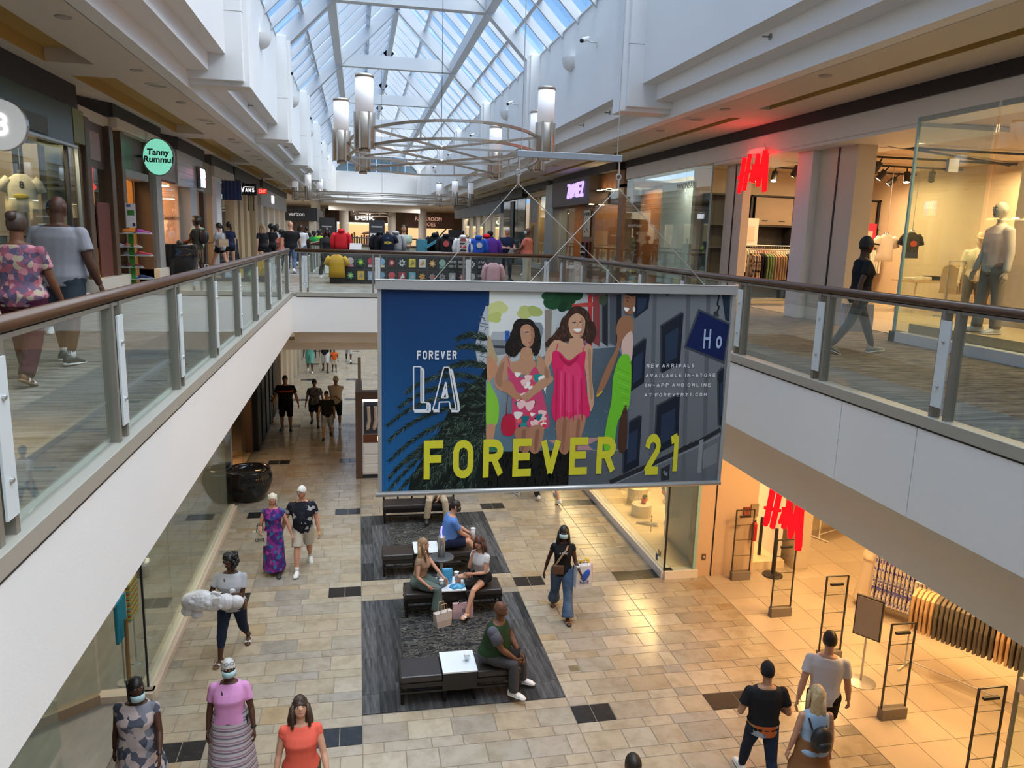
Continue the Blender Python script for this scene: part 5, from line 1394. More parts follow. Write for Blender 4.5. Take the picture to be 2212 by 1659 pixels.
# oval lit sign
ov = thing('oval_sign', 'glowing mint-green oval shop sign with dark script lettering', 'sign', (-4.72, 20.6, 3.12))
n = 32
for r0, y0, y1, mt, nm in ((1.0, -.06, .06, M('sign_rim', (.30, .33, .32), .4), 'rim'), (.93, -.066, .066, M('mint_sign', (.25, .62, .50), .4, emit=.45, ecol=(.22, .72, .52)), 'face')):
    MB().prism([(.36*r0*math.cos(2*PI*k/n), y0, .45*r0*math.sin(2*PI*k/n)) for k in range(n)], (0, y1-y0, 0)).build(nm, mt, ov)
text('Tanny\nRummul', .2, M('sign_ink', (.01, .03, .03), .5), ov, (0, -.07, .02), (PI/2, 0, 0), .004, 1.0, .006, shear=.1, line=.85)
MB().box(-.5, -.02, -.03, -.34, .02, .03).build('bracket', CHAR, ov)
# shoe display stand
st = thing('shoe_stand', 'green pole display stand with glass shelves of shoes beside the brown shop', 'stand', (-4.95, 18.7, 0))
GRN = M('stand_green', (.03, .20, .02), .4)
MB().box(-.05, -.04, 0, .05, .04, 1.32).build('pole', GRN, st)
MB().box(-.3, -.25, 0, .3, .25, .03).build('base', GRN, st)
SHELFG = M('shelf_glass', (.45, .5, .48), .1)
SHC = [('orange', (.65, .20, .02)), ('magenta', (.45, .06, .35)), ('lilac', (.45, .38, .55)), ('coral', (.7, .25, .2)), ('grey', (.2, .2, .2)), ('crimson', (.45, .03, .05)), ('black', (.02, .02, .025)), ('maroon', (.25, .03, .05)), ('blue', (.05, .18, .5)), ('navy', (.02, .03, .09))]
def shoe_thing(label, loc, rz, mat, group):
    m_ = MB(); sec = lambda t, w, h: [(t, w*math.cos(2*PI*k/10), h*(.5+.5*math.sin(2*PI*k/10))) for k in range(10)]
    t = thing('display_shoe', label, 'shoe', loc, rz, group)
    m_.loft([sec(-.02, .03, .085), sec(.03, .04, .10), sec(.1, .04, .095), sec(.17, .042, .065), sec(.24, .043, .05), sec(.29, .02, .03)])
    m_.build('upper', mat, t, smooth=True)
    MB().loft([sec(-.03, .03, .022), sec(.05, .043, .022), sec(.2, .045, .022), sec(.3, .022, .02)]).build('sole', SHOEW, t, smooth=True)
i = 0
for k, (z, sx) in enumerate(((1.30, 1), (1.0, -1), (.82, 1), (.56, -1), (.30, 1))):
    x0 = -.02 if sx > 0 else -.42
    x0, x1 = (.0-.2, .42) if sx > 0 else (-.42, .2)
    MB().box(x0, -.14, z, x1, .14, z+.012).build('shelf', SHELFG, st)
    for q in range(2):
        nm, c = SHC[i]; i += 1
        shoe_thing('%s shoe on the green display stand' % nm, (-4.95+(x0+x1)/2-.13+.27*q-.12, 18.7-.02, z+.013), .25, M('shoe_'+nm, c, .5), 'shoes on the green stand')
def card(label, loc, rz, w, h, mat, marks=(), name='price_card'):
    t = thing(name, label, 'card', loc, rz)
    MB().box(-w/2, -.004, 0, w/2, .004, h).build('panel', mat, t)
    for (x0, z0, x1, z1, mt) in marks: MB().box(x0*w, -.006, z0*h, x1*w, -.004, z1*h).build('mark', mt, t)
    return t
PAPER = M('paper_white', (.7, .7, .72), .6); INKB = M('ink_blue', (.06, .10, .28), .5); INKG = M('ink_green', (.05, .22, .03), .5)
card('white card with green picture on top of the shoe stand', (-4.92, 18.68, 1.44), .1, .2, .52, PAPER, ((-.35, .5, .35, .72, INKG), (.1, .05, .4, .2, CHAR), (-.4, .85, 0, .95, INKB)))
card('blank white card clipped to the left of the shoe stand', (-5.38, 18.6, 1.02), .1, .3, .5, PAPER, ((-.45, .84, .45, .92, INKB),))
card('white card with blue block low on the shoe stand', (-5.32, 18.6, .55), .1, .28, .44, PAPER, ((-.35, .6, .35, .8, INKB),))
# ---- big glazed pots
POTB = M('glazed_black_pot', (.010, .011, .013), .12)
def pot(label, loc, r, h):
    t = thing('planter_pot', label, 'pot', loc, 0, 'glazed black pots')
    MB().lathe([(r*.55, 0), (r*.62, h*.03), (r*.85, h*.3), (r*1.0, h*.62), (r*.98, h*.82), (r*.9, h*.93), (r*.93, h*.97), (r*.93, h), (r*.84, h*1.0), (r*.80, h*.95), (r*.8, h*.86), (.05, h*.85)], n=32).build('vessel', POTB, t, smooth=True)
    MB().lathe([(r*.8, 0), (r*.79, .01)], (0, 0, h*.84), 28).build('soil', M('dark_soil', (.01, .009, .008), .9), t)
    return t
pot('tall glossy black pot standing by the cookie shop on the upper level', (-4.85, 22.6, 0), .55, 1.02)

# ---- S3: cookie shop
s3 = store('shop_front', 'grey cookie shop front with red lamp soffit and pink lit wall', (-5.2, 25, 0))
BX(s3, 'top_band', BLACK, -5.5, 24.4, 3.66, -5.05, 28.3, 4.0)
MB().prism([(-.75, -2.8, 3.6), (.15, -.6, 3.66), (-.3, -.6, 3.66), (-.95, -2.8, 3.6)], (0, 0, .4)).build('top_band', BLACK, s3)
BX(s3, 'header', M('taupe_header', (.33, .30, .27), .55), -5.7, 22.3, 2.72, -5.15, 24.4, 3.7)
BX(s3, 'header_tile', M('tile_header', (.46, .44, .42), .3), -5.6, 24.4, 2.66, -5.1, 28.2, 3.66)
for z in (2.86, 3.06, 3.26): BX(s3, 'tile_joint', GREYW, -5.1, 24.4, z, -5.095, 28.2, z+.012)
BX(s3, 'soffit', M('red_soffit', (.25, .03, .025), .4), -8.0, 22.3, 2.68, -5.2, 28.2, 2.74)
PINK = M('pink_wall', (.74, .48, .36), .6)
BX(s3, 'inner_wall', PINK, -8.6, 25.5, 0, -5.36, 25.6, 2.7)
BX(s3, 'inner_wall', PINK, -8.7, 22.2, 0, -8.6, 29, 2.7)
BX(s3, 'pilaster', M('pilaster_blue', (.36, .37, .38), .45), -5.5, 25.75, 0, -5.05, 26.75, 2.66, .01)
BX(s3, 'base', CREAM, -5.5, 25.6, 0, -4.98, 27.0, .25)
BX(s3, 'glass_pane', GLS, -5.3, 22.4, .9, -5.28, 25.7, 2.66)
BX(s3, 'counter', GREYW, -5.6, 22.4, 0, -5.2, 25.7, .9)
for y0, y1, mt in ((26.8, 27.3, WOODO), (28.1, 28.5, WOODB), (28.5, 29.6, WOODO)): BX(s3, 'door_post', mt, -5.5, y0, 0, -5.1, y1, 2.62)
BX(s3, 'door_glass', GLS, -5.25, 27.3, .1, -5.23, 28.1, 2.62)
BX(s3, 'upper_panel', M('khaki_panel', (.30, .24, .13), .5), -5.5, 28.2, 2.6, -5.12, 29.9, 3.66)
lamp('heat_lamp_glow', 'AREA', (-6.9, 24.2, 2.62), 60, (1, .55, .33), 2.0)
lmp_me = MB().lathe([(.13, 0), (.11, .03), (.07, .05), (.0, .06)], n=14).mesh('heat_lamp', glow('heat_lamp_orange', (1, .5, .14), 14)); lmp_w = MB().lathe([(.13, 0), (.11, .03), (.07, .05), (.0, .06)], n=14).mesh('heat_lamp', glow('heat_lamp_white', (1, .86, .75), 14))
for k in range(10):
    o = inst(lmp_w if k in (1, 4, 9) else lmp_me, 'heat_lamp', None, (-5.55-.55*(k % 2)-.2*(k % 3), 22.7+.34*k, 2.62)); tag(o, ('white' if k in (1, 4, 9) else 'orange')+' glowing soffit lamp at the cookie shop', 'lamp', ('white' if k in (1, 4, 9) else 'orange')+' soffit lamps of the cookie shop')
text('of Cookies', .19, M('cookie_ink', (.03, .015, .012), .6), s3, (-.5, .49, 1.74), (PI/2, 0, 0), .004, .9, .0, shear=.2)
nb = thing('neon_sign', 'small neon sign with pink and green tubes above the cookie shop', 'sign', (-4.98, 27.4, 3.05))
BXn = MB().box(-.08, -.35, -.32, .0, .35, .36).build('case', M('neon_case', (.20, .17, .15), .5), nb)
for k, c in enumerate(((1, .35, .6), (.9, .8, 1), (.4, 1, .5), (.6, .7, 1), (1, .5, .9))):
    y = -.26+.13*k
    MB().tube([(.02, y, .28), (.03, y+.05, .05), (.02, y-.03, .0)], .022, 6).build('tube', glow('neon%d' % k, c, 4), nb)
    MB().tube([(.02, y+.03, -.02), (.02, y+.02, -.28)], .025, 6).build('tube', glow('neonb%d' % k, ((.3, .5, 1), (.9, .9, .6), (.2, .9, .3), (.6, .4, 1), (.9, .4, .7))[k], 2), nb)
# ---- S4..S6 further shops on the left
s4 = store('shop_front', 'white pilaster shop front with a navy hanging sign', (-5.2, 32, 0))
BX(s4, 'top_band', BLACK, -5.5, 29.6, 3.64, -5.05, 34.5, 4.0); BX(s4, 'header', CREAM, -5.5, 29.8, 3.3, -5.0, 34.4, 3.64)
BX(s4, 'pilaster', HMW, -5.5, 30.3, 0, -5.05, 31.3, 3.3, .01); BX(s4, 'panel', CREAM, -5.7, 31.3, 0, -5.3, 32.8, 2.9)
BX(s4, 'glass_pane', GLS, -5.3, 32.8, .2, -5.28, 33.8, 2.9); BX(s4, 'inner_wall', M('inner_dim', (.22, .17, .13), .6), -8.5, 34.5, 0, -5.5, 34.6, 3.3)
ns = thing('hanging_sign', 'navy blue ribbed hanging sign beside the white pilaster', 'sign', (-4.75, 31.9, 2.9))
MB().box(-.35, -.06, -.36, .35, .06, .36).build('panel', M('navy_sign', (.01, .015, .06), .4), ns)
for k in range(5): MB().box(-.3+.14*k, -.075, -.34, -.24+.14*k, -.06, .34).build('rib', M('navy_sign2', (.02, .04, .14), .4), ns)
s5 = store('shop_front', 'tan tiled shop front under the black VANS sign', (-5.2, 38, 0))
BX(s5, 'top_band', BLACK, -5.5, 34.6, 3.5, -5.0, 43, 4.0)
for y in (34.7, 36.4, 38.4, 41.6): BX(s5, 'pier', WOODT, -5.5, y, 0, -5.1, y+1.0, 3.3)
BX(s5, 'glass_pane', GLS, -5.3, 35.7, .2, -5.28, 36.4, 3.2); BX(s5, 'glass_pane', GLS, -5.3, 39.4, .2, -5.28, 41.6, 3.2); BX(s5, 'header', WOODB, -5.5, 34.7, 3.1, -5.15, 42.6, 3.5)
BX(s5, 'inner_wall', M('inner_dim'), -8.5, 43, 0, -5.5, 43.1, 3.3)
vs = thing('vans_sign', 'black blade sign with white VANS lettering', 'sign', (-4.72, 36.2, 3.16))
MB().box(-.37, -.1, -.24, .37, .1, .24).build('box', BLACK, vs)
VW = glow('vans_white', (1, 1, 1), .7)
block_sign('ANS', VW, vs, (.09, -.1, -.03), 0, .38, .17, .01, .2); block_sign('V', VW, vs, (-.21, -.1, -.01), 0, .17, .24, .01, .22); MB().box(-.14, -.11, .085, .28, -.1, .115).build('lettering', VW, vs)
MB().box(-.02, -.03, -.9, .02, .03, -.24).build('bracket', CHAR, vs); MB().box(.2, -.03, -.9, .24, .03, -.24).build('bracket', CHAR, vs)
ex = thing('exit_sign', 'small glowing red exit sign past the VANS sign', 'sign', (-4.75, 41.8, 3.35))
MB().box(-.22, -.04, -.13, .22, .04, .13).build('case', M('exit_case', (.30, .01, .01), .5, emit=.3, ecol=(1, .03, .02)), ex); MB().box(-.02, -.02, .13, .02, .02, .65).build('hanger', CHAR, ex); block_sign('EXIT', glow('exit_red', (1, .2, .15), 1), ex, (0, -.042, 0), 0, .34, .16, .008, .2)
s6 = store('shop_front', 'long pale grey shop front with a small lit white sign', (-5.2, 50, 0))
BX(s6, 'top_band', BLACK, -5.5, 43.2, 3.62, -4.95, 58, 4.0); BX(s6, 'header', GREYW, -5.5, 43.4, 2.7, -5.0, 58, 3.62)
for y in (43.4, 46.2, 49.4, 52.6, 56.2): BX(s6, 'pier', CREAM, -5.5, y, 0, -5.02, y+.9, 2.7)
for y in (44.3, 47.1, 50.3, 53.5): BX(s6, 'glass_pane', GLS, -5.3, y, .3, -5.28, y+1.9, 2.7)
for y in (44.3, 47.1, 50.3, 53.5): BX(s6, 'inner_panel', M('cream_glow', (.65, .48, .30), .6, emit=.25, ecol=(1, .7, .4)), -6.4, y, .3, -6.35, y+2.6, 2.6)
MB().box(.2, -1.6, 3.0, .26, -.7, 3.42).build('lit_sign', glow('sign_white', (.9, .9, 1), 1.5), s6)
s7 = store('shop_front', 'dark phone shop front set across the far left corner', (-4.6, 62, 0))
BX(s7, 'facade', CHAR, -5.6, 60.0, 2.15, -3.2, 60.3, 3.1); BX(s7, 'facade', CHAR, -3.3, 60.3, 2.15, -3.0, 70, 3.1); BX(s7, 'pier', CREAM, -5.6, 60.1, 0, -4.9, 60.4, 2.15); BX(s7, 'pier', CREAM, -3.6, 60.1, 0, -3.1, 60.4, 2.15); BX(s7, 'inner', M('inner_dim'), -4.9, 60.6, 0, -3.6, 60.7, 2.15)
text('verizon', .42, M('phone_white', (.5, .5, .5), .4, emit=.25), s7, (.15, -2.02, 2.62), (PI/2, 0, 0), .01, .9, .01)

# ================================================================ right: the large clothes shop
h1 = store('shop_front', 'wide white-headed clothes shop front with red H&M sign on the upper level', (9.0, 15, 0))
XF = 8.62
BX(h1, 'top_band', BLACK, XF-.1, 3, 3.78, XF+.3, 24.8, 4.0)
BX(h1, 'header', HMW, XF-.05, 3, 3.42, XF+.5, 24.75, 3.78)
BX(h1, 'header_soffit', HMW, XF, 11.1, 3.36, XF+1.6, 18.4, 3.43)
for y in (18.47, 20.05, 21.63, 23.2): BX(h1, 'glass_pane', GLS, XF, y, .14, XF+.02, y+1.56, 3.42)
BX(h1, 'glass_return', GLS, XF, 18.44, .14, XF+1.0, 18.46, 3.42)
BX(h1, 'glass_edge', M('glass_edge', (.30, .52, .52), .2), XF-.005, 18.43, .14, XF+.03, 18.465, 3.42)
BX(h1, 'display_back', M('display_screen', (.52, .60, .60), .5), XF+1.2, 20.6, .14, XF+1.25, 24.7, 3.3)
BX(h1, 'jamb', CREAM, 9.0, 17.5, 0, 9.2, 18.42, 3.4); BX(h1, 'shadow_joint', BLACK, 8.985, 17.9, 0, 9.0, 17.94, 3.4)
BX(h1, 'pillar', HMW, 8.93, 14.55, 0, 9.3, 15.1, 3.36, .01)
BX(h1, 'jamb', CREAM, 9.1, 13.35, 0, 9.5, 14.55, 3.4); BX(h1, 'shadow_joint', BLACK, 9.085, 13.9, 0, 9.1, 13.94, 3.4)
for y in (9.55, 7.95, 6.35, 4.75): BX(h1, 'glass_pane', GLS, XF-.05, y, .16, XF-.03, y+1.56, 3.5)
BX(h1, 'glass_return', GLS, XF-.05, 11.1, .16, XF+1.3, 11.12, 3.5)
BX(h1, 'glass_edge', M('glass_edge'), XF-.06, 11.09, .16, XF-.02, 11.13, 3.5)
BX(h1, 'plinth', HMW, XF-.1, 3, 0, XF+.1, 11.15, .16); BX(h1, 'plinth', HMW, XF-.1, 11.0, 0, XF+1.4, 11.15, .16); BX(h1, 'plinth', HMW, XF-.05, 18.4, 0, XF+.1, 24.75, .14)
BX(h1, 'display_floor', M('display_oak', (.55, .40, .24), .5), XF+.1, 4, 0, XF+1.6, 10.95, .3)
BX(h1, 'display_back', STOREW, XF+1.75, 4, 0, XF+1.85, 10.9, 3.5)
# interior
BX(h1, 'inner_ceiling', M('store_ceiling', (.62, .50, .36), .7), XF+.3, 4, 3.44, 14.3, 20.5, 3.5)
BX(h1, 'inner_floor', STOREF, 9.2, 4, 0, 14.3, 20.4, .012)
BX(h1, 'inner_wall', STOREW, 9.0, 20.2, 0, 14.3, 20.4, 3.5)
wu = thing('wall_unit', 'dark wall unit with shelves along the back of the upper clothes shop', 'shelving', (12, 20.0, 0))
MB().box(-2.8, .1, 0, 2.3, .16, 2.78).build('back_panel', DKUNIT, wu)
for x in (-2.8, -1.6, -.35, .95, 2.25): MB().box(x-.03, -.35, 0, x+.03, .1, 2.78).build('divider', DKUNIT, wu)
for z in (1.35, 1.95, 2.74): MB().box(-2.8, -.35, z, 2.3, .1, z+.04).build('shelf', DKUNIT, wu)
for x in (-.95, .3, 1.6): MB().box(x-.55, -.37, 2.0, x+.55, -.33, 2.72).build('cupboard_door', OAK, wu)
for x in (-1.2, -.7, .05, .55): MB().box(x-.08, -.39, 2.1, x+.08, -.37, 2.12).build('handle', BLACK, wu)
for k, (x, w, h, c, lb) in enumerate(((-1.85, .45, .75, (.62, .58, .52), 'pale framed price poster at the left of the shop wall unit'), (1.15, .42, .75, (.72, .68, .62), 'white poster with a faint figure on the shop wall unit'), (1.72, .46, .72, (.62, .03, .08), 'red poster with white centre on the shop wall unit'))):
    o = thing('poster', lb, 'poster', (12+x+.2, 19.55, 1.98-.57)); MB().box(-w/2, -.02, 0, w/2, .02, h).build('sheet', M('poster_p%d' % k, c, .5), o)
    if k != 1: MB().box(-w/4, -.03, h*.2, w/4, -.02, h*.72).build('panel', M('poster_cream', (.62, .45, .36), .5), o)
    else: MB().ell((0, -.022, .35), (.05, .01, .25), 8, 6).build('figure', M('poster_grey', (.5, .46, .42), .5), o)
BKC = [cloth('rk_black', (.015, .015, .017)), cloth('rk_white', (.66, .6, .5)), cloth('rk_cream', (.6, .5, .36)), cloth('rk_pink', (.6, .36, .34)), cloth('rk_grey', (.2, .19, .18)), cloth('rk_sand', (.4, .28, .17)), cloth('rk_green', (.16, .24, .10)), cloth('rk_orange', (.5, .16, .04)), floral('rk_leopard', (.5, .4, .26), [(.08, .06, .05), (.5, .4, .26), (.3, .22, .14)], 22)]
UG = 'garments on the racks of the upper clothes shop'
clothes_rack('low chrome rack of dark and patterned clothes near the shop entrance', (10.1, 17.6, 0), 0, 1.5, 1.35, [BKC[0], BKC[0], BKC[8], BKC[6], BKC[5]], 'dark or patterned garment on the low entrance rack of the upper shop', UG)
clothes_rack('chrome rack of green and orange clothes just inside the upper shop', (11.0, 16.9, 0), 0, 1.3, 1.3, [BKC[6], BKC[5], BKC[2], BKC[7]], 'green, cream or orange garment on the second entrance rack of the upper shop', UG)
clothes_rack('wall rail of white and black shirts below the posters', (13.55, 19.4, 0), 0, 1.5, 1.5, [BKC[1], BKC[0], BKC[2]], 'white or black shirt on the wall rail below the red poster', UG, frame=False)
clothes_rack('wall rail of white and pink tops at the left of the wall unit', (10.9, 19.5, 0), 0, 1.6, 1.45, [BKC[1], BKC[3], BKC[2]], 'white or pink top on the left wall rail of the upper shop', UG, frame=False)
clothes_rack('low rack of brown and black clothes beside the shop table', (13.35, 15.0, 0), .1, 1.3, 1.25, [BKC[0], BKC[5], BKC[4]], 'brown or black garment on the rack beside the shop table', UG)
tee('white T-shirt on a hanger facing out of the upper clothes shop', (12.75, 17.2, 1.15), 0, BKC[1], .95, neckm=STEEL, rod=3.44)
tb = tee('black T-shirt with a red print on a hanger in the upper clothes shop', (13.3, 17.0, 1.25), 0, BKC[0], .9, neckm=STEEL, rod=3.44); MB().ell((0, -.1, .35), (.1, .015, .08), 12, 6).build('print_patch', M('red_print', (.55, .04, .03), .7), tb, smooth=True)
tbl = thing('display_table', 'light wooden display table with folded clothes in the upper clothes shop', 'table', (13.3, 16.1, 0))
MB().box(-.8, -.4, .72, .8, .4, .77).build('top', M('table_oak', (.55, .38, .22), .5), tbl, bevel=.004)
for sx in (-.7, .7):
    for sy in (-.3, .3): MB().tube([(sx, sy, 0), (sx*.92, sy*.9, .72)], .022, 8).build('leg', M('table_oak'), tbl)
for k in range(6):
    o = MB().box(-.13, -.17, 0, .13, .17, .06+.02*(k % 3)).build('folded_shirt', BKC[(1, 2, 0, 4, 1, 2)[k]], None, (12.68+.25*k, 16.0, .771), bevel=.015); tag(o, '%s folded garment stack, %s along the shop table' % (('white', 'cream', 'black', 'grey', 'white', 'cream')[k], ('first', 'second', 'third', 'fourth', 'fifth', 'last')[k]), 'clothes', 'folded clothes on the shop table')
# ceiling track spots
TRK = M('track_black', (.01, .01, .01), .5)
ct = thing('light_track', 'black ceiling track grid inside the upper clothes shop', 'track', (12, 16, 3.3))
for y in (13.6, 15.2, 16.8, 18.4): MB().box(-2.4, y-16.025, .06, 2.3, y-15.975, .1).build('rail', TRK, ct)
MB().obox((-2.3, -2.6, .08), (2.3, -.6, .08), .05, .04).build('rail', TRK, ct)
SPOTB = M('spot_black', (.012, .012, .012), .45); SPOTG = glow('spot_glow', (1, .85, .6), 18)
_sp = MB().tube([(0, .0, -.10), (0, .0, -.34)], .075, 14).box(-.012, -.012, -.12, .012, .012, 0).mesh('body', SPOTB); _sl = MB().lathe([(.06, 0), (.055, .005)], (0, 0, -.345), 14).mesh('lens', SPOTG)
for k, (x, y, rx, ry) in enumerate(((10.95, 15.2, .5, .2), (10.6, 15.2, -.4, .5), (12.3, 16.8, .4, .5), (12.5, 18.4, .2, .3), (12.8, 16.8, -.2, .1), (13.8, 18.4, .5, .6), (13.5, 16.8, .6, -.5), (9.9, 18.4, .3, .4), (10.3, 18.4, -.3, .3), (10.0, 16.8, .5, .2))):
    t = thing('spotlight', 'black track spotlight in the upper clothes shop, %s' % ('over the entrance', 'beside the entrance spotlight', 'left of the middle pair', 'right of the middle pair', 'above the table', 'near the poster wall', 'turned towards the glass', 'behind the red sign', 'right behind the red sign', 'on the left rail')[k], 'spotlight', (x, y, 3.36), 0, 'track spotlights'); 
    a = inst(_sp, 'body', t); a.rotation_euler = (rx, ry, 0); b_ = inst(_sl, 'lens', t); b_.rotation_euler = (rx, ry, 0)
for x, y in ((10.6, 17.6), (12.9, 18.0), (11.2, 13.5), (13.4, 14.5)): lamp('store_lamp', 'AREA', (x, y, 3.25), 60, (1, .68, .36), .9)
lamp('window_lamp', 'AREA', (XF+.8, 8.6, 3.3), 70, (1, .74, .42), .6, 2.5); lamp('window_lamp', 'AREA', (XF+.7, 21.6, 3.25), 26, (1, .85, .65), .6, 2.5)
# red sign
RED = glow('sign_red', (1, .004, .006), 1.5)
def hm_sign(label, loc, rz, w, h, up_=.6):
    t = thing('red_sign', label, 'sign', loc, rz)
    m_ = MB()
    def bar(a, b, th=.045): m_.obox((a[0]*w, -.02, a[1]*h), (b[0]*w, -.02, b[1]*h), .06, th, up=(1, 0, 0))
    for a, b, q in (((-.46, -.48), (-.36, .42), .05), ((-.27, -.42), (-.16, .48), .06), ((-.5, -.08), (-.12, .06), .04), ((-.08, -.2), (.03, .2), .035), ((-.02, .2), (.04, -.22), .03), ((.02, -.25), (.12, .44), .055), ((.12, .44), (.2, -.36), .05), ((.2, -.36), (.34, .5), .05), ((.34, .5), (.42, -.5), .075), ((-.42, -.4), (-.33, .4), .04), ((.44, -.42), (.40, .42), .05)): bar(a, b, q*w*1.05)
    m_.build('letters', RED, t)
    MB().box(-.3*w, 0, .48*h, .3*w, .03, .6*h).build('bracket', HMW, t)
    for x_ in (-.25*w, .25*w): MB().box(x_-.012, .005, .6*h, x_+.012, .025, up_).build('hanger', HMW, t)
    return t
hm_sign('glowing red H&M sign hanging at the upper clothes shop', (8.42, 15.95, 3.0), -PI/2, 1.3, .85)
lamp('red_glow', 'POINT', (8.25, 15.95, 3.2), 12, (1, .05, .05), .3)
# decals on the right glass
text('MENSWEAR', .22, M('decal_grey', (.28, .28, .27), .5), h1, (XF-.02-9.0, 20.0-15, 2.95), (PI/2, 0, -PI/2), .002, 1.0, .0)
# mannequins in the window
MANN = M('mannequin_cream', (.70, .58, .42), .45)
DEN = cloth('cream_denim', (.66, .6, .5)); TAUPE = cloth('taupe_trouser', (.27, .23, .18)); CREAMT = cloth('cream_tee2', (.66, .58, .42))
person('cream mannequin in pale denim jacket and grey trousers in the near window', (9.05, 9.75, .3), 78, 1.88, MANN, legs=((-3, 4, 0, 0), (5, 4, 3, 0)), arms=(('fk', -4, 10, 12, 3), ('fk', 4, 10, 14, 3)), top=('long', DEN), bottom=('pants', TAUPE), shoes='white', hair=('bald', 'black'), face=True, name='mannequin', cat='mannequin', voxel=.012)
person('cream mannequin with bucket hat and dark grey trousers beside the store opening', (12.2, 13.6, .02), 150, 1.8, MANN, legs=STAND, top=('tee', CREAMT), bottom=('pants', cloth('mann_grey', (.14, .13, .12))), shoes='white', hair=('bald', 'black'), cap=M('bucket_tan', (.5, .4, .26), .8), name='mannequin', cat='mannequin', face=False)
person('cream mannequin with cap and olive trousers beside the bucket-hat mannequin', (12.45, 13.0, .02), 190, 1.84, MANN, legs=STAND, top=('tee', CREAMT), bottom=('pants', cloth('mann_olive', (.34, .29, .14))), shoes='white', hair=('bald', 'black'), cap=M('cap_mustard', (.5, .36, .12), .8), name='mannequin', cat='mannequin', face=False)
for k, z in enumerate((2.28,)):
    o = MB().box(-.09, -.03, -.1, .09, .03, .1).build('door_sensor', HMW, None, (XF+.62, 11.08, 3.1-.3)); tag(o, 'small white box on the glass return of the upper shop', 'box')

# ---- next shops on the right
z1 = store('shop_front', 'dark brown skate shop front with glowing violet ZUMIEZ sign', (8.5, 28, 0))
BX(z1, 'top_band', BLACK, 8.3, 25.0, 3.74, 8.9, 33.5, 4.0)
ZB = M('zumiez_brown', (.075, .050, .045), .5); ZW = M('zumiez_wood', (.20, .075, .02), .45, noise=(5, (.26, .11, .035)))
BX(z1, 'sign_box', ZB, 8.2, 27.6, 2.75, 8.9, 33.2, 3.74); BX(z1, 'header', ZW, 8.6, 25.0, 3.2, 8.9, 27.6, 3.74)
BX(z1, 'pier', ZW, 8.6, 25.0, 0, 8.95, 25.5, 3.3); BX(z1, 'pier', ZW, 8.65, 28.2, 0, 9.6, 29.9, 2.75); BX(z1, 'pier', M('pier_grey', (.27, .29, .29), .4), 8.25, 33.2, 0, 8.9, 34.6, 3.75)
for y0, y1, z_ in ((25.5, 27.0, 3.2), (27.0, 28.15, 2.9), (30.9, 33.1, 2.7)): BX(z1, 'glass_pane', GLS, 8.6, y0+.02, .1, 8.62, y1-.02, z_)
BX(z1, 'inner_wall', ZW, 9.0, 33.6, 0, 13, 33.7, 3.4); BX(z1, 'inner_wall', ZW, 10.4, 25, 0, 10.5, 28.2, 3.4); BX(z1, 'inner_ceiling', CEIL, 8.7, 25, 3.4, 14, 33.6, 3.45)
zl = glow('zumiez_violet', (.42, .30, .95), 1.1)
block_sign('ZUMIEZ', zl, z1, (8.19-8.5, 29.45-28, 3.3), -PI/2, 2.3, .56, .04, .2, .1)
for k in range(4):
    o = MB().lathe([(.1, 0), (.09, -.01)], n=12).build('downlight', glow('zum_dl', (1, .75, .4), 10), None, (8.42, 26.0+.55*k if k < 3 else 28.0, 3.19 if k < 3 else 2.73)); tag(o, 'small glowing downlight under the skate shop header', 'light', 'downlights of the skate shop header')
lamp('shop_light', 'AREA', (9.6, 27, 3.3), 40, (1, .7, .4), 1.2); lamp('shop_light', 'AREA', (9.6, 31.6, 2.9), 30, (1, .75, .5), 1.2)
po = thing('poster', 'cream illustrated poster on the skate shop pier', 'poster', (8.6, 29.1, 1.55)); MB().box(-.01, -.42, 0, .01, .42, 1.0).build('sheet', M('poster_cream2', (.62, .52, .36), .5), po)
block_sign('GET YOUR VIGHE', M('ink_dkgreen', (.03, .12, .06), .5), po, (-.012, 0, .86), -PI/2, .7, .11, .004, .2)
for k in range(7):
    MB().ell((-.013, -.25+.09*k, .2+.08*((k*3) % 5)), (.006, .07, .05), 10, 6).build('motif', M('motif%d' % (k % 3), ((.35, .15, .05), (.4, .4, .45), (.12, .08, .06))[k % 3], .6), po)
sr = thing('shoe_rack', 'black shoe rack in a red recess on the skate shop pier', 'rack', (8.6, 29.1, .25)); MB().box(-.02, -.5, 0, -.0, .5, 1.15).build('back_panel', M('rack_red', (.35, .035, .03), .5), sr)
for y in (-.3, .3): MB().box(-.1, y-.05, 0, -.02, y+.05, 1.1).build('upright', BLACK, sr)
for k in range(5): MB().box(-.16, -.25, .1+.2*k, -.02, .25, .13+.2*k).build('shelf', HMW, sr)
for k in range(5): shoe_thing('dark skate shoe on the red shoe rack, shelf %s from the top' % ORD[4-k].replace('nearest', 'first'), (8.5, 29.2, .385+.2*k), -PI/2, SHOEB, 'skate shoes on the red rack')
person('headless-style dark mannequin in olive jacket in the skate shop window', (9.3, 26.0, .1), 90, 1.8, MANN, legs=STAND, arms=(('fk', 30, 20, 60, 0), ('fk', -10, 20, 30, 0)), top=('long', cloth('olive_j', (.10, .11, .06))), bottom=('pants', cloth('grey_camo', (.25, .25, .25), (.1, .1, .1), 12)), shoes='black', hair=('bald', 'black'), name='mannequin', cat='mannequin', face=False, voxel=.02)
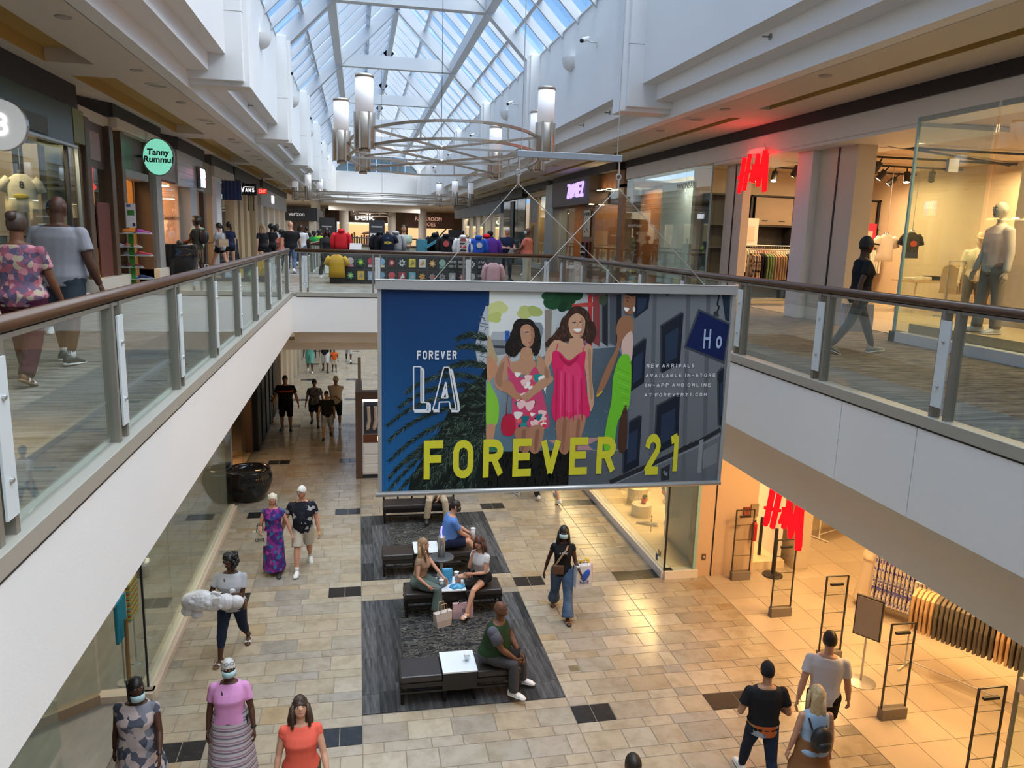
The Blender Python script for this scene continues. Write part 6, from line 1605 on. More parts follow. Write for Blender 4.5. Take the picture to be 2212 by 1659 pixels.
for k, (c, y) in enumerate((((.02, .14, .10), 26.2), ((.1, .02, .02), 25.7))):
    o = thing('skateboard', ('green' if k == 0 else 'dark') + ' skateboard standing in the skate shop window', 'skateboard', (8.85, y, .1)); MB().tube([(0, 0, 0), (0, 0, .1), (0, 0, .72), (0, 0, .82)], [(.06, .01), (.1, .012), (.1, .012), (.06, .01)], 14).build('deck', M('deck%d' % k, c, .4), o, smooth=True)
    for z in (.16, .64):
        for s_ in (-1, 1): MB().tube([(-.05, s_*.06-.02, z), (-.05, s_*.06+.02, z)], .03, 10).build('wheel', M('wheel_red', (.4, .06, .04), .5), o)
r2 = store('shop_front', 'tan wooden shop front with dark picture panel beyond the skate shop', (8.6, 36, 0))
BX(r2, 'top_band', BLACK, 8.35, 34.6, 3.66, 8.9, 40, 4.0); BX(r2, 'header', WOODT, 8.5, 34.6, 3.4, 8.9, 39.6, 3.66)
for y in (34.7, 37.2, 38.9): BX(r2, 'pier', WOODT, 8.55, y, 0, 8.95, y+.4, 3.4)
BX(r2, 'picture_panel', M('dark_picture', (.05, .05, .055), .4, noise=(6, (.2, .2, .2), .1)), 8.56, 37.65, 2.2, 8.6, 38.85, 3.3); BX(r2, 'panel', WOODT, 8.7, 37.6, 0, 8.9, 38.9, 2.1); BX(r2, 'glass_pane', GLS, 8.6, 35.1, .25, 8.62, 37.2, 3.4); BX(r2, 'base', CREAM, 8.4, 34.7, 0, 8.9, 39.3, .25)
BX(r2, 'inner_wall', WOODT, 10.0, 34.8, 0, 10.1, 39, 3.4)
lamp('shop_light', 'AREA', (9.3, 36.3, 3.3), 30, (1, .75, .45), 1.0)
hg = thing('hanging_display', 'cluster of blue, black and white balls hung in the tan shop window', 'display', (9.1, 36.2, 1.3))
for k in range(14): MB().ell((.12*math.sin(k*2.4), .28*math.cos(k*1.7), .5-.035*k), (.1, .1, .1), 8, 6).build('ball', (M('ball_blue', (.03, .04, .3), .4), BLACK, M('ball_white', (.6, .6, .6), .4))[k % 3], hg, smooth=True)
r3 = store('shop_front', 'dark green glass shop front between the tan shop and the blue header', (8.6, 42, 0))
BX(r3, 'top_band', BLACK, 8.3, 40, 3.5, 8.9, 46.5, 4.0)
for y in (40.1, 42.2, 44.3): BX(r3, 'glass_panel', M('green_glass', (.035, .085, .085), .08), 8.5, y, 0, 8.55, y+2.0, 3.5); 
BX(r3, 'dark_slot', BLACK, 8.45, 43.0, 0, 8.5, 43.9, 3.4)
r4 = store('shop_front', 'shop front with slate blue header and bright display windows', (8.6, 56, 0))
BX(r4, 'top_band', BLACK, 8.3, 46.6, 3.62, 8.9, 70, 4.0); BX(r4, 'header', M('slate_blue', (.05, .09, .14), .5), 8.4, 46.8, 2.85, 8.9, 70, 3.62)
for y in (47, 50.2, 53.4, 56.8, 60.4, 64.6): BX(r4, 'pier', GREYW, 8.5, y, 0, 8.9, y+.7, 2.85); BX(r4, 'glass_pane', GLS, 8.6, y+.72, .3, 8.62, y+2.9, 2.85); BX(r4, 'inner_panel', M('cream_glow'), 9.8, y+.5, .2, 9.85, y+3, 2.8)
for k in range(6): lamp('shop_light', 'AREA', (9.2, 48+3.3*k, 2.8), 22, (1, .78, .5), .8)

# ================================================================ far court: department store front, columns, small shops
FY = 98
fw = thing('wall_far', kind='structure')
MB().box(-14, FY, 0, -2.6, FY+.3, 4.4).box(4.2, FY, 0, 18, FY+.3, 4.4).box(-2.6, FY, 2.6, 4.2, FY+.3, 4.4).build('panel', M('far_brown', (.16, .12, .10), .6), fw)
tag(MB().box(-14, YE+.3, 4.1, 18, FY+1, 4.3).build('ceiling_far', CEIL), kind='structure')
tag(MB().box(-14, YB3+20, -.16, 18, FY+4, 0).build('floor_far', CARP), kind='structure')
dp = store('shop_front', 'distant department store entrance glowing warm under white belk letters', (.8, FY, 0))
MB().box(-3.4, 2.5, 0, 3.4, 2.7, 2.6).build('inner_wall', M('belk_glow', (.7, .45, .2), .6, emit=.35, ecol=(1, .62, .28)), dp)
MB().box(-3.3, -.05, 2.35, 3.3, 0, 2.55).build('light_bar', glow('belk_bar', (1, .7, .35), 1.2), dp)
for k in range(22):
    rr_ = random.Random(k); MB().box(-3.2+.3*k, 1.2, 0, -3.0+.3*k, 1.5, .6+rr_.random()*1.0).build('display_block', M('disp%d' % (k % 5), ((.3, .05, .05), (.5, .4, .3), (.1, .08, .06), (.4, .2, .1), (.25, .2, .3))[k % 5], .6), dp)
text('belk', 1.15, glow('belk_white', (1, .97, .9), .9), dp, (-.1, -.12, 3.25), (PI/2, 0, 0), .03, 1.25, .012)
MB().lathe([(1.1, 0), (.8, .25), (.05, .5)], (.6, .9, 1.2), 16).build('parasol', M('parasol_peach', (.6, .3, .18), .6), dp, smooth=True)
rk = store('shop_front', 'small far shop with pale lettering and a warm lit window', (7.6, FY-5, 0))
MB().box(-2.2, 0, 2.1, 3.5, .2, 3.6).build('header', M('rack_brown', (.20, .12, .10), .6), rk); MB().box(-1.9, .2, 0, 3.3, .25, 2.1).build('window', glow('rack_glow', (1, .62, .3), .6), rk)
text('RACKROOM\nSHOES', .62, M('rack_letters', (.6, .35, .25), .5, emit=.5), rk, (.5, -.03, 2.85), (PI/2, 0, 0), .02, .9, .0)
COLM = M('column_white', (.70, .68, .66), .5)
for k, (x, y, r) in enumerate(((-3.95, 76.5, .42), (-1.55, 88, .5), (3.45, 84, .42), (7.0, 88, .45), (-4.3, 96, .4))):
    c = MB().tube([(0, 0, 0), (0, 0, 4.15)], r, 20).tube([(0, 0, 3.9), (0, 0, 4.12)], r*1.15, 20).build('column', COLM, None, (x, y, 0), smooth=False); tag(c, 'white round column in the far court, %s from the left' % ('second', 'third', 'fourth', 'fifth', 'first')[k], 'column', 'round columns of the far court')
tag(MB().box(CX-4.6, 82, 3.55, CX+4.6, 82.6, 4.15).build('trim_10', WHITE), kind='structure')
for x, y in ((-4, 80), (2, 86), (7, 80)): lamp('court_light', 'AREA', (x, y, 4.0), 160, (1, .9, .78), 3)
# ================================================================ T-shirt kiosk on the bridge
kk = thing('kiosk_counter', 'long charcoal kiosk counter covered with printed shirts on the bridge', 'counter', (1.7, 23.1, 0))
MB().box(-2.53, 0, .02, 2.52, .05, .9).build('front_panel', M('kiosk_grey', (.045, .046, .05), .6), kk)
MB().box(-2.53, .05, .86, 2.52, .7, .9).build('counter_top', CHAR, kk); MB().box(-2.53, .05, 0, -2.48, .7, .86).build('end_panel', CHAR, kk); MB().box(2.47, .05, 0, 2.52, .7, .86).build('end_panel', CHAR, kk)
MB().box(-2.53, .01, 0, 2.52, .06, .02).build('plinth', BLACK, kk)
pk = random.Random(11)
PCOL = {'grey and pink': ((.45, .4, .42), (.5, .2, .3)), 'green and yellow': ((.05, .3, .06), (.6, .55, .05)), 'crimson': ((.4, .04, .08), (.5, .4, .4)), 'light blue': ((.2, .4, .6), (.6, .5, .35)), 'red': ((.5, .05, .06), (.6, .5, .5)), 'white': ((.65, .65, .65), (.05, .05, .05)), 'yellow': ((.6, .5, .08), (.3, .2, .1)), 'white and orange': ((.6, .6, .6), (.6, .28, .05)), 'orange': ((.6, .3, .06), (.6, .55, .4)), 'mint leaf': ((.25, .42, .34), (.15, .3, .25)), 'grey lettered': ((.5, .5, .5), None), 'white daughter text': ((.6, .6, .6), None), 'pale': ((.55, .55, .58), (.1, .1, .1)), 'white papa text': ((.6, .6, .6), None)}
TXT = {'grey lettered': ('HOOKED', 'OVER IT'), 'white daughter text': ('BEAUTIFUL', 'DAUGHTER'), 'white papa text': ('IF PAPA', "CAN'T FIX"), 'daddy text': ('DADDY', '')}
def shirt_panel(label, x, z, cols, txt=None, big=True):
    t = thing('printed_shirt', label, 'shirt', (x, 23.095, z), 0, 'printed shirts pinned on the kiosk front')
    MB().box(-.135, -.012, -.17, .135, .0, .17).build('cloth', BLACK, t, bevel=.004)
    if txt:
        for q, s_ in enumerate(txt):
            if s_: block_sign(s_, M('print_grey', (.5, .5, .5), .7), t, (0, -.013, .06-.13*q), 0, .22, .075, .003, .2)
    else:
        m1 = M('pc%s' % str(cols[0]), cols[0], .7); m2 = M('pc%s' % str(cols[1]), cols[1], .7)
        kind_ = pk.randrange(3)
        if kind_ == 0: MB().box(-.1, -.016, -.12, .1, -.012, .13).build('motif', m1, t); MB().prism([(-.07, -.018, -.08), (.08, -.018, -.03), (.02, -.018, .1)], (0, .002, 0)).build('motif', m2, t)
        elif kind_ == 1: MB().tube([(0, -.018, .03), (0, -.012, .03)], .1, 18).build('motif', m1, t); MB().box(-.09, -.02, -.14, .09, -.013, -.07).build('motif', m2, t)
        else: MB().prism([(.11*math.cos(2*PI*k/14)*(1 if k % 2 else .55), -.018, .12*math.sin(2*PI*k/14)*(1 if k % 2 else .55)) for k in range(14)], (0, .006, 0)).build('motif', m1, t); MB().tube([(0, -.02, 0), (0, -.014, 0)], .045, 12).build('motif', m2, t)
    return t
xs = [-.24+.297*k for k in range(14)]
for k, (nm, c) in enumerate(PCOL.items()): shirt_panel('black shirt with %s print in the upper kiosk row' % nm, xs[k], .63, c, TXT.get(nm))
for k, nm in enumerate(('green striped', 'golden', 'ice blue', 'steel blue', 'red and white', 'dark red', 'cyan', 'amber', 'smoky', 'framed grey', 'pale line', 'rose', 'silver', 'daddy text')):
    c = {0: ((.1, .4, .2), (.5, .5, .2)), 1: ((.6, .4, .06), (.3, .25, .2)), 2: ((.3, .4, .55), (.5, .5, .55)), 3: ((.15, .3, .45), (.5, .3, .1)), 4: ((.5, .08, .1), (.6, .6, .6)), 5: ((.3, .03, .05), (.6, .6, .6)), 6: ((.1, .35, .45), (.4, .4, .4)), 7: ((.6, .35, .1), (.5, .2, .05)), 8: ((.25, .25, .27), (.5, .1, .08)), 9: ((.35, .35, .36), (.1, .1, .1)), 10: ((.3, .3, .3), (.5, .5, .5)), 11: ((.5, .15, .2), (.4, .4, .4)), 12: ((.4, .4, .42), (.1, .1, .1)), 13: ((.5, .5, .5), (.5, .5, .5))}[k]
    shirt_panel('black shirt with %s print in the lower kiosk row' % nm, xs[k], .24, c, TXT.get(nm))
tee('mustard yellow long shirt form hung at the left end of the kiosk', (-.62, 23.0, .18), 0, cloth('mustard', (.50, .30, .03)), .95)
tee('pale pink hoodie form hung at the right end of the kiosk', (3.95, 22.98, .05), 0, cloth('rose', (.55, .33, .37)), .95, long=True)
for (lb, x, y, z, mt, long, hood, pr_) in (('red hoodie on a stand at the left end of the kiosk', -.5, 23.45, .93, cloth('redh', (.55, .02, .03)), True, True, None), ('black hoodie form next to the laptop', .62, 23.5, .9, cloth('blk_h', (.015, .015, .017)), True, True, None), ('navy tee with yellow MOM lettering on the kiosk', .84, 23.3, .9, cloth('navy_t', (.012, .016, .03)), False, False, 'MOM'),
        ('light grey hoodie form beside the kiosk attendant', 1.08, 23.5, .92, cloth('greyh', (.34, .35, .37)), True, True, None), ('black hoodie form right of the heat press', 2.25, 23.6, .9, cloth('blk_h'), True, True, None), ('black hoodie with red round print on the kiosk', 2.55, 23.3, .88, cloth('blk_h'), True, True, 'disc'), ('white hoodie with red and black bars on the kiosk', 3.05, 23.25, .86, cloth('white_h', (.66, .66, .68)), True, True, 'bars'), ('royal blue hoodie with white print on the kiosk', 3.52, 23.25, .86, cloth('blue_h', (.02, .09, .45)), True, True, 'white'), ('purple shirt form at the right end of the kiosk', 3.95, 23.35, .86, cloth('purple_h', (.10, .03, .26)), True, False, None)):
    t = tee(lb, (x, y, z), 0, mt, .82, long=long, hood=hood)
    if pr_ == 'MOM': block_sign('MOM', M('mom_yellow', (.6, .5, .08), .7), t, (0, -.11, .3), 0, .2, .09, .004, .22); MB().prism([(-.06, -.1, .42), (.06, -.1, .42), (0, -.1, .47)], (0, -.005, 0)).build('motif', M('mom_blue', (.05, .15, .45), .7), t)
    if pr_ == 'disc': MB().tube([(0, -.1, .34), (0, -.115, .34)], .09, 18).build('motif', M('disc_red', (.45, .07, .07), .7), t)
    if pr_ == 'bars':
        for q in range(4): MB().box(-.1, -.115, .16+.1*q, .1, -.09, .2+.1*q).build('motif', M('bar_red', (.4, .03, .03), .7) if q % 2 else BLACK, t)
    if pr_ == 'white': MB().tube([(0.02, -.1, .34), (.02, -.115, .34)], .085, 16).build('motif', M('print_grey', (.5, .5, .5), .7), t)
o = thing('laptop', 'silver laptop open on the kiosk counter', 'laptop', (-.1, 23.35, .9)); MB().box(-.17, -.12, 0, .17, .12, .015).build('base', STEEL, o); MB().prism([(-.17, -.1, .015), (.17, -.1, .015), (.19, -.02, .26), (-.15, -.02, .26)], (0, .012, 0)).build('lid', M('laptop_lid', (.6, .58, .6), .4), o)
o = thing('heat_press', 'teal heat press machine standing open on the kiosk', 'machine', (1.85, 23.45, .9)); TEAL = M('press_teal', (.05, .22, .30), .4)
MB().box(-.15, -.15, 0, .15, .15, .42).build('body', TEAL, o, bevel=.02); MB().obox((.1, 0, .18), (.62, 0, .5), .34, .07).build('upper_plate', TEAL, o); MB().box(.1, -.2, .05, .75, .2, .09).build('lower_plate', STEEL, o); MB().obox((.5, 0, .5), (.72, 0, .75), .05, .04).build('handle', CHAR, o)
o = MB().ell((0, 0, .05), (.12, .14, .08), 12, 8).box(-.08, -.22, .03, .08, -.1, .045).build('red_cap', cloth('redh'), None, (3.82, 23.6, 1.42)); tag(o, 'red cap on top behind the purple shirt form', 'cap')
o = MB().tube([(0, 0, -.56), (0, 0, .02)], .02, 8).build('cap_pole', STEEL, None, (3.82, 23.6, 1.42)); tag(o, 'thin steel pole carrying the red cap', 'pole')
# signs on stands beyond the bridge
def panel_sign(label, loc, w, h, z0, mat, marks=(), cat='sign', name='info_panel'):
    t = thing(name, label, cat, loc); MB().box(-w/2, -.05, z0, w/2, .05, z0+h).build('panel', mat, t); MB().box(-w/2.2, -.04, 0, w/2.2, .04, z0).build('base', CHAR, t)
    for (x0, a, x1, b_, mt) in marks: MB().box(x0*w, -.056, z0+a*h, x1*w, -.05, z0+b_*h).build('mark', mt, t)
panel_sign('tall black directory panel with green block in the far walkway', (-2.2, 58, 0), 1.1, 2.2, .2, CHAR, ((-.4, .2, .2, .4, M('mark_green', (.2, .4, .05), .5)), (-.35, .7, .3, .74, GREYW)))
panel_sign('black and white notice board on the far railing', (.7, 31, 0), .6, 1.0, .95, CHAR, ((-.45, .05, .45, .5, HMW), (-.35, .72, .35, .78, GREYW)))
panel_sign('black standing advert panel at the far right walkway', (6.3, 52, 0), .9, 1.5, .3, CHAR, ((-.35, .6, .35, .65, GREYW),))
cb = thing('chalkboard', 'dark blue-grey chalkboard sign standing by the tan shop', 'sign', (-4.75, 30.4, 0)); MB().prism([(-.36, 0, 0), (.36, 0, 0), (.33, .12, 1.1), (-.33, .12, 1.1)], (0, .03, 0)).build('board', M('slate', (.035, .05, .065), .6), cb); MB().prism([(-.36, .5, 0), (.36, .5, 0), (.33, .15, 1.1), (-.33, .15, 1.1)], (0, .03, 0)).build('rear_board', CHAR, cb)
for k in range(4): MB().box(-.24, .02+.018*k-.005, .3+.16*k, .24, .03+.018*k-.004, .31+.16*k).build('chalk_line', GREYW, cb)
wp = thing('white_stand', 'white bracket stand beside the right railing corner', 'stand', (5.6, 19.5, 0)); MB().box(-.12, -.05, 0, .12, .05, .98).build('panel', HMW, wp); MB().box(-.3, -.04, .72, -.12, .04, .8).build('arm', HMW, wp); MB().box(-.35, -.04, .72, -.3, .04, .92).build('hook', HMW, wp)
# ================================================================ lower level
# ---- rugs of carpet planks with an ornate field
def ornate():
    mt = bpy.data.materials.new('ornate_field'); mt.use_nodes = True; nt = mt.node_tree; L = nt.links.new
    b = nt.nodes['Principled BSDF']; b.inputs['Roughness'].default_value = .95; b.inputs['Specular IOR Level'].default_value = .1
    g = N(nt, 'ShaderNodeNewGeometry'); nz = N(nt, 'ShaderNodeTexNoise'); nz.inputs['Scale'].default_value = 6; nz.inputs['Detail'].default_value = 3; L(g.outputs['Position'], nz.inputs['Vector'])
    wv = N(nt, 'ShaderNodeTexWave', wave_type='RINGS'); wv.inputs['Scale'].default_value = 3.2; wv.inputs['Distortion'].default_value = 11; wv.inputs['Detail'].default_value = 2.5; wv.inputs['Detail Scale'].default_value = 2.2; L(g.outputs['Position'], wv.inputs['Vector'])
    cr = N(nt, 'ShaderNodeValToRGB'); e = cr.color_ramp.elements; e[0].position = .35; e[0].color = (.028, .029, .032, 1); e[1].position = .55; e[1].color = (.17, .158, .13, 1); x = e.new(.8); x.color = (.12, .114, .098, 1); x = e.new(.95); x.color = (.05, .052, .057, 1)
    L(wv.outputs['Fac'], cr.inputs['Fac'])
    c2 = N(nt, 'ShaderNodeValToRGB'); c2.color_ramp.elements[0].position = .4; c2.color_ramp.elements[0].color = (.5, .5, .5, 1); c2.color_ramp.elements[1].position = .6; L(nz.outputs['Fac'], c2.inputs['Fac'])
    mm = N(nt, 'ShaderNodeMixRGB', blend_type='MULTIPLY'); mm.inputs[0].default_value = .8; L(cr.outputs['Color'], mm.inputs[1]); L(c2.outputs['Color'], mm.inputs[2]); L(mm.outputs['Color'], b.inputs['Base Color'])
    return mt
ORN = ornate()
PLR = M('rug_plank', (.032, .032, .034), .95, noise=(2.2, (.10, .10, .102), .18), stretch=(9, .8, 1), spec=.12, rnd=.45)
_pl = {}
for ri, (x0, y0, x1, y1) in enumerate(RUGS):
    rt = thing('rug', 'grey plank rug with ornate centre, %s' % ('nearer one under the front bench' if ri == 0 else 'farther one under the rear benches'), 'rug', (x0, y0, LZ), 0, 'plank rugs')
    MB().box(0, 0, -.006, x1-x0, y1-y0, .001).build('underlay', CHAR, rt)
    fx0, fy0, fx1, fy1 = .64, .52, 2.3, y1-y0-.35
    MB().box(fx0, fy0, 0, fx1, fy1, .007).build('ornate_field', ORN, rt)
    def planks(ax, ay, bx_, by_, row):
        x = ax; r_ = random.Random(ri*7+int(ax*10+ay*100))
        while x < bx_-.01:
            w = min(.245, bx_-x); y = ay-(r_.random()*.6)
            while y < by_-.01:
                l = .98; a_, b_ = max(y, ay), min(y+l, by_)
                if b_-a_ > .03:
                    k = (round(w, 2), round(b_-a_, 2))
                    if k not in _pl: mb = MB(); tile_shape(mb, 0, 0, k[0], k[1], 0, .006, .001, .001); _pl[k] = mb.mesh('plank', PLR)
                    inst(_pl[k], 'plank', rt, (x, a_, 0))
                y += l
            x += w
    X1, Y1 = x1-x0, y1-y0
    planks(0, 0, fx0, Y1, 0); planks(fx1, 0, X1, Y1, 0); planks(fx0, 0, fx1, fy0, 0); planks(fx0, fy1, fx1, Y1, 0)
# ---- benches
LEA = M('brown_leather', (.032, .026, .024), .35, bump=(80, .1)); DKW = M('dark_bench_wood', (.010, .008, .007), .35); TTOP = M('white_table_top', (.74, .78, .82), .12)
def bench(label, x0, x1, y0, y1, table=None, back=False):
    t = thing('bench', label, 'bench', ((x0+x1)/2, (y0+y1)/2, LZ), 0, 'leather benches on the rugs'); w, d = (x1-x0)/2, (y1-y0)/2
    for sx in (-1, 1):
        for sy in (-1, 1): MB().tube([(sx*(w-.04), sy*(d-.04), 0), (sx*(w-.035), sy*(d-.035), .33)], [(.022, .022), (.032, .032)], 4).build('leg', DKW, t)
    for sy in (-1, 1): MB().box(-w+.03, sy*(d-.03)-.02, .27, w-.03, sy*(d-.03)+.02, .31).build('rail', DKW, t); MB().box(-w, sy*(d-.02)-.015, .19, w, sy*(d-.02)+.015, .215).build('stretcher', DKW, t)
    MB().box(-w, -d, .31, w, d, .345).build('seat_frame', DKW, t)
    segs = [(-w, w)]
    if table: tx0, tx1 = table[0]-(x0+x1)/2, table[1]-(x0+x1)/2; segs = [(-w, tx0), (tx1, w)]
    for a, b_ in segs: MB().box(a+.006, -d, .345, b_-.006, d, .45).build('cushion', LEA, t, bevel=.025)
    if table:
        MB().box(tx0, -d-.005, .2, tx1, d+.005, .465).build('table_box', DKW, t); MB().box(tx0-.005, -d-.02, .465, tx1+.005, d+.02, .49).build('table_top', TTOP, t, bevel=.004)
        for sx in (tx0+.03, tx1-.03):
            for sy in (-1, 1): MB().tube([(sx, sy*(d-.04), 0), (sx, sy*(d-.035), .25)], .022, 4).build('leg', DKW, t)
    if back:
        for k in range(6): x = -w+.03+(2*w-.06)*k/5; MB().box(x-.02, d-.03, .34, x+.02, d, .86).build('spindle', DKW, t)
        MB().box(-w, d-.04, .52, w, d+.005, .58).build('back_rail', DKW, t); MB().box(-w, d-.05, .82, w, d+.01, .9).build('back_rail', DKW, t)
    return t
bench('dark leather bench with white table in the middle nearest the camera', .52, 2.28, 9.95, 10.47, (1.13, 1.62))
bench('dark leather bench with littered white table where two young women sit', .73, 2.46, 12.5, 13.02, (1.30, 1.80))
bench('dark leather bench with bare white table where the man in blue sits', .40, 2.15, 14.2, 14.72, (1.02, 1.50))
bench('dark leather bench with spindle back at the far end of the rugs', .50, 2.20, 17.0, 17.5, None, True)
# charging pedestal with blue light
cp = thing('charging_post', 'round grey pedestal with steel cylinder and blue light between the benches', 'pedestal', (1.47, 13.5, LZ))
MB().lathe([(.16, 0), (.16, .015), (.03, .03)], n=20).build('base', CHAR, cp); MB().cyl((0, 0, .02), (0, 0, .66), .025, 10).build('stem', STEEL, cp); MB().lathe([(.02, .64), (.23, .66), (.235, .68), (.2, .69)], n=28).build('tray', M('tray_grey', (.07, .075, .08), .35), cp, smooth=True)
MB().lathe([(.07, .69), (.07, 1.08), (.06, 1.09)], n=20).build('cylinder', STEEL, cp, smooth=True); MB().tube([(0, 0, 1.09), (-.01, 0, 1.18), (.0, 0, 1.28)], .014, 8).build('light_stick', glow('blue_stick', (.06, .05, 1), 8), cp)
# ---- small items on tables
def cup(label, loc, r, h, mat, lid=None):
    t = thing('paper_cup', label, 'cup', loc); MB().lathe([(r*.75, 0), (r, h)], n=16).build('cup', mat, t, smooth=True); MB().lathe([(r*1.04, 0), (r*1.04, .012), (r*.9, .015)], (0, 0, h), 16).build('lid', lid or HMW, t)
    return t
TZ = LZ+.49
cup('blue and white paper cup at the left table edge by the young women', (1.38, 12.6, TZ), .042, .15, floral('cupp', (.5, .5, .5), [(.1, .3, .5), (.5, .5, .5), (.1, .2, .3), (.5, .3, .15)], 30)); cup('blue and white paper cup at the back of the women\'s table', (1.68, 12.88, TZ), .042, .15, floral('cupp', 0, []))
cup('clear plastic cup on the bare front table', (1.5, 10.2, TZ), .042, .1, glass('cup_plastic', (.85, .87, .88), gain=2))
o = thing('water_bottle', 'white and black water bottle on the women\'s table', 'bottle', (1.36, 12.84, TZ)); MB().lathe([(.035, 0), (.036, .16), (.025, .19)], n=16).build('body', M('bottle_white', (.6, .62, .65), .3), o, smooth=True); MB().lathe([(.026, .19), (.028, .24), (.02, .25)], n=14).build('cap', BLACK, o, smooth=True)
BLU = M('bag_blue', (.04, .27, .52), .4, noise=(12, (.08, .36, .62)))
o = MB().loft([[(w*math.cos(2*PI*k/12), d*math.sin(2*PI*k/12), z) for k in range(12)] for z, w, d in ((0, .09, .05), (.1, .095, .05), (.24, .1, .02), (.29, .085, .008))]).build('blue_bag', BLU, None, (1.5, 12.78, TZ), smooth=True); tag(o, 'standing blue paper bag on the women\'s table', 'bag')
o = MB().loft([[(w*math.cos(2*PI*k/12), d*math.sin(2*PI*k/12)+.02*math.sin(3*k), z) for k in range(12)] for z, w, d in ((0, .15, .09), (.02, .14, .09), (.05, .08, .05), (.06, .02, .02))]).build('blue_bag', BLU, None, (1.66, 12.6, TZ), smooth=True); tag(o, 'crumpled blue plastic bag lying on the women\'s table', 'bag')
def tote(label, loc, rz, w, d, h, mat, hm, handle=.14, name='tote_bag', cat='bag', flare=1.25, emb=None):
    t = thing(name, label, cat, loc, rz); ring_ = lambda z, w_, d_: [(sx*w_/2, sy*d_/2, z) for sx, sy in ((-1, -1), (0, -1.08), (1, -1), (1, 1), (0, 1.08), (-1, 1))]
    MB().loft([ring_(0, w, d), ring_(h*.5, w*(1+flare)/2, d), ring_(h, w*flare, d*.7)]).build('body', mat, t)
    for sy in (-1, 1): MB().tube([(-w*.25, sy*d*.36, h*.98), (-w*.18, sy*d*.36, h+handle), (w*.18, sy*d*.36, h+handle), (w*.25, sy*d*.36, h*.98)], .008, 6).build('handle', hm, t)
    if emb: emb(t)
    return t
tote('white checked tote bag with tan handles on the floor by the bench', (1.36, 12.18, LZ), .4, .26, .14, .26, stripes('check', (.55, .50, .46), (.3, .24, .22), (.5, .46, .42), .02), M('tan_leather', (.42, .26, .14), .5), .16)
PKP = M('pink_paper', (.55, .36, .38), .5)
tote('flat pink paper shopping bag with dark handles under the bench', (1.74, 12.42, LZ), .08, .36, .1, .28, PKP, BLACK, .03, flare=1.0, emb=lambda t: block_sign('VS', CHAR, t, (0, -.058, .16), 0, .05, .07, .002, .2))
tote('black handbag beside the woman in black shorts', (1.93, 12.62, LZ+.45), .3, .2, .12, .17, BLACK, BLACK, .12, name='handbag')
# ---- left lower shop
ls = store('shop_front', 'lower-left glass shop front on a pale stone plinth', (-2.96, 14.5, LZ))
PLN = M('plinth_stone', (.62, .52, .40), .35)
BX(ls, 'plinth', PLN, -3.12, 10.66, LZ, -2.88, 18.35, LZ+.12, .006); BX(ls, 'frame', M('cream_frame', (.68, .60, .46), .4), -3.03, 10.7, LZ+.12, -2.93, 18.32, LZ+.17)
for k in range(5): BX(ls, 'glass_pane', GLS, -2.985, 10.72+1.52*k, LZ+.17, -2.97, 10.72+1.52*(k+1)-.008, -2.03)
BX(ls, 'glass_pane', GLS, -3.6, 10.70, LZ+.17, -2.99, 10.715, -2.03); BX(ls, 'plinth', PLN, -3.62, 10.6, LZ, -2.9, 10.8, LZ+.12); BX(ls, 'corner_bead', BLACK, -2.99, 10.695, LZ+.17, -2.965, 10.72, -2.03)
MB().obox((-.66, -3.85, .08), (-1.5, -4.5, .08), .14, .16).build('plinth', M('plinth_brown', (.30, .22, .14), .4), ls); MB().obox((-.66, -3.85, 1.6), (-1.5, -4.5, 1.6), .015, 2.9).build('glass_pane', GLS, ls)
BX(ls, 'glass_pane', GLS, -3.75, 7.0, LZ+.1, -3.735, 9.6, -2.03); BX(ls, 'door_rail', STEEL, -3.9, 8.9, LZ+.9, -3.7, 9.9, LZ+.95)
BX(ls, 'inner_floor', M('grey_store_floor', (.20, .185, .165), .4, noise=(2, (.26, .24, .21)), stretch=(5, 1, 1)), -7.5, 6, LZ, -3.1, 18.3, LZ+.02); BX(ls, 'inner_wall', CREAM, -7.6, 6, LZ, -7.5, 18.5, -1); BX(ls, 'inner_wall', CREAM, -7.5, 18.2, LZ, -3.1, 18.35, -1); BX(ls, 'inner_panel', M('pale_board', (.62, .62, .58), .5), -4.4, 15.6, LZ, -4.3, 16.6, LZ+2.2)
lamp('shop_light', 'AREA', (-5.2, 13, -1.3), 60, (1, .85, .65), 2.0)
for k, (lb, mt, x, y, z, w) in enumerate((('rainbow striped towel hung behind the lower-left glass', stripes('rainbow', (.75, .5, .06), (.55, .08, .05), (.06, .4, .4), .09), -3.4, 11.7, -4.02, .42), ('bright blue towel hung behind the lower-left glass', cloth('towel_blue', (.02, .30, .50)), -3.4, 11.1, -4.05, .4))):
    t = thing('beach_towel', lb, 'towel', (x, y, z)); MB().box(-.03, -w/2, -.32, .03, w/2, .3).build('cloth', mt, t, bevel=.02); MB().cyl((0, -w/2-.05, .28), (0, w/2+.05, .28), .012, 8).build('rail', STEEL, t); MB().cyl((0, 0, -.32), (0, 0, LZ-z), .012, 8).build('pole', STEEL, t); MB().lathe([(.12, 0), (.11, .015)], (0, 0, LZ+.02-z), 16).build('base', STEEL, t)
bk = thing('planted_bucket', 'zinc bucket with a bright green plant behind the lower-left glass', 'plant', (-3.45, 12.5, -4.05)); MB().lathe([(.10, 0), (.14, .26), (.135, .26), (.1, .02)], n=20).build('bucket', M('zinc', (.35, .36, .37), .35, metal=.7), bk, smooth=True)
for k in range(26):
    a = k*2.4; r_ = .05+.004*k; MB().tube([(0, 0, .2), (r_*math.cos(a)*.6, r_*math.sin(a)*.6, .38), (r_*math.cos(a)*1.5, r_*math.sin(a)*1.5, .42+.03*(k % 3))], [(.006, .006), (.02, .004), (.004, .002)], 5).build('leaf', M('leaf_green', (.16, .42, .03), .5), bk)
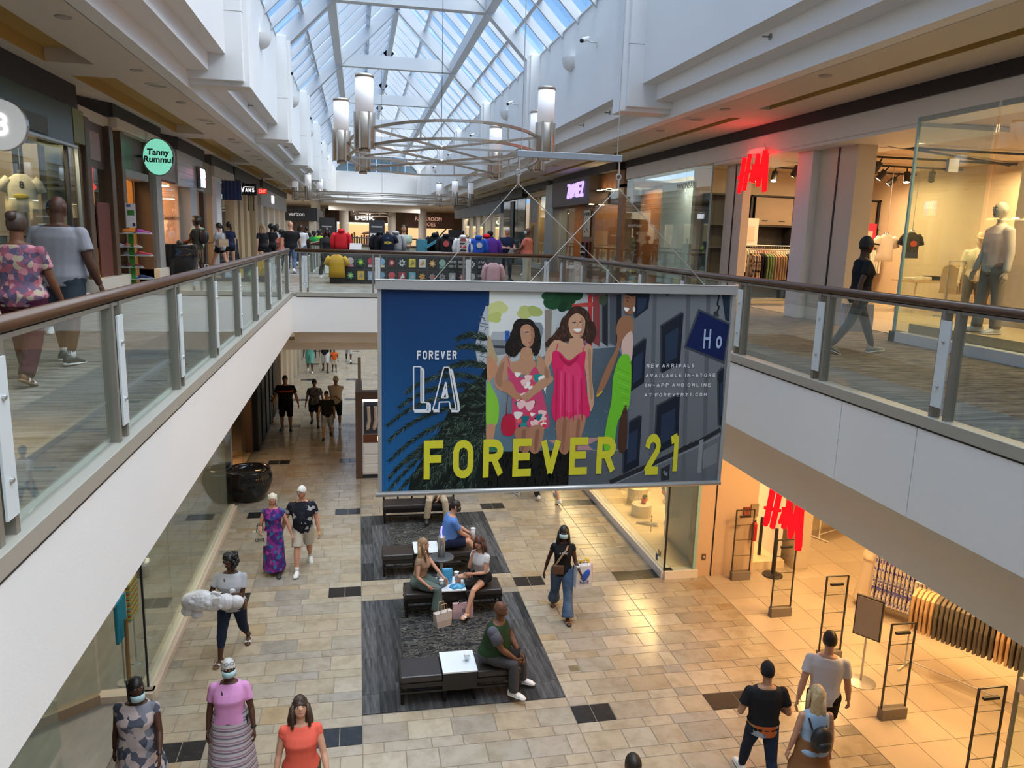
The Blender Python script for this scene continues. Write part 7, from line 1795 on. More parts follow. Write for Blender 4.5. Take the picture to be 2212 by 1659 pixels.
MB().cyl((0, 0, 0), (0, 0, LZ+4.05), .012, 8).build('stand_pole', STEEL, bk); MB().lathe([(.15, 0), (.14, .015)], (0, 0, LZ+.02+4.05), 16).build('stand_base', STEEL, bk)
o = MB().tube([(0, 0, 0), (0, .05, 1.05)], .03, 10).build('wooden_pole', WOODO, None, (-3.3, 10.95, LZ+.02)); tag(o, 'orange wooden pole leaning inside the lower-left window', 'pole')
pot('wide glossy black pot beside the lower-left shop corner', (-2.72, 19.15, LZ), .58, .78)
pot('glossy black pot farther back behind the lower-left glass', (-3.65, 19.6, LZ), .5, .78)
# further lower-left shops
l2 = store('shop_front', 'dim brown lower shop front with an orange-clad mannequin', (-3.2, 21.5, LZ))
BX(l2, 'floor_board', WOODT, -5.5, 19.8, LZ, -3.2, 23.4, LZ+.04); BX(l2, 'post', WOODB, -3.35, 23.2, LZ, -3.15, 23.45, -2.03); BX(l2, 'post', GREYW, -3.4, 19.75, LZ, -3.2, 19.95, -2.03); BX(l2, 'inner_wall', STOREW, -5.6, 19.5, LZ, -5.5, 23.5, -2)
BX(l2, 'glass_pane', GLS, -3.3, 22.2, LZ+.05, -3.285, 23.2, -2.03); lamp('shop_light', 'AREA', (-4.4, 21.6, -2.1), 30, (1, .6, .3), 1.0)
person('mannequin in an orange top in the dim lower-left shop', (-3.75, 22.6, LZ+.05), 90, 1.75, MANN, legs=STAND, top=('tank', cloth('orange_top', (.6, .13, .02))), bottom=('short_shorts', cloth('orange_top')), shoes='sandal', hair=('bald', 'black'), face=False, name='mannequin', cat='mannequin', voxel=.02)
l3 = store('shop_front', 'black columned lower shop front with a rope barrier', (-3.1, 26.5, LZ)); 
for y in (23.5, 24.6, 25.7, 26.8, 27.9): BX(l3, 'black_pier', BLACK, -3.3, y, LZ, -3.0, y+.75, -1.3); BX(l3, 'dark_panel', CHAR, -3.4, y+.75, LZ, -3.3, y+1.1, -1.3)
l4 = store('shop_front', 'cream pilastered lower shop front in the far distance', (-3.0, 33, LZ))
for y in (29.2, 31.4, 33.6, 35.8, 38.2, 41): BX(l4, 'pilaster', CREAM, -3.4, y, LZ, -2.85, y+.8, -1.3, .02)
for y in (30.0, 32.2, 34.4, 36.6): BX(l4, 'window', M('cream_glow2', (.6, .5, .35), .6, emit=.2, ecol=(1, .75, .45)), -3.5, y, LZ+.4, -3.4, y+1.4, -2.2)
for k, (x, y) in enumerate(((-2.95, 26.9), (-2.78, 28.6))):
    t = thing('rope_stanchion', 'brass stanchion with red rope, %s one' % ('nearer', 'farther')[k], 'stanchion', (x, y, LZ)); BR = M('brass_post', (.35, .25, .12), .3, metal=.8); MB().lathe([(.16, 0), (.16, .02), (.03, .04)], n=20).build('base', BR, t); MB().cyl((0, 0, .03), (0, 0, .95), .025, 10).build('post', BR, t); MB().ell((0, 0, .97), (.04, .04, .04), 10, 8).build('finial', BR, t, smooth=True)
    MB().tube([(0, 0, .88), (-.12, .3, .62), (-.2, .7, .82)], .022, 8).build('rope', M('red_rope', (.4, .02, .02), .7), t, smooth=True)
# ---- boots display kiosk and food kiosk seen left of the banner
BRF = M('kiosk_brown', (.10, .055, .035), .4)
k1 = thing('display_cabinet', 'tall brown framed cabinet with boots poster and white drawers', 'cabinet', (.5, 20.7, LZ))
MB().box(-.62, -.2, 0, -.44, 1.6, 2.4).build('side_frame', BRF, k1); MB().box(-.44, -.2, 2.2, 1.2, .1, 2.4).build('top_frame', BRF, k1); MB().box(-.44, -.15, .1, 1.2, .1, 2.2).build('body', HMW, k1); MB().box(-.44, -.18, 0, 1.2, .1, .1).build('plinth', BLACK, k1)
po = MB().box(-.4, -.18, 1.25, 1.1, -.15, 2.12).build('boots_poster', M('poster_dark', (.03, .035, .05), .5), k1)
for x in (-.28, -.1): MB().tube([(x, -.19, 2.0), (x+.02, -.19, 1.62), (x-.02, -.2, 1.42), (x-.04, -.2, 1.36)], [.045, .05, .055, .03], 10).build('boot', M('boot_beige', (.55, .42, .32), .6), po)
MB().box(-.42, -.17, 1.0, 1.1, -.15, 1.22).build('wood_band', M('band_brown', (.14, .04, .015), .5), k1); MB().box(-.05, -.175, 1.05, .3, -.16, 1.17).build('lit_window', glow('lit_peach', (1, .6, .35), 1.6), k1)
for (x0, x1, z0, z1) in ((-.4, .1, .68, .92), (.14, .6, .68, .92), (-.4, .1, .4, .62), (.14, .6, .4, .62), (-.4, .6, .14, .36)): MB().box(x0, -.165, z0, x1, -.15, z1).build('drawer', HMW, k1, bevel=.003)
MB().cbox((-.03, -.19, 2.18), (.8, .03, .03)).build('light_strip', glow('strip_white', (1, .95, .85), 4), k1)
k2 = thing('food_counter', 'white food counter with chequered band behind the boots cabinet', 'counter', (.6, 24.5, LZ)); MB().box(-.6, 0, 0, 2.2, .8, 1.05).build('counter', HMW, k2); MB().box(-.62, -.03, 1.05, 2.22, .83, 1.1).build('worktop', STEEL, k2); MB().box(-.66, -.05, 0, -.56, .05, 2.7).build('post', CHAMP, k2)
for r_ in range(3):
    for c_ in range(16): MB().box(-.55+.07*c_, -.012, .62+.07*r_, -.48+.07*c_, 0, .69+.07*r_).build('check_tile', BLACK if (r_+c_) % 2 else HMW, k2)
o = MB().lathe([(.12, 0), (.15, .2), (.13, .24)], n=18).build('black_pot', BLACK, None, (.9, 24.75, LZ+1.1), smooth=True); tag(o, 'black cooking pot on the white food counter', 'pot')
# ---- right: lower clothes shop
hl = store('shop_front', 'lower clothes shop with bright window display and wide entrance', (5.9, 16, LZ))
BX(hl, 'plinth', HMW, 5.84, 13.45, LZ, 6.1, 40, LZ+.16, .004)
for k in range(9): BX(hl, 'glass_pane', GLS, 5.9, 13.47+1.95*k, LZ+.16, 5.915, 13.47+1.95*(k+1)-.01, -2.03)
BX(hl, 'corner_bead', BLACK, 5.885, 13.44, LZ+.16, 5.915, 13.47, -2.03); BX(hl, 'glass_return', GLS, 5.9, 13.45, LZ+.16, 6.55, 13.465, -2.03); BX(hl, 'plinth', HMW, 5.9, 13.4, LZ, 6.6, 13.6, LZ+.16)
BX(hl, 'glass_edge', M('glass_edge'), 6.5, 13.44, LZ+.16, 6.56, 13.5, -2.03)
SALM = M('salmon_wall', (.60, .44, .31), .55)
BX(hl, 'return_wall', SALM, 6.56, 13.45, LZ, 7.8, 13.75, -2.0); BX(hl, 'shadow_joint', BLACK, 6.88, 13.44, LZ, 6.905, 13.45, -2.0); BX(hl, 'display_floor', M('display_white', (.72, .60, .42), .4), 6.1, 13.6, LZ, 8.6, 40, LZ+.165); BX(hl, 'display_wall', HMW, 8.5, 13.75, LZ, 8.6, 40, -2.0); BX(hl, 'display_wall', M('grey_pane', (.45, .47, .46), .4), 6.6, 13.75, LZ+.16, 6.64, 15.2, -2.0)
BX(hl, 'pillar', M('store_pillar', (.55, .46, .35), .5), 8.75, 13.5, LZ, 9.1, 14.3, -1.0, .01)
for (y0, y1, x) in ((20, 20.1, 12.5),): BX(hl, 'inner_wall', STOREW, 8.6, 19.5, LZ, 14, 19.7, -1)
BX(hl, 'inner_wall', STOREW, 13.5, 4, LZ, 13.7, 19.5, -1)
lamp('window_lamp', 'AREA', (7.1, 16.6, -2.15), 120, (1, .62, .26), .8, 4.0); lamp('window_lamp', 'AREA', (7.1, 24, -2.15), 100, (1, .66, .3), .8, 6.0)
for x, y, e in ((8.0, 11.2, 75), (8.2, 8.4, 75), (10.4, 10.2, 85), (10.4, 14.5, 60), (9.5, 6.5, 60)): lamp('store_lamp', 'AREA', (x, y, -1.15), e, (1, .60, .24), .7)
# store floor tiles
fs = MB().box(6.75, 3, LZ-.05, 13.5, 19.5, LZ-.006).build('floor_store', GROUT); tag(fs, kind='structure')
mb = MB(); tile_shape(mb, 0, 0, .62, .62, -.006, .0, .003, .002); tme = mb.mesh('tile', M('store_tile', (.50, .42, .32), .22, noise=(1.2, (.46, .38, .29)), rnd=.06))
for i in range(9):
    for j in range(24): inst(tme, 'tile', fs, (6.75+.62*i, 5.0+.62*j, LZ))
# red sign, gates, stanchions, sign stand, racks
hm_sign('glowing red H&M sign under the lower clothes shop bulkhead', (6.42, 10.25, -2.62), -PI/2, 1.1, .72, 1.68)
lamp('red_glow', 'POINT', (6.3, 10.25, -2.7), 6, (1, .05, .05), .3)
DKM = M('gate_dark', (.06, .055, .05), .4, metal=.5); ACR = glass('gate_acrylic', (.93, .93, .92))
for k, y in enumerate((13.22, 11.7, 10.2, 8.66, 7.1)):
    t = thing('security_gate', 'clear security gate with grey foot in the lower shop entrance, %s from the return wall' % ('first', 'second', 'third', 'fourth', 'fifth')[k], 'security gate', (7.42, y, LZ), 0, 'security gates')
    MB().box(-.2, -.06, 0, .2, .06, .17).build('foot', M('gate_foot', (.20, .17, .14), .5), t, bevel=.006)
    for sx in (-.19, .19): MB().box(sx-.01, -.012, .17, sx+.01, .012, 1.46).build('upright', DKM, t)
    MB().box(-.19, -.012, 1.45, .19, .012, 1.465).build('top_bar', DKM, t); MB().box(-.18, -.004, .17, .18, .004, 1.45).build('acrylic', ACR, t); MB().box(-.11, -.02, 1.3, .11, .02, 1.335).build('sensor', BLACK, t)
    for z in (.5, .83, 1.14): MB().box(-.18, -.006, z, .18, .006, z+.006).build('line', DKM, t)
for k, (x, y) in enumerate(((8.22, 13.95), (8.18, 13.3))):
    t = thing('belt_post', 'black queue post with round base behind the red sign, %s' % ('left one', 'right one')[k], 'post', (x, y, LZ)); MB().lathe([(.2, 0), (.2, .02), (.04, .05)], n=24).build('base', BLACK, t); MB().cyl((0, 0, .04), (0, 0, 1.0), .035, 12).build('post', BLACK, t)
ss = thing('sign_stand', 'chrome floor stand with framed notice in the lower shop entrance', 'sign', (7.55, 9.55, LZ), .6); MB().lathe([(.22, 0), (.22, .01), (.03, .03)], n=28).build('base', STEEL, ss); MB().cyl((0, 0, .02), (0, 0, .8), .016, 10).build('pole', STEEL, ss); MB().box(-.02, -.2, .75, .02, .2, 1.4).build('frame', DKM, ss); MB().box(-.026, -.18, .77, .026, .18, 1.38).build('notice', M('notice_grey', (.35, .32, .28), .5), ss)
ob = thing('outlet_plate', 'small outlet plate on the salmon return wall', 'outlet', (6.72, 13.44, LZ+.42)); MB().box(-.04, -.006, -.06, .04, 0, .06).build('plate', M('outlet_brown', (.12, .08, .06), .5), ob); MB().box(-.015, -.01, -.02, .015, -.006, .02).build('socket', CREAM, ob)
ar = thing('alarm_box', 'red alarm box and notice on the salmon return wall', 'alarm', (7.55, 13.44, LZ+1.35)); MB().box(-.06, -.04, -.08, .06, 0, .08).build('box', M('alarm_red', (.25, .03, .02), .5), ar); MB().box(.1, -.02, -.12, .26, 0, .14).build('notice', M('notice_frame', (.30, .22, .15), .5), ar)
fe = thing('fire_extinguisher', 'red fire extinguisher at the end of the salmon wall', 'extinguisher', (7.72, 13.36, LZ+.75)); MB().lathe([(.05, 0), (.055, .02), (.055, .34), (.02, .4)], n=14).build('cylinder', M('ext_red', (.4, .015, .01), .35), fe, smooth=True); MB().tube([(0, 0, .4), (0, -.04, .44)], .012, 6).build('valve', BLACK, fe)
LG = 'garments on the racks of the lower clothes shop'
SATIN = cloth('lo_satin', (.62, .42, .24)); FLW = floral('lo_floral', (.62, .56, .5), [(.1, .1, .4), (.6, .55, .5), (.3, .3, .5), (.65, .6, .55)], 34); OLV = cloth('lo_olive', (.20, .15, .07)); GRB = cloth('lo_grey', (.16, .14, .12)); MUS = cloth('lo_mustard', (.55, .30, .05)); WHT = cloth('lo_white', (.65, .55, .42))
clothes_rack('white-footed rack of white, mustard and floral dresses in the lower shop', (9.75, 11.0, LZ), -1.0, 1.7, 1.5, [WHT, MUS, FLW, FLW], 'white, mustard or floral dress on the lower shop rack', LG, 'long', metal=HMW)
clothes_rack('white-footed rack of olive and grey shirts in the lower shop', (9.1, 8.9, LZ), -1.05, 2.2, 1.45, [OLV, WHT, SATIN, GRB, GRB], 'olive, cream or grey shirt on the lower shop rack', LG, metal=HMW)
clothes_rack('far rack of peach tops beside the lower shop pillar', (8.3, 15.6, LZ), 0, 1.1, 1.6, [cloth('lo_peach', (.62, .34, .22)), BKC[0]], 'peach or black top on the far lower shop rack', LG, metal=HMW)
clothes_rack('low curved-leg rack of brown clothes deep in the lower shop', (10.9, 15.2, LZ), .4, 1.4, 1.3, [OLV, SATIN], 'brown garment on the deep lower shop rack', LG, metal=HMW)
person('mannequin in a long white satin dress in the lower clothes shop', (9.3, 11.85, LZ+.02), 250, 1.78, MANN, legs=STAND, top=('dress', WHT, .05), bottom=('none', None), shoes='black', hair=('bald', 'black'), face=False, name='mannequin', cat='mannequin', fem=True, voxel=.016)
# window display
person('pale mannequin in a green mini skirt in the lower window', (7.0, 15.9, LZ+.17), 200, 1.8, M('mann_grey', (.50, .48, .42), .4), legs=((0, 4, 0, 0), (8, 4, 4, 0)), top=('tee', cloth('mint_top', (.35, .45, .38))), bottom=('skirt', cloth('mint_skirt', (.30, .36, .30)), .46), shoes='white', hair=('bald', 'black'), face=False, name='mannequin', cat='mannequin', fem=True, voxel=.016)
person('mannequin in a pink dress behind the green skirt mannequin', (7.6, 17.2, LZ+.17), 200, 1.8, M('mann_grey'), legs=STAND, top=('dress', cloth('pink_dress', (.55, .22, .28)), .12), bottom=('none', None), shoes='white', hair=('bald', 'black'), face=False, name='mannequin', cat='mannequin', fem=True, voxel=.02)
for k, (x, y, r_, h) in enumerate(((6.75, 17.3, .26, .42), (6.55, 16.5, .24, .28), (6.9, 18.5, .3, .5))):
    o = MB().lathe([(r_, 0), (r_, h), (r_*.97, h+.01)], n=28).build('display_drum', M('drum_white', (.72, .64, .5), .4), None, (x, y, LZ+.165)); o['label'] = 'round white display drum in the lower window, %s' % ('of middle height', 'lowest one under the orange pot', 'tallest and farthest')[k]; o['category'] = 'plinth'; o['group'] = 'display drums'
cc = thing('cactus_pot', 'small cactus in an orange pot on a display drum', 'plant', (6.6, 16.5, LZ+.456)); MB().lathe([(.05, 0), (.075, .12), (.07, .12)], n=16).build('pot', M('pot_orange', (.62, .12, .02), .5), cc, smooth=True); MB().ell((0, 0, .16), (.045, .045, .06), 12, 8).build('cactus', M('cactus_green', (.12, .18, .05), .7), cc, smooth=True); MB().ell((.05, 0, .18), (.02, .02, .035), 8, 6).build('cactus_arm', M('cactus_green'), cc, smooth=True)
for k, (x, y, z) in enumerate(((6.5, 15.85, .17), (6.65, 15.75, .17), (6.7, 17.25, .6), (6.85, 17.35, .6))): shoe_thing('%s display trainer %s' % (('cream', 'white', 'blue-grey', 'orange')[k], ('left on the window floor', 'right on the window floor', 'left on the drum', 'right on the drum')[k]), (x, y, LZ+z), 2.6, M('dsp%d' % k, ((.6, .5, .36), (.65, .6, .5), (.3, .33, .5), (.6, .2, .06))[k], .5), 'display trainers')
block_sign('2', M('decal_dk', (.12, .10, .08), .5), hl, (-.008, -1.75, .95), -PI/2, .05, .14, .002, .16); block_sign('1', M('decal_dk'), hl, (-.008, -1.75, .72), -PI/2, .04, .12, .002, .16)
block_sign('H&M', M('decal_dk'), hl, (-.008, -2.28, .42), -PI/2, .14, .15, .002, .2, shear=.2); MB().box(-.01, -2.2, .22, -.006, -2.1, .36).build('sticker', INKB, hl)
gd = thing('glass_door', 'open glass door edge with white push plate at the lower right', 'door', (8.0, 7.3, LZ)); MB().box(-.006, -.9, .05, .006, 0, 2.6).build('pane', GLS, gd); MB().box(-.02, -.02, 0, .02, .02, 2.6).build('edge_rail', M('door_edge', (.22, .25, .22), .3), gd); MB().box(-.05, -.2, 1.25, .05, -.04, 1.45).build('push_plate', HMW, gd)

# end and side walls of the lower hall
tag(MB().box(-9.5, 60, LZ, 15, 60.2, FB).build('wall_lower_end', CREAM), kind='structure'); tag(MB().box(-9.5, -4, LZ, -9.3, 60, FB).build('wall_lower_left', CREAM), kind='structure'); tag(MB().box(14.6, -4, LZ, 14.8, 60, FB).build('wall_lower_right', CREAM), kind='structure')
# ================================================================ people
CL = {k: cloth(k, *v) for k, v in dict(white=((.60, .60, .62),), black=((.014, .014, .016),), navy=((.012, .018, .05),), grey=((.25, .25, .28),), ltgrey=((.42, .43, .46),), pink=((.62, .28, .55),), coral=((.72, .12, .08),), salmon=((.68, .20, .14),), blue=((.10, .22, .55),), ltblue=((.32, .45, .62),), sage=((.30, .38, .30),), green=((.02, .30, .06),), neon=((.35, .60, .05),), khaki=((.42, .36, .26),), stone=((.50, .46, .38),), denim=((.10, .16, .27), (.05, .08, .14), 6, .2), indigo=((.014, .022, .045),), olive=((.09, .09, .05),), brown=((.22, .10, .04),), maroon=((.055, .008, .022),), dkgrey=((.055, .055, .06),), teal=((.13, .45, .40),), orange=((.65, .12, .02),), tan=((.33, .22, .15),), cream=((.55, .50, .42),), forest=((.018, .045, .018),), slate=((.10, .10, .13),), sweat=((.34, .36, .40),)).items()}
FLOR = floral('grey_patch', (.42, .36, .37), [(.09, .10, .14), (.5, .42, .42), (.2, .21, .26), (.45, .38, .39), (.05, .06, .09), (.5, .44, .44)], 13)
PURP = floral('purple_leaf', (.07, .02, .16), [(.22, .03, .22), (.03, .05, .22), (.10, .02, .14), (.03, .14, .3), (.3, .06, .25)], 16)
HAWA = floral('hawaiian', (.012, .013, .02), [(.012, .013, .02), (.35, .36, .38), (.02, .02, .03), (.012, .013, .02)], 15)
WAIST = floral('warm_floral', (.32, .10, .13), [(.08, .06, .10), (.5, .22, .24), (.15, .10, .16), (.42, .34, .25), (.25, .09, .15), (.10, .09, .16)], 22)
SKS = stripes('maxi', (.42, .41, .44), (.16, .12, .17), (.30, .17, .23), .085)
GAL = stripes('galaxy', (.02, .02, .025), (.02, .02, .025), (.02, .02, .025), .3)
LEAB = M('bag_brown', (.10, .045, .02), .5); LEAK = M('bag_black', (.015, .015, .016), .5)
def ex(*fs):
    def f(root, g):
        for q in fs: q(root, g)
    return f
def bandf(mat, s0, s1):
    def f(root, g):
        MB().loft([g['ring'](*((s,)+g['secat'](s)[1:]), inf=.027) for s in (s0, s1)], caps=False).build('stripe', mat, root, smooth=True)
    return f
def purse(mat, x, y, s, w=.16, h=.12, d=.05):
    def f(root, g):
        MB().cbox(g['S'](x, y, s), (d if abs(x) > .09 else w, w if abs(x) > .09 else d, h)).build('purse', mat, root, bevel=.015)
    return f
def watch(i, mat):
    def f(root, g):
        s0, e, w = g['A'][i]; d = (e-w).normalized(); MB().tube([w+d*.015, w+d*.04], .020*g['H'], 12).build('wristwatch', mat, root)
    return f
P = person
# ---- lower level, walking towards the camera on the left
P('woman in grey and pink patchwork tunic with black bob and mask on her chin', (-2.48, 8.42, LZ), 176, 1.66, 'dark', 1.32, .5, True, legs=STROLL1, arms=(('fk', 22, 14, 22, 4), ('fk', -6, 10, 10, 3)), head=(42, -6), top=('dress', FLOR, .24), bottom=('leggings', CL['black']), shoes='black', hair=('bob', 'black'), mask=(MASKB, -.06), extra=ex(strap(LEAK, side=-1), watch(0, BLACK)))
P('woman in pink T-shirt and striped maxi skirt with blue mask and glasses on her head', (-1.54, 8.72, LZ), 178, 1.64, 'dark', 1.18, .4, True, legs=STROLL2, arms=(('fk', 8, 14, 18, 4), ('fk', 4, 10, 14, 6)), head=(18, -4), top=('tee', CL['pink']), bottom=('skirt', SKS, .10), shoes='tan', hair=('fade', 'grey'), mask=MASKB, glasses='top', extra=ex(strap(LEAK, side=-1), purse(LEAK, -.115, 0, .02), watch(0, BLACK)))
P('woman in coral sleeveless blouse with long dark brown hair looking down', (-.66, 7.8, LZ), 180, 1.67, 'light', 1.12, .3, True, legs=WALK1, arms=(('fk', 18, 14, 20, 2), ('fk', 5, 12, 18, 3)), head=(8, -22), top=('tee', CL['coral'], .2), bottom=('shorts', CL['olive']), shoes='tan', hair=('long_curl', 'brown', .17), glasses='top')
P('woman in light grey T-shirt and dark jeans with black curly hair hugging a white bundle', (-1.98, 11.75, LZ), 172, 1.72, 'dark', 1.2, .3, True, legs=WALK2, arms=(('ik', (-.03, .17, .66)), ('ik', (.14, .20, .585))), head=(-24, -6), top=('tee', CL['ltgrey']), bottom=('capri', CL['indigo']), shoes='sandal', hair=('bob_curl', 'black'), extra=ex(strap(LEAB, side=-1), purse(LEAB, -.12, .02, .01, .13, .14), watch(0, BLACK)))
# the bundle in her arms
bd = thing('wrapped_bundle', 'large crumpled white plastic bundle carried by the woman in grey', 'bag', (-2.14, 11.38, -4.02)); m_ = MB(); rb = random.Random(4)
for (x, z, r_) in ((.28, -.02, .10), (.12, -.01, .13), (-.05, .0, .15), (-.22, .03, .17), (-.34, .03, .14)): m_.ell((x, 0, z), (r_*1.2, r_*.8, r_), 14, 10)
for k in range(26): a = rb.uniform(0, 6.28); m_.ell((rb.uniform(-.38, .28), .11*math.cos(a), .03+.12*math.sin(a)), (.05, .03, .04), 7, 5)
m_.ell((-.42, .0, -.12), (.09, .05, .10), 8, 6); m_.ell((-.28, .0, -.19), (.09, .06, .07), 8, 6)
remesh_later(m_, 'wrapping', M('plastic_white', (.66, .67, .70), .25, bump=(18, .6)), bd, .012, None, 1)
MB().box(-.02, -.145, .03, .08, -.135, .12).build('receipt', PAPER, bd)
# couple holding hands
P('woman in purple and blue maxi dress with platinum hair holding hands', (-1.66, 14.7, LZ), 176, 1.62, 'pink', 1.05, .1, True, legs=STROLL1, arms=(('fk', 4, 24, 8, 4), ('fk', 10, 12, 70, 20)), head=(4, -6), top=('dress', PURP, .06), bottom=('none', None), shoes='black', hair=('bob', 'platinum'))
tote('cream canvas tote with dark lettering on the purple dress woman\'s arm', (-1.9, 14.62, LZ+.62), 0, .24, .1, .28, M('canvas', (.48, .44, .36), .8), LEAK, .14, flare=1.1, emb=lambda t: block_sign('LOVE', CHAR, t, (0, -.062, .13), 0, .16, .07, .002, .2))
P('white-haired man in black leaf-print shirt and pale shorts holding hands', (-1.12, 14.82, LZ), 182, 1.76, 'pink', 1.08, .5, legs=WALK2, arms=(('fk', 4, 12, 12, 3), ('fk', 4, 22, 8, 4)), head=(-30, -4), top=('polo', HAWA), bottom=('shorts', CL['stone']), shoes='white', hair=('short', 'white'), glasses='face', sock=M('sock_white', (.6, .6, .6), .8))
# woman with mask and shopping bags
P('woman in black AERO T-shirt and jeans with blue mask and long black hair', (3.48, 12.3, LZ), 168, 1.70, 'dark', .95, 0, True, legs=WALK1, arms=(('fk', 10, 12, 60, -4), ('fk', -16, 16, 14, 2)), head=(-4, -4), top=('tee', CL['black'], .3), bottom=('wide', CL['denim']), shoes='tan', hair=('long_curl', 'black', .22), mask=MASKB, extra=ex(chest_print('AERO', M('print_white2', (.6, .6, .6), .7), .23, .035, .15, .098), strap(M('strap_tan', (.35, .24, .14), .5), side=1), purse(LEAB, .05, .095, .05, .2, .16, .06)))
sb_ = tote('white plastic shopping bag with blue leaf mark held by the masked woman', (3.80, 12.12, LZ+.60), .1, .30, .16, .40, M('bag_white', (.66, .68, .70), .3), M('bag_white'), .08, name='shopping_bag', flare=.9)
MB().ell((.03, -.085, .24), (.06, .012, .12), 12, 8, Matrix.Rotation(.5, 3, 'Y')).build('leaf_mark', M('mark_blue', (.02, .10, .55), .5), sb_, smooth=True); text('belk', .11, INKB, sb_, (.0, -.1, .12), (PI/2, 0, 0), .002)
tote('blush paper bag with yellow tissue behind the white shopping bag', (3.86, 12.32, LZ+.56), .1, .34, .12, .36, PKP, CHAR, .06, name='shopping_bag', flare=1.0, emb=lambda t: MB().ell((0, 0, .40), (.13, .05, .09), 8, 6).build('tissue', M('tissue_yellow', (.6, .42, .04), .6), t))
# ---- walking away at the lower right
P('person in black T-shirt with bright sprayed hem and black knit hat walking away', (4.78, 7.66, LZ), -12, 1.72, 'tan', 1.05, 0, legs=WALK1, arms=(('ik', (-.10, .12, .60)), ('ik', (.10, .12, .60))), top=('tee', CL['black']), bottom=('jeans', CL['indigo']), shoes='white', hair=('short', M('knit_black', (.006, .006, .007), .9)), face=False, extra=ex(bandf(floral('spray', (.08, .2, .4), [(.3, .35, .4), (.5, .12, .03), (.1, .12, .25), (.4, .2, .1)], 7), -.04, .045)))
P('tall man in white T-shirt and black shorts walking away into the lower shop', (5.85, 8.05, LZ), -28, 1.83, 'light', 1.0, 0, legs=WALK2, arms=(('fk', -14, 12, 10, 2), ('fk', 6, 12, 12, 3)), top=('tee', CL['white']), bottom=('shorts', CL['black']), shoes='white', hair=('short', 'dkbrown'), face=False)
P('blonde woman in pale top and brown skirt with small backpack seen from behind', (5.13, 7.16, LZ), -10, 1.64, 'light', 1.0, 0, True, legs=STROLL1, arms=(('fk', 4, 10, 8, 2), ('fk', 2, 10, 10, 2)), top=('tank', CL['ltblue']), bottom=('skirt', CL['brown'], .33), shoes='white', hair=('long', 'blonde', .24), face=False)
bpk = thing('backpack', 'small round black backpack on the blonde woman\'s back', 'backpack', (5.11, 6.98, LZ+.98)); MB().ell((0, 0, .12), (.13, .08, .15), 14, 10).build('body', LEAK, bpk, smooth=True); MB().ell((0, -.06, .06), (.09, .05, .07), 12, 8).build('front_pocket', LEAK, bpk, smooth=True)
for sx in (-1, 1): MB().tube([(sx*.09, .05, .2), (sx*.1, .12, .3), (sx*.09, .2, .33)], .012, 6).build('shoulder_strap', LEAK, bpk)
P('person with short dark hair just entering the picture at the bottom', (2.6, 6.35, LZ), 180, 1.70, 'brown', 1.0, 0, legs=WALK1, arms=WALKA1, top=('tee', CL['grey']), bottom=('jeans', CL['indigo']), hair=('short', 'dkbrown'))
# ---- seated on the benches
P('bald man in green T-shirt with grey sleeves seated on the front bench reading his phone', (1.84, 10.2, LZ), -122, 1.76, 'brown', 1.22, 1.2, legs=((80, 16, 78, 0), (86, 4, 84, 0)), arms=(('ik', (-.02, .26, .37)), ('ik', (.05, .25, .36))), lean=16, head=(0, -34), seat=.44, top=('tee', CL['forest']), bottom=('pants', CL['dkgrey']), shoes='blackw' if False else 'white', hair=('bald', 'grey'), glasses='face', extra=ex(lambda r_, g: [MB().ell(s0-Vector((0, 0, .005)), (.083,)*3, 12, 8).tube([s0, s0+(e-s0)*.64], [.080, .084], 14).build('sleeve', CL['slate'], r_, smooth=True) for (s0, e, w) in g['A']], watch(0, BLACK)))
ph = MB().box(-.036, -.075, 0, .036, .075, .009).box(-.032, -.07, .009, .032, .07, .0095).build('phone', [BLACK], None, (2.2, 9.97, LZ+.70), rz=-.6); ph.rotation_euler = (.5, -.3, -.9); tag(ph, 'dark phone in the hands of the man on the front bench', 'phone')
P('young woman with long light-brown hair, tan crop top and wide sage trousers on the bench', (1.0, 12.76, LZ), -118, 1.66, 'light', .88, 0, True, legs=((78, 6, 66, 0), (84, 4, 84, 0)), arms=(('ik', (-.04, .27, .40)), ('ik', (.12, .16, .36))), lean=8, head=(8, -18), seat=.44, top=('crop', CL['tan'], .1), bottom=('wide', cloth('sagep', (.10, .14, .13))), shoes='tan', hair=('long', 'ltbrown', .24))
P('young woman with auburn hair, white crop top and black shorts on the bench', (2.14, 12.78, LZ), 132, 1.66, 'light', .92, 0, True, legs=((78, 4, 50, 0), (98, 22, 100, 0)), arms=(('ik', (-.02, .22, .46)), ('ik', (.03, .15, .63))), lean=10, head=(10, -8), seat=.44, top=('crop', CL['white'], .4), bottom=('short_shorts', CL['black']), shoes='sandal', hair=('long_curl', 'auburn', .15))
P('man in blue polo shirt and navy shorts with black mask seated on the middle bench', (1.66, 14.45, LZ), -84, 1.76, 'light', 1.14, .7, legs=((84, 4, 82, 0), (94, 10, 58, 0)), arms=(('ik', (-.03, .28, .40)), ('ik', (.06, .27, .38))), lean=14, head=(-10, -4), seat=.44, top=('polo', CL['blue']), bottom=('shorts', CL['navy']), shoes='black', hair=('short', 'dkbrown'), mask=MASKK)
cup('tall translucent drink cup held by the man in blue', (2.19, 14.37, LZ+.66), .05, .2, M('cup_milky', (.62, .62, .64), .3))
P('man in light blue shirt and khaki trousers seated on the spindle-back bench', (1.72, 17.3, LZ), 180, 1.76, 'light', 1.1, .6, legs=((84, 12, 78, 0), (86, 12, 88, 0)), arms=(('ik', (-.02, .2, .35)), ('ik', (.12, .2, .36))), lean=4, seat=.44, top=('polo', CL['sweat']), bottom=('pants', CL['khaki']), shoes='black', hair=('short', 'grey'), voxel=.016)
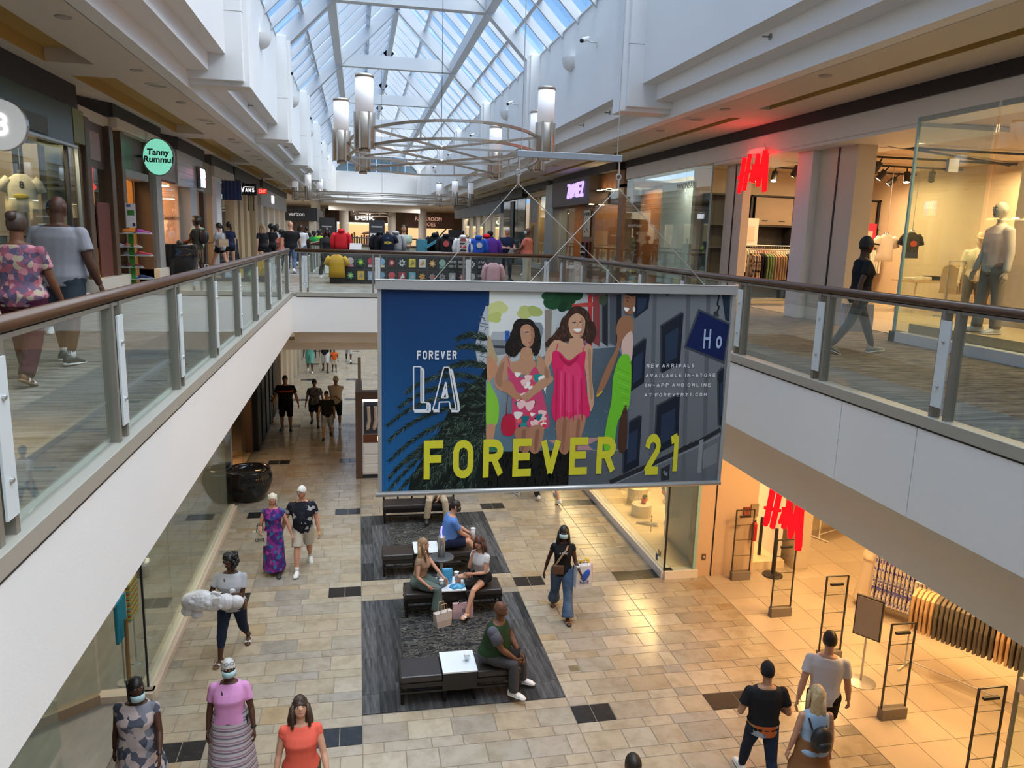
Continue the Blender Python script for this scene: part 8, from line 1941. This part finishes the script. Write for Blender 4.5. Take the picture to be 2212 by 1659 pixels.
# ---- beyond the banner, lower level
P('person in black trousers and white shoes walking behind the banner', (4.2, 18.5, LZ), 20, 1.70, 'mid', 1.0, 0, legs=WALK1, arms=WALKA1, top=('tee', CL['ltgrey']), bottom=('pants', CL['black']), shoes='white', hair=('short', 'black'), voxel=.018)
P('bare-legged person in white shoes walking behind the banner', (4.93, 18.2, LZ), 10, 1.68, 'light', .95, 0, True, legs=WALK2, arms=WALKA2, top=('tee', CL['white']), bottom=('short_shorts', CL['denim']), shoes='white', hair=('long', 'brown', .2), voxel=.018)
P('big man in black T-shirt with red chest stripe and black shorts in the lower corridor', (-2.42, 26.0, LZ), 178, 1.86, 'tan', 1.25, .8, legs=STAND, arms=(('fk', -4, 18, 14, 3), ('fk', 6, 18, 12, 3)), top=('tee', CL['black']), bottom=('long_shorts', CL['black']), shoes='black', hair=('fade', 'dkbrown'), voxel=.016, extra=bandf(M('stripe_red', (.45, .06, .05), .8), .2, .225))
P('woman in mottled grey T-shirt and black shorts in the lower corridor', (-1.52, 26.6, LZ), 180, 1.66, 'tan', 1.2, .4, True, legs=WALK1, arms=(('fk', -6, 14, 10, 3), ('fk', 8, 14, 12, 3)), top=('tee', cloth('mottled', (.06, .06, .06), (.2, .2, .2), 10)), bottom=('shorts', CL['black']), shoes='black', hair=('ponytail', 'dkbrown'), voxel=.016)
P('boy in black T-shirt and grey shorts in front of the corridor group', (-1.05, 24.85, LZ), 180, 1.60, 'tan', 1.05, .3, legs=WALK2, arms=WALKA1, top=('tee', CL['black']), bottom=('long_shorts', CL['sweat']), shoes='black', hair=('fade', 'dkbrown'), voxel=.016)
P('man in pale T-shirt, white cap and black shorts with folded arms in the corridor', (-.80, 26.2, LZ), 170, 1.78, 'tan', 1.1, .4, legs=STAND, arms=(('ik', (.08, .13, .62)), ('ik', (-.08, .14, .60))), head=(30, 0), top=('tee', CL['cream']), bottom=('long_shorts', CL['black']), shoes='white', hair=('fade', 'black'), cap=M('cap_white', (.55, .52, .48), .8), voxel=.016, sock=M('sock_white'))
for lb, x, y, h, hd, tp, bt, sh, hr in (('walker in turquoise set in the far lower corridor', -2.3, 37.0, 1.78, 180, 'teal', ('long_shorts', 'teal'), 'white', 'black'), ('walker in black top and white shorts in the far lower corridor', -1.6, 37.2, 1.76, 180, 'black', ('long_shorts', 'white'), 'black', 'black'), ('child in orange T-shirt holding hands in the far lower corridor', -1.18, 37.1, 1.15, 180, 'orange', ('shorts', 'stone'), 'black', 'black'), ('walker in all white going away in the far lower corridor', -.55, 39.9, 1.78, 0, 'white', ('long_shorts', 'white'), 'white', 'black')):
    P(lb, (x, y, LZ), hd, h, 'dark', 1.0, 0, legs=WALK1 if h > 1.2 else STAND, arms=WALKA1, top=('tee', CL[tp]), bottom=(bt[0], CL[bt[1]]), shoes=sh, hair=('short', hr), voxel=.022)
P('worker in black behind the white food counter', (1.05, 25.9, LZ), 90, 1.66, 'light', 1.0, 0, True, legs=STAND, arms=(('fk', 30, 8, 50, 5), ('fk', 30, 8, 50, 5)), top=('tee', CL['black']), bottom=('pants', CL['black']), shoes='black', hair=('ponytail', 'dkbrown'), voxel=.02)
# ---- upper level, left gallery
P('woman in colourful floral blouse and maroon trousers walking away along the left gallery', (-3.1, 8.0, 0), -2, 1.62, 'brown', 1.3, .3, True, legs=WALK1, arms=(('fk', -8, 14, 12, 3), ('fk', 12, 12, 16, 3)), head=(-6, 0), top=('tee', WAIST), bottom=('pants', CL['maroon']), shoes='sandal', hair=('bun', 'brown'), face=False, voxel=.011)
P('heavy bald man in grey T-shirt and dark shorts walking away along the left gallery', (-3.12, 9.1, 0), -14, 1.78, 'dark', 1.38, .8, legs=((12, 3, 4, 0), (-8, 3, 8, 4)), arms=(('fk', -4, 14, 14, 2), ('fk', 2, 13, 16, 2)), top=('tee', CL['grey']), bottom=('shorts', cloth('slate_sh', (.03, .04, .055))), shoes='blackw', hair=('bald', 'black'), face=False, sock=M('sock_white'), voxel=.011)
P('man in navy cap and blue T-shirt facing the camera behind the grey man', (-4.02, 11.6, 0), 196, 1.77, 'mid', 1.1, .4, legs=STAND, top=('tee', cloth('bluet', (.02, .06, .16))), bottom=('jeans', CL['indigo']), shoes='white', hair=('fade', 'black'), cap=M('cap_navy', (.015, .03, .06), .8), extra=chest_print('OAK', M('print_or', (.5, .16, .04), .7), .2, .05, .16, .105))
P('man with backpack in dark T-shirt by the cookie shop counter', (-4.62, 24.2, 0), 70, 1.74, 'dark', .95, 0, legs=STAND, arms=(('ik', (-.04, .2, .62)), ('ik', (.06, .2, .60))), top=('tee', cloth('dkolive', (.03, .03, .025))), bottom=('long_shorts', stripes('yelstripe', (.02, .02, .02), (.35, .2, .03), (.02, .02, .02), .05, 0)), shoes='black', hair=('puff', 'black'), voxel=.018)
o = MB().ell((0, 0, .2), (.15, .09, .22), 12, 9).build('backpack', LEAK, None, (-4.42, 24.12, 1.02), smooth=True); tag(o, 'black backpack on the man by the cookie shop', 'backpack')
tote('white plastic bag hanging beside the black upper pot', (-4.3, 23.7, .0), .3, .22, .1, .34, M('bag_white'), M('bag_white'), .1, name='plastic_bag', flare=.7)
P('man in pale grey shirt standing behind the backpack man at the cookie shop', (-4.75, 25.0, 0), 60, 1.8, 'tan', 1.0, 0, legs=STAND, top=('tee', CL['sage']), bottom=('jeans', CL['indigo']), shoes='white', hair=('curl', 'dkbrown'), voxel=.018)
P('seated child in purple at the cookie shop window', (-4.95, 23.4, 0), 110, 1.2, 'dark', 1.0, 0, legs=((80, 5, 80, 0), (80, 5, 80, 0)), seat=.42, top=('tee', cloth('lilac', (.35, .28, .45))), bottom=('pants', CL['navy']), shoes='black', hair=('short', 'black'), voxel=.02)
o = MB().box(-.2, -.2, 0, .2, .2, .41).build('stool', CHAR, None, (-4.95, 23.4, 0), bevel=.01); tag(o, 'low dark stool under the seated child', 'stool')
P('woman in grey T-shirt and black shorts with tan shoulder bag on the left gallery', (-4.55, 27.6, 0), 62, 1.68, 'light', 1.02, 0, True, legs=WALK1, arms=(('fk', 20, 8, 60, 5), ('fk', 10, 10, 60, 5)), head=(30, 0), top=('tee', CL['ltgrey']), bottom=('short_shorts', CL['black']), shoes='sandal', hair=('ponytail', 'dkbrown'), voxel=.016)
tote('tan shoulder bag at the side of the woman in grey', (-4.40, 27.35, .88), .5, .3, .1, .24, M('bag_tan', (.42, .30, .18), .5), M('bag_tan'), .18, name='shoulder_bag', flare=1.0)
P('woman in navy top and shorts half hidden behind the woman in grey', (-4.35, 28.3, 0), 40, 1.68, 'light', 1.0, 0, True, legs=STAND, top=('tee', CL['navy']), bottom=('short_shorts', CL['black']), shoes='sandal', hair=('ponytail', 'dkbrown'), voxel=.018)
# crowd on the far left walkway
for (lb, x, y, h, hd, skn, fem, bw, tp, tm, bt, bm, hr) in (
    ('woman with very long golden-brown hair and black dress in the crowd', -3.45, 30.0, 1.70, 20, 'light', True, 1.0, 'tee', 'black', 'short_shorts', 'black', ('long', 'ltbrown', .34)),
    ('person with black afro hair in black top in the crowd', -3.45, 33.0, 1.72, 10, 'dark', True, 1.0, 'tee', 'black', 'pants', 'black', ('puff', 'black')),
    ('person with dark hair and pale striped top in the crowd', -3.6, 36.0, 1.70, 20, 'brown', False, 1.0, 'tee', 'ltgrey', 'jeans', 'indigo', ('curl', 'black')),
    ('girl in salmon tie-dye top in the crowd', -2.68, 29.0, 1.52, 5, 'brown', True, .95, 'tee', 'salmon', 'shorts', 'cream', ('curl', 'black')),
    ('tall bald man in black T-shirt leading the crowd', -2.32, 28.3, 1.82, 0, 'light', False, 1.25, 'tee', 'black', 'jeans', 'denim', ('bald', 'black')),
    ('man in white T-shirt and dark shorts next to the bald man', -2.2, 31.6, 1.74, -8, 'dark', False, 1.12, 'tee', 'white', 'long_shorts', 'slate', ('bald', 'black')),
    ('woman in bright green T-shirt in the crowd', -2.08, 38.5, 1.50, 10, 'dark', True, 1.15, 'tee', 'green', 'pants', 'black', ('curl', 'black')),
    ('person in neon yellow-green top behind the green T-shirt', -2.0, 41.5, 1.55, 10, 'dark', True, 1.1, 'tee', 'neon', 'pants', 'black', ('curl', 'black')),
    ('person in dark red top far along the left walkway', -2.3, 50.0, 1.62, 170, 'dark', False, 1.1, 'tee', 'maroon', 'pants', 'black', ('short', 'black')),
    ('man facing the camera beside the grey shop far left', -3.9, 40.0, 1.78, 170, 'dark', False, 1.0, 'tee', 'dkgrey', 'jeans', 'indigo', ('fade', 'black')),
    ('person in grey-blue top behind the white T-shirt man', -2.45, 34.5, 1.72, 0, 'brown', True, 1.0, 'tee', 'slate', 'jeans', 'indigo', ('long', 'black', .16)),
    ('walker in dark clothes far along the left walkway', -2.9, 46.0, 1.72, 5, 'dark', False, 1.0, 'tee', 'black', 'jeans', 'indigo', ('short', 'black')),
    ('walker in tan top far along the left walkway', -3.3, 52.0, 1.68, 175, 'light', True, 1.0, 'tee', 'tan', 'shorts', 'denim', ('long', 'brown', .2)),
    ('person in black leaning behind the red hoodie at the kiosk', -1.0, 25.6, 1.62, 200, 'dark', True, 1.1, 'long', 'black', 'pants', 'black', ('long', 'black', .2)),
    ('woman in black with big dark hair on the far right walkway', 5.25, 31.5, 1.70, 0, 'dark', True, 1.1, 'tee', 'black', 'jeans', 'indigo', ('puff', 'black')),
    ('person in camouflage-toned top on the far right walkway', 5.25, 40.0, 1.76, 10, 'dark', False, 1.0, 'tee', 'olive', 'jeans', 'black', ('fade', 'black')),
    ('grey-haired person in dark jacket on the far right walkway', 6.1, 38.0, 1.66, 0, 'light', True, 1.1, 'tee', 'dkgrey', 'pants', 'navy', ('short', 'grey')),
    ('person in dark top right of the heat press in the distance', 3.6, 66.0, 1.70, 180, 'dark', False, 1.0, 'tee', 'black', 'pants', 'black', ('short', 'black')),
    ('person in white and black top in the distance behind the kiosk', 4.9, 50.0, 1.68, 180, 'mid', True, 1.0, 'tee', 'white', 'pants', 'black', ('long', 'dkbrown', .2)),
    ('person in pale top far behind the kiosk attendant', 2.4, 68.0, 1.70, 180, 'light', True, 1.0, 'tee', 'cream', 'jeans', 'denim', ('long', 'blonde', .2))):
    P(lb, (x, y, 0), hd, h, skn, bw, .2, fem, legs=WALK1 if (x*10) % 2 < 1 else WALK2, arms=WALKA1, top=(tp, CL[tm]), bottom=(bt, CL[bm]), shoes='white', hair=hr, voxel=.018 if y < 35 else .03, fine=y < 45, face=hd > 90)
P('kiosk attendant in sage green T-shirt looking down at a phone', (1.38, 24.6, 0), 180, 1.74, 'tan', 1.05, 0, legs=STAND, arms=(('ik', (-.02, .17, .63)), ('ik', (.06, .16, .60))), head=(0, -24), top=('tee', CL['sage']), bottom=('jeans', CL['indigo']), hair=('fade', 'black'), voxel=.014)
o = MB().box(-.035, -.008, -.07, .035, .008, .07).build('phone', BLACK, None, (1.42, 24.27, 1.15)); tag(o, 'phone held by the kiosk attendant', 'phone')
P('grey-haired man in navy polo shirt writing beside the kiosk', (4.92, 26.0, 0), 192, 1.76, 'pink', 1.1, .6, legs=STAND, arms=(('ik', (-.06, .2, .62)), ('ik', (.08, .19, .63))), head=(-8, -10), top=('polo', CL['navy']), bottom=('jeans', CL['indigo']), shoes='black', hair=('short', 'grey'), voxel=.014)
P('bald man in salmon polo shirt and khaki trousers with mask by the kiosk', (5.3, 24.5, 0), 62, 1.76, 'brown', 1.25, .9, legs=STAND, arms=(('ik', (-.06, .2, .60)), ('ik', (.10, .2, .56))), head=(10, -14), top=('polo', CL['salmon']), bottom=('pants', CL['stone']), shoes='tan', hair=('bald', 'black'), mask=MASKB, voxel=.014)
P('man in patterned shirt standing behind the salmon polo shirt', (6.4, 29.8, 0), 150, 1.72, 'mid', 1.05, .3, legs=STAND, top=('tee', HAWA), bottom=('jeans', CL['denim']), hair=('fade', 'black'), voxel=.018)
o = MB().box(-.11, -.005, -.15, .11, .005, .15).build('clipboard', PAPER, None, (5.02, 25.55, 1.02)); o.rotation_euler = (.9, 0, .2); tag(o, 'white clipboard between the two men at the kiosk', 'clipboard')
# woman passing the upper clothes shop
P('woman in black printed T-shirt, cap and grey leggings striding past the upper clothes shop', (6.92, 9.75, 0), -98, 1.68, 'dark', 1.0, 0, True, legs=((26, 2, 4, -8), (-24, 2, 12, 22)), arms=(('fk', 24, 10, 20, 3), ('fk', -26, 16, 10, 2)), head=(-2, -2), top=('tee', CL['black']), bottom=('leggings', cloth('legg', (.045, .05, .055))), shoes='grey', hair=('short', 'black'), cap=M('cap_black', (.012, .012, .014), .7), voxel=.011, extra=chest_print('OCN', M('print_white2', (.6, .6, .6), .7), .19, .05, .14, .096))
tote('large pale paper bag with black handles beside the striding woman', (7.12, 10.05, .28), -.2, .42, .16, .40, M('bag_lilac', (.46, .40, .42), .5), BLACK, .16, name='shopping_bag', flare=1.0)

run_remesh()
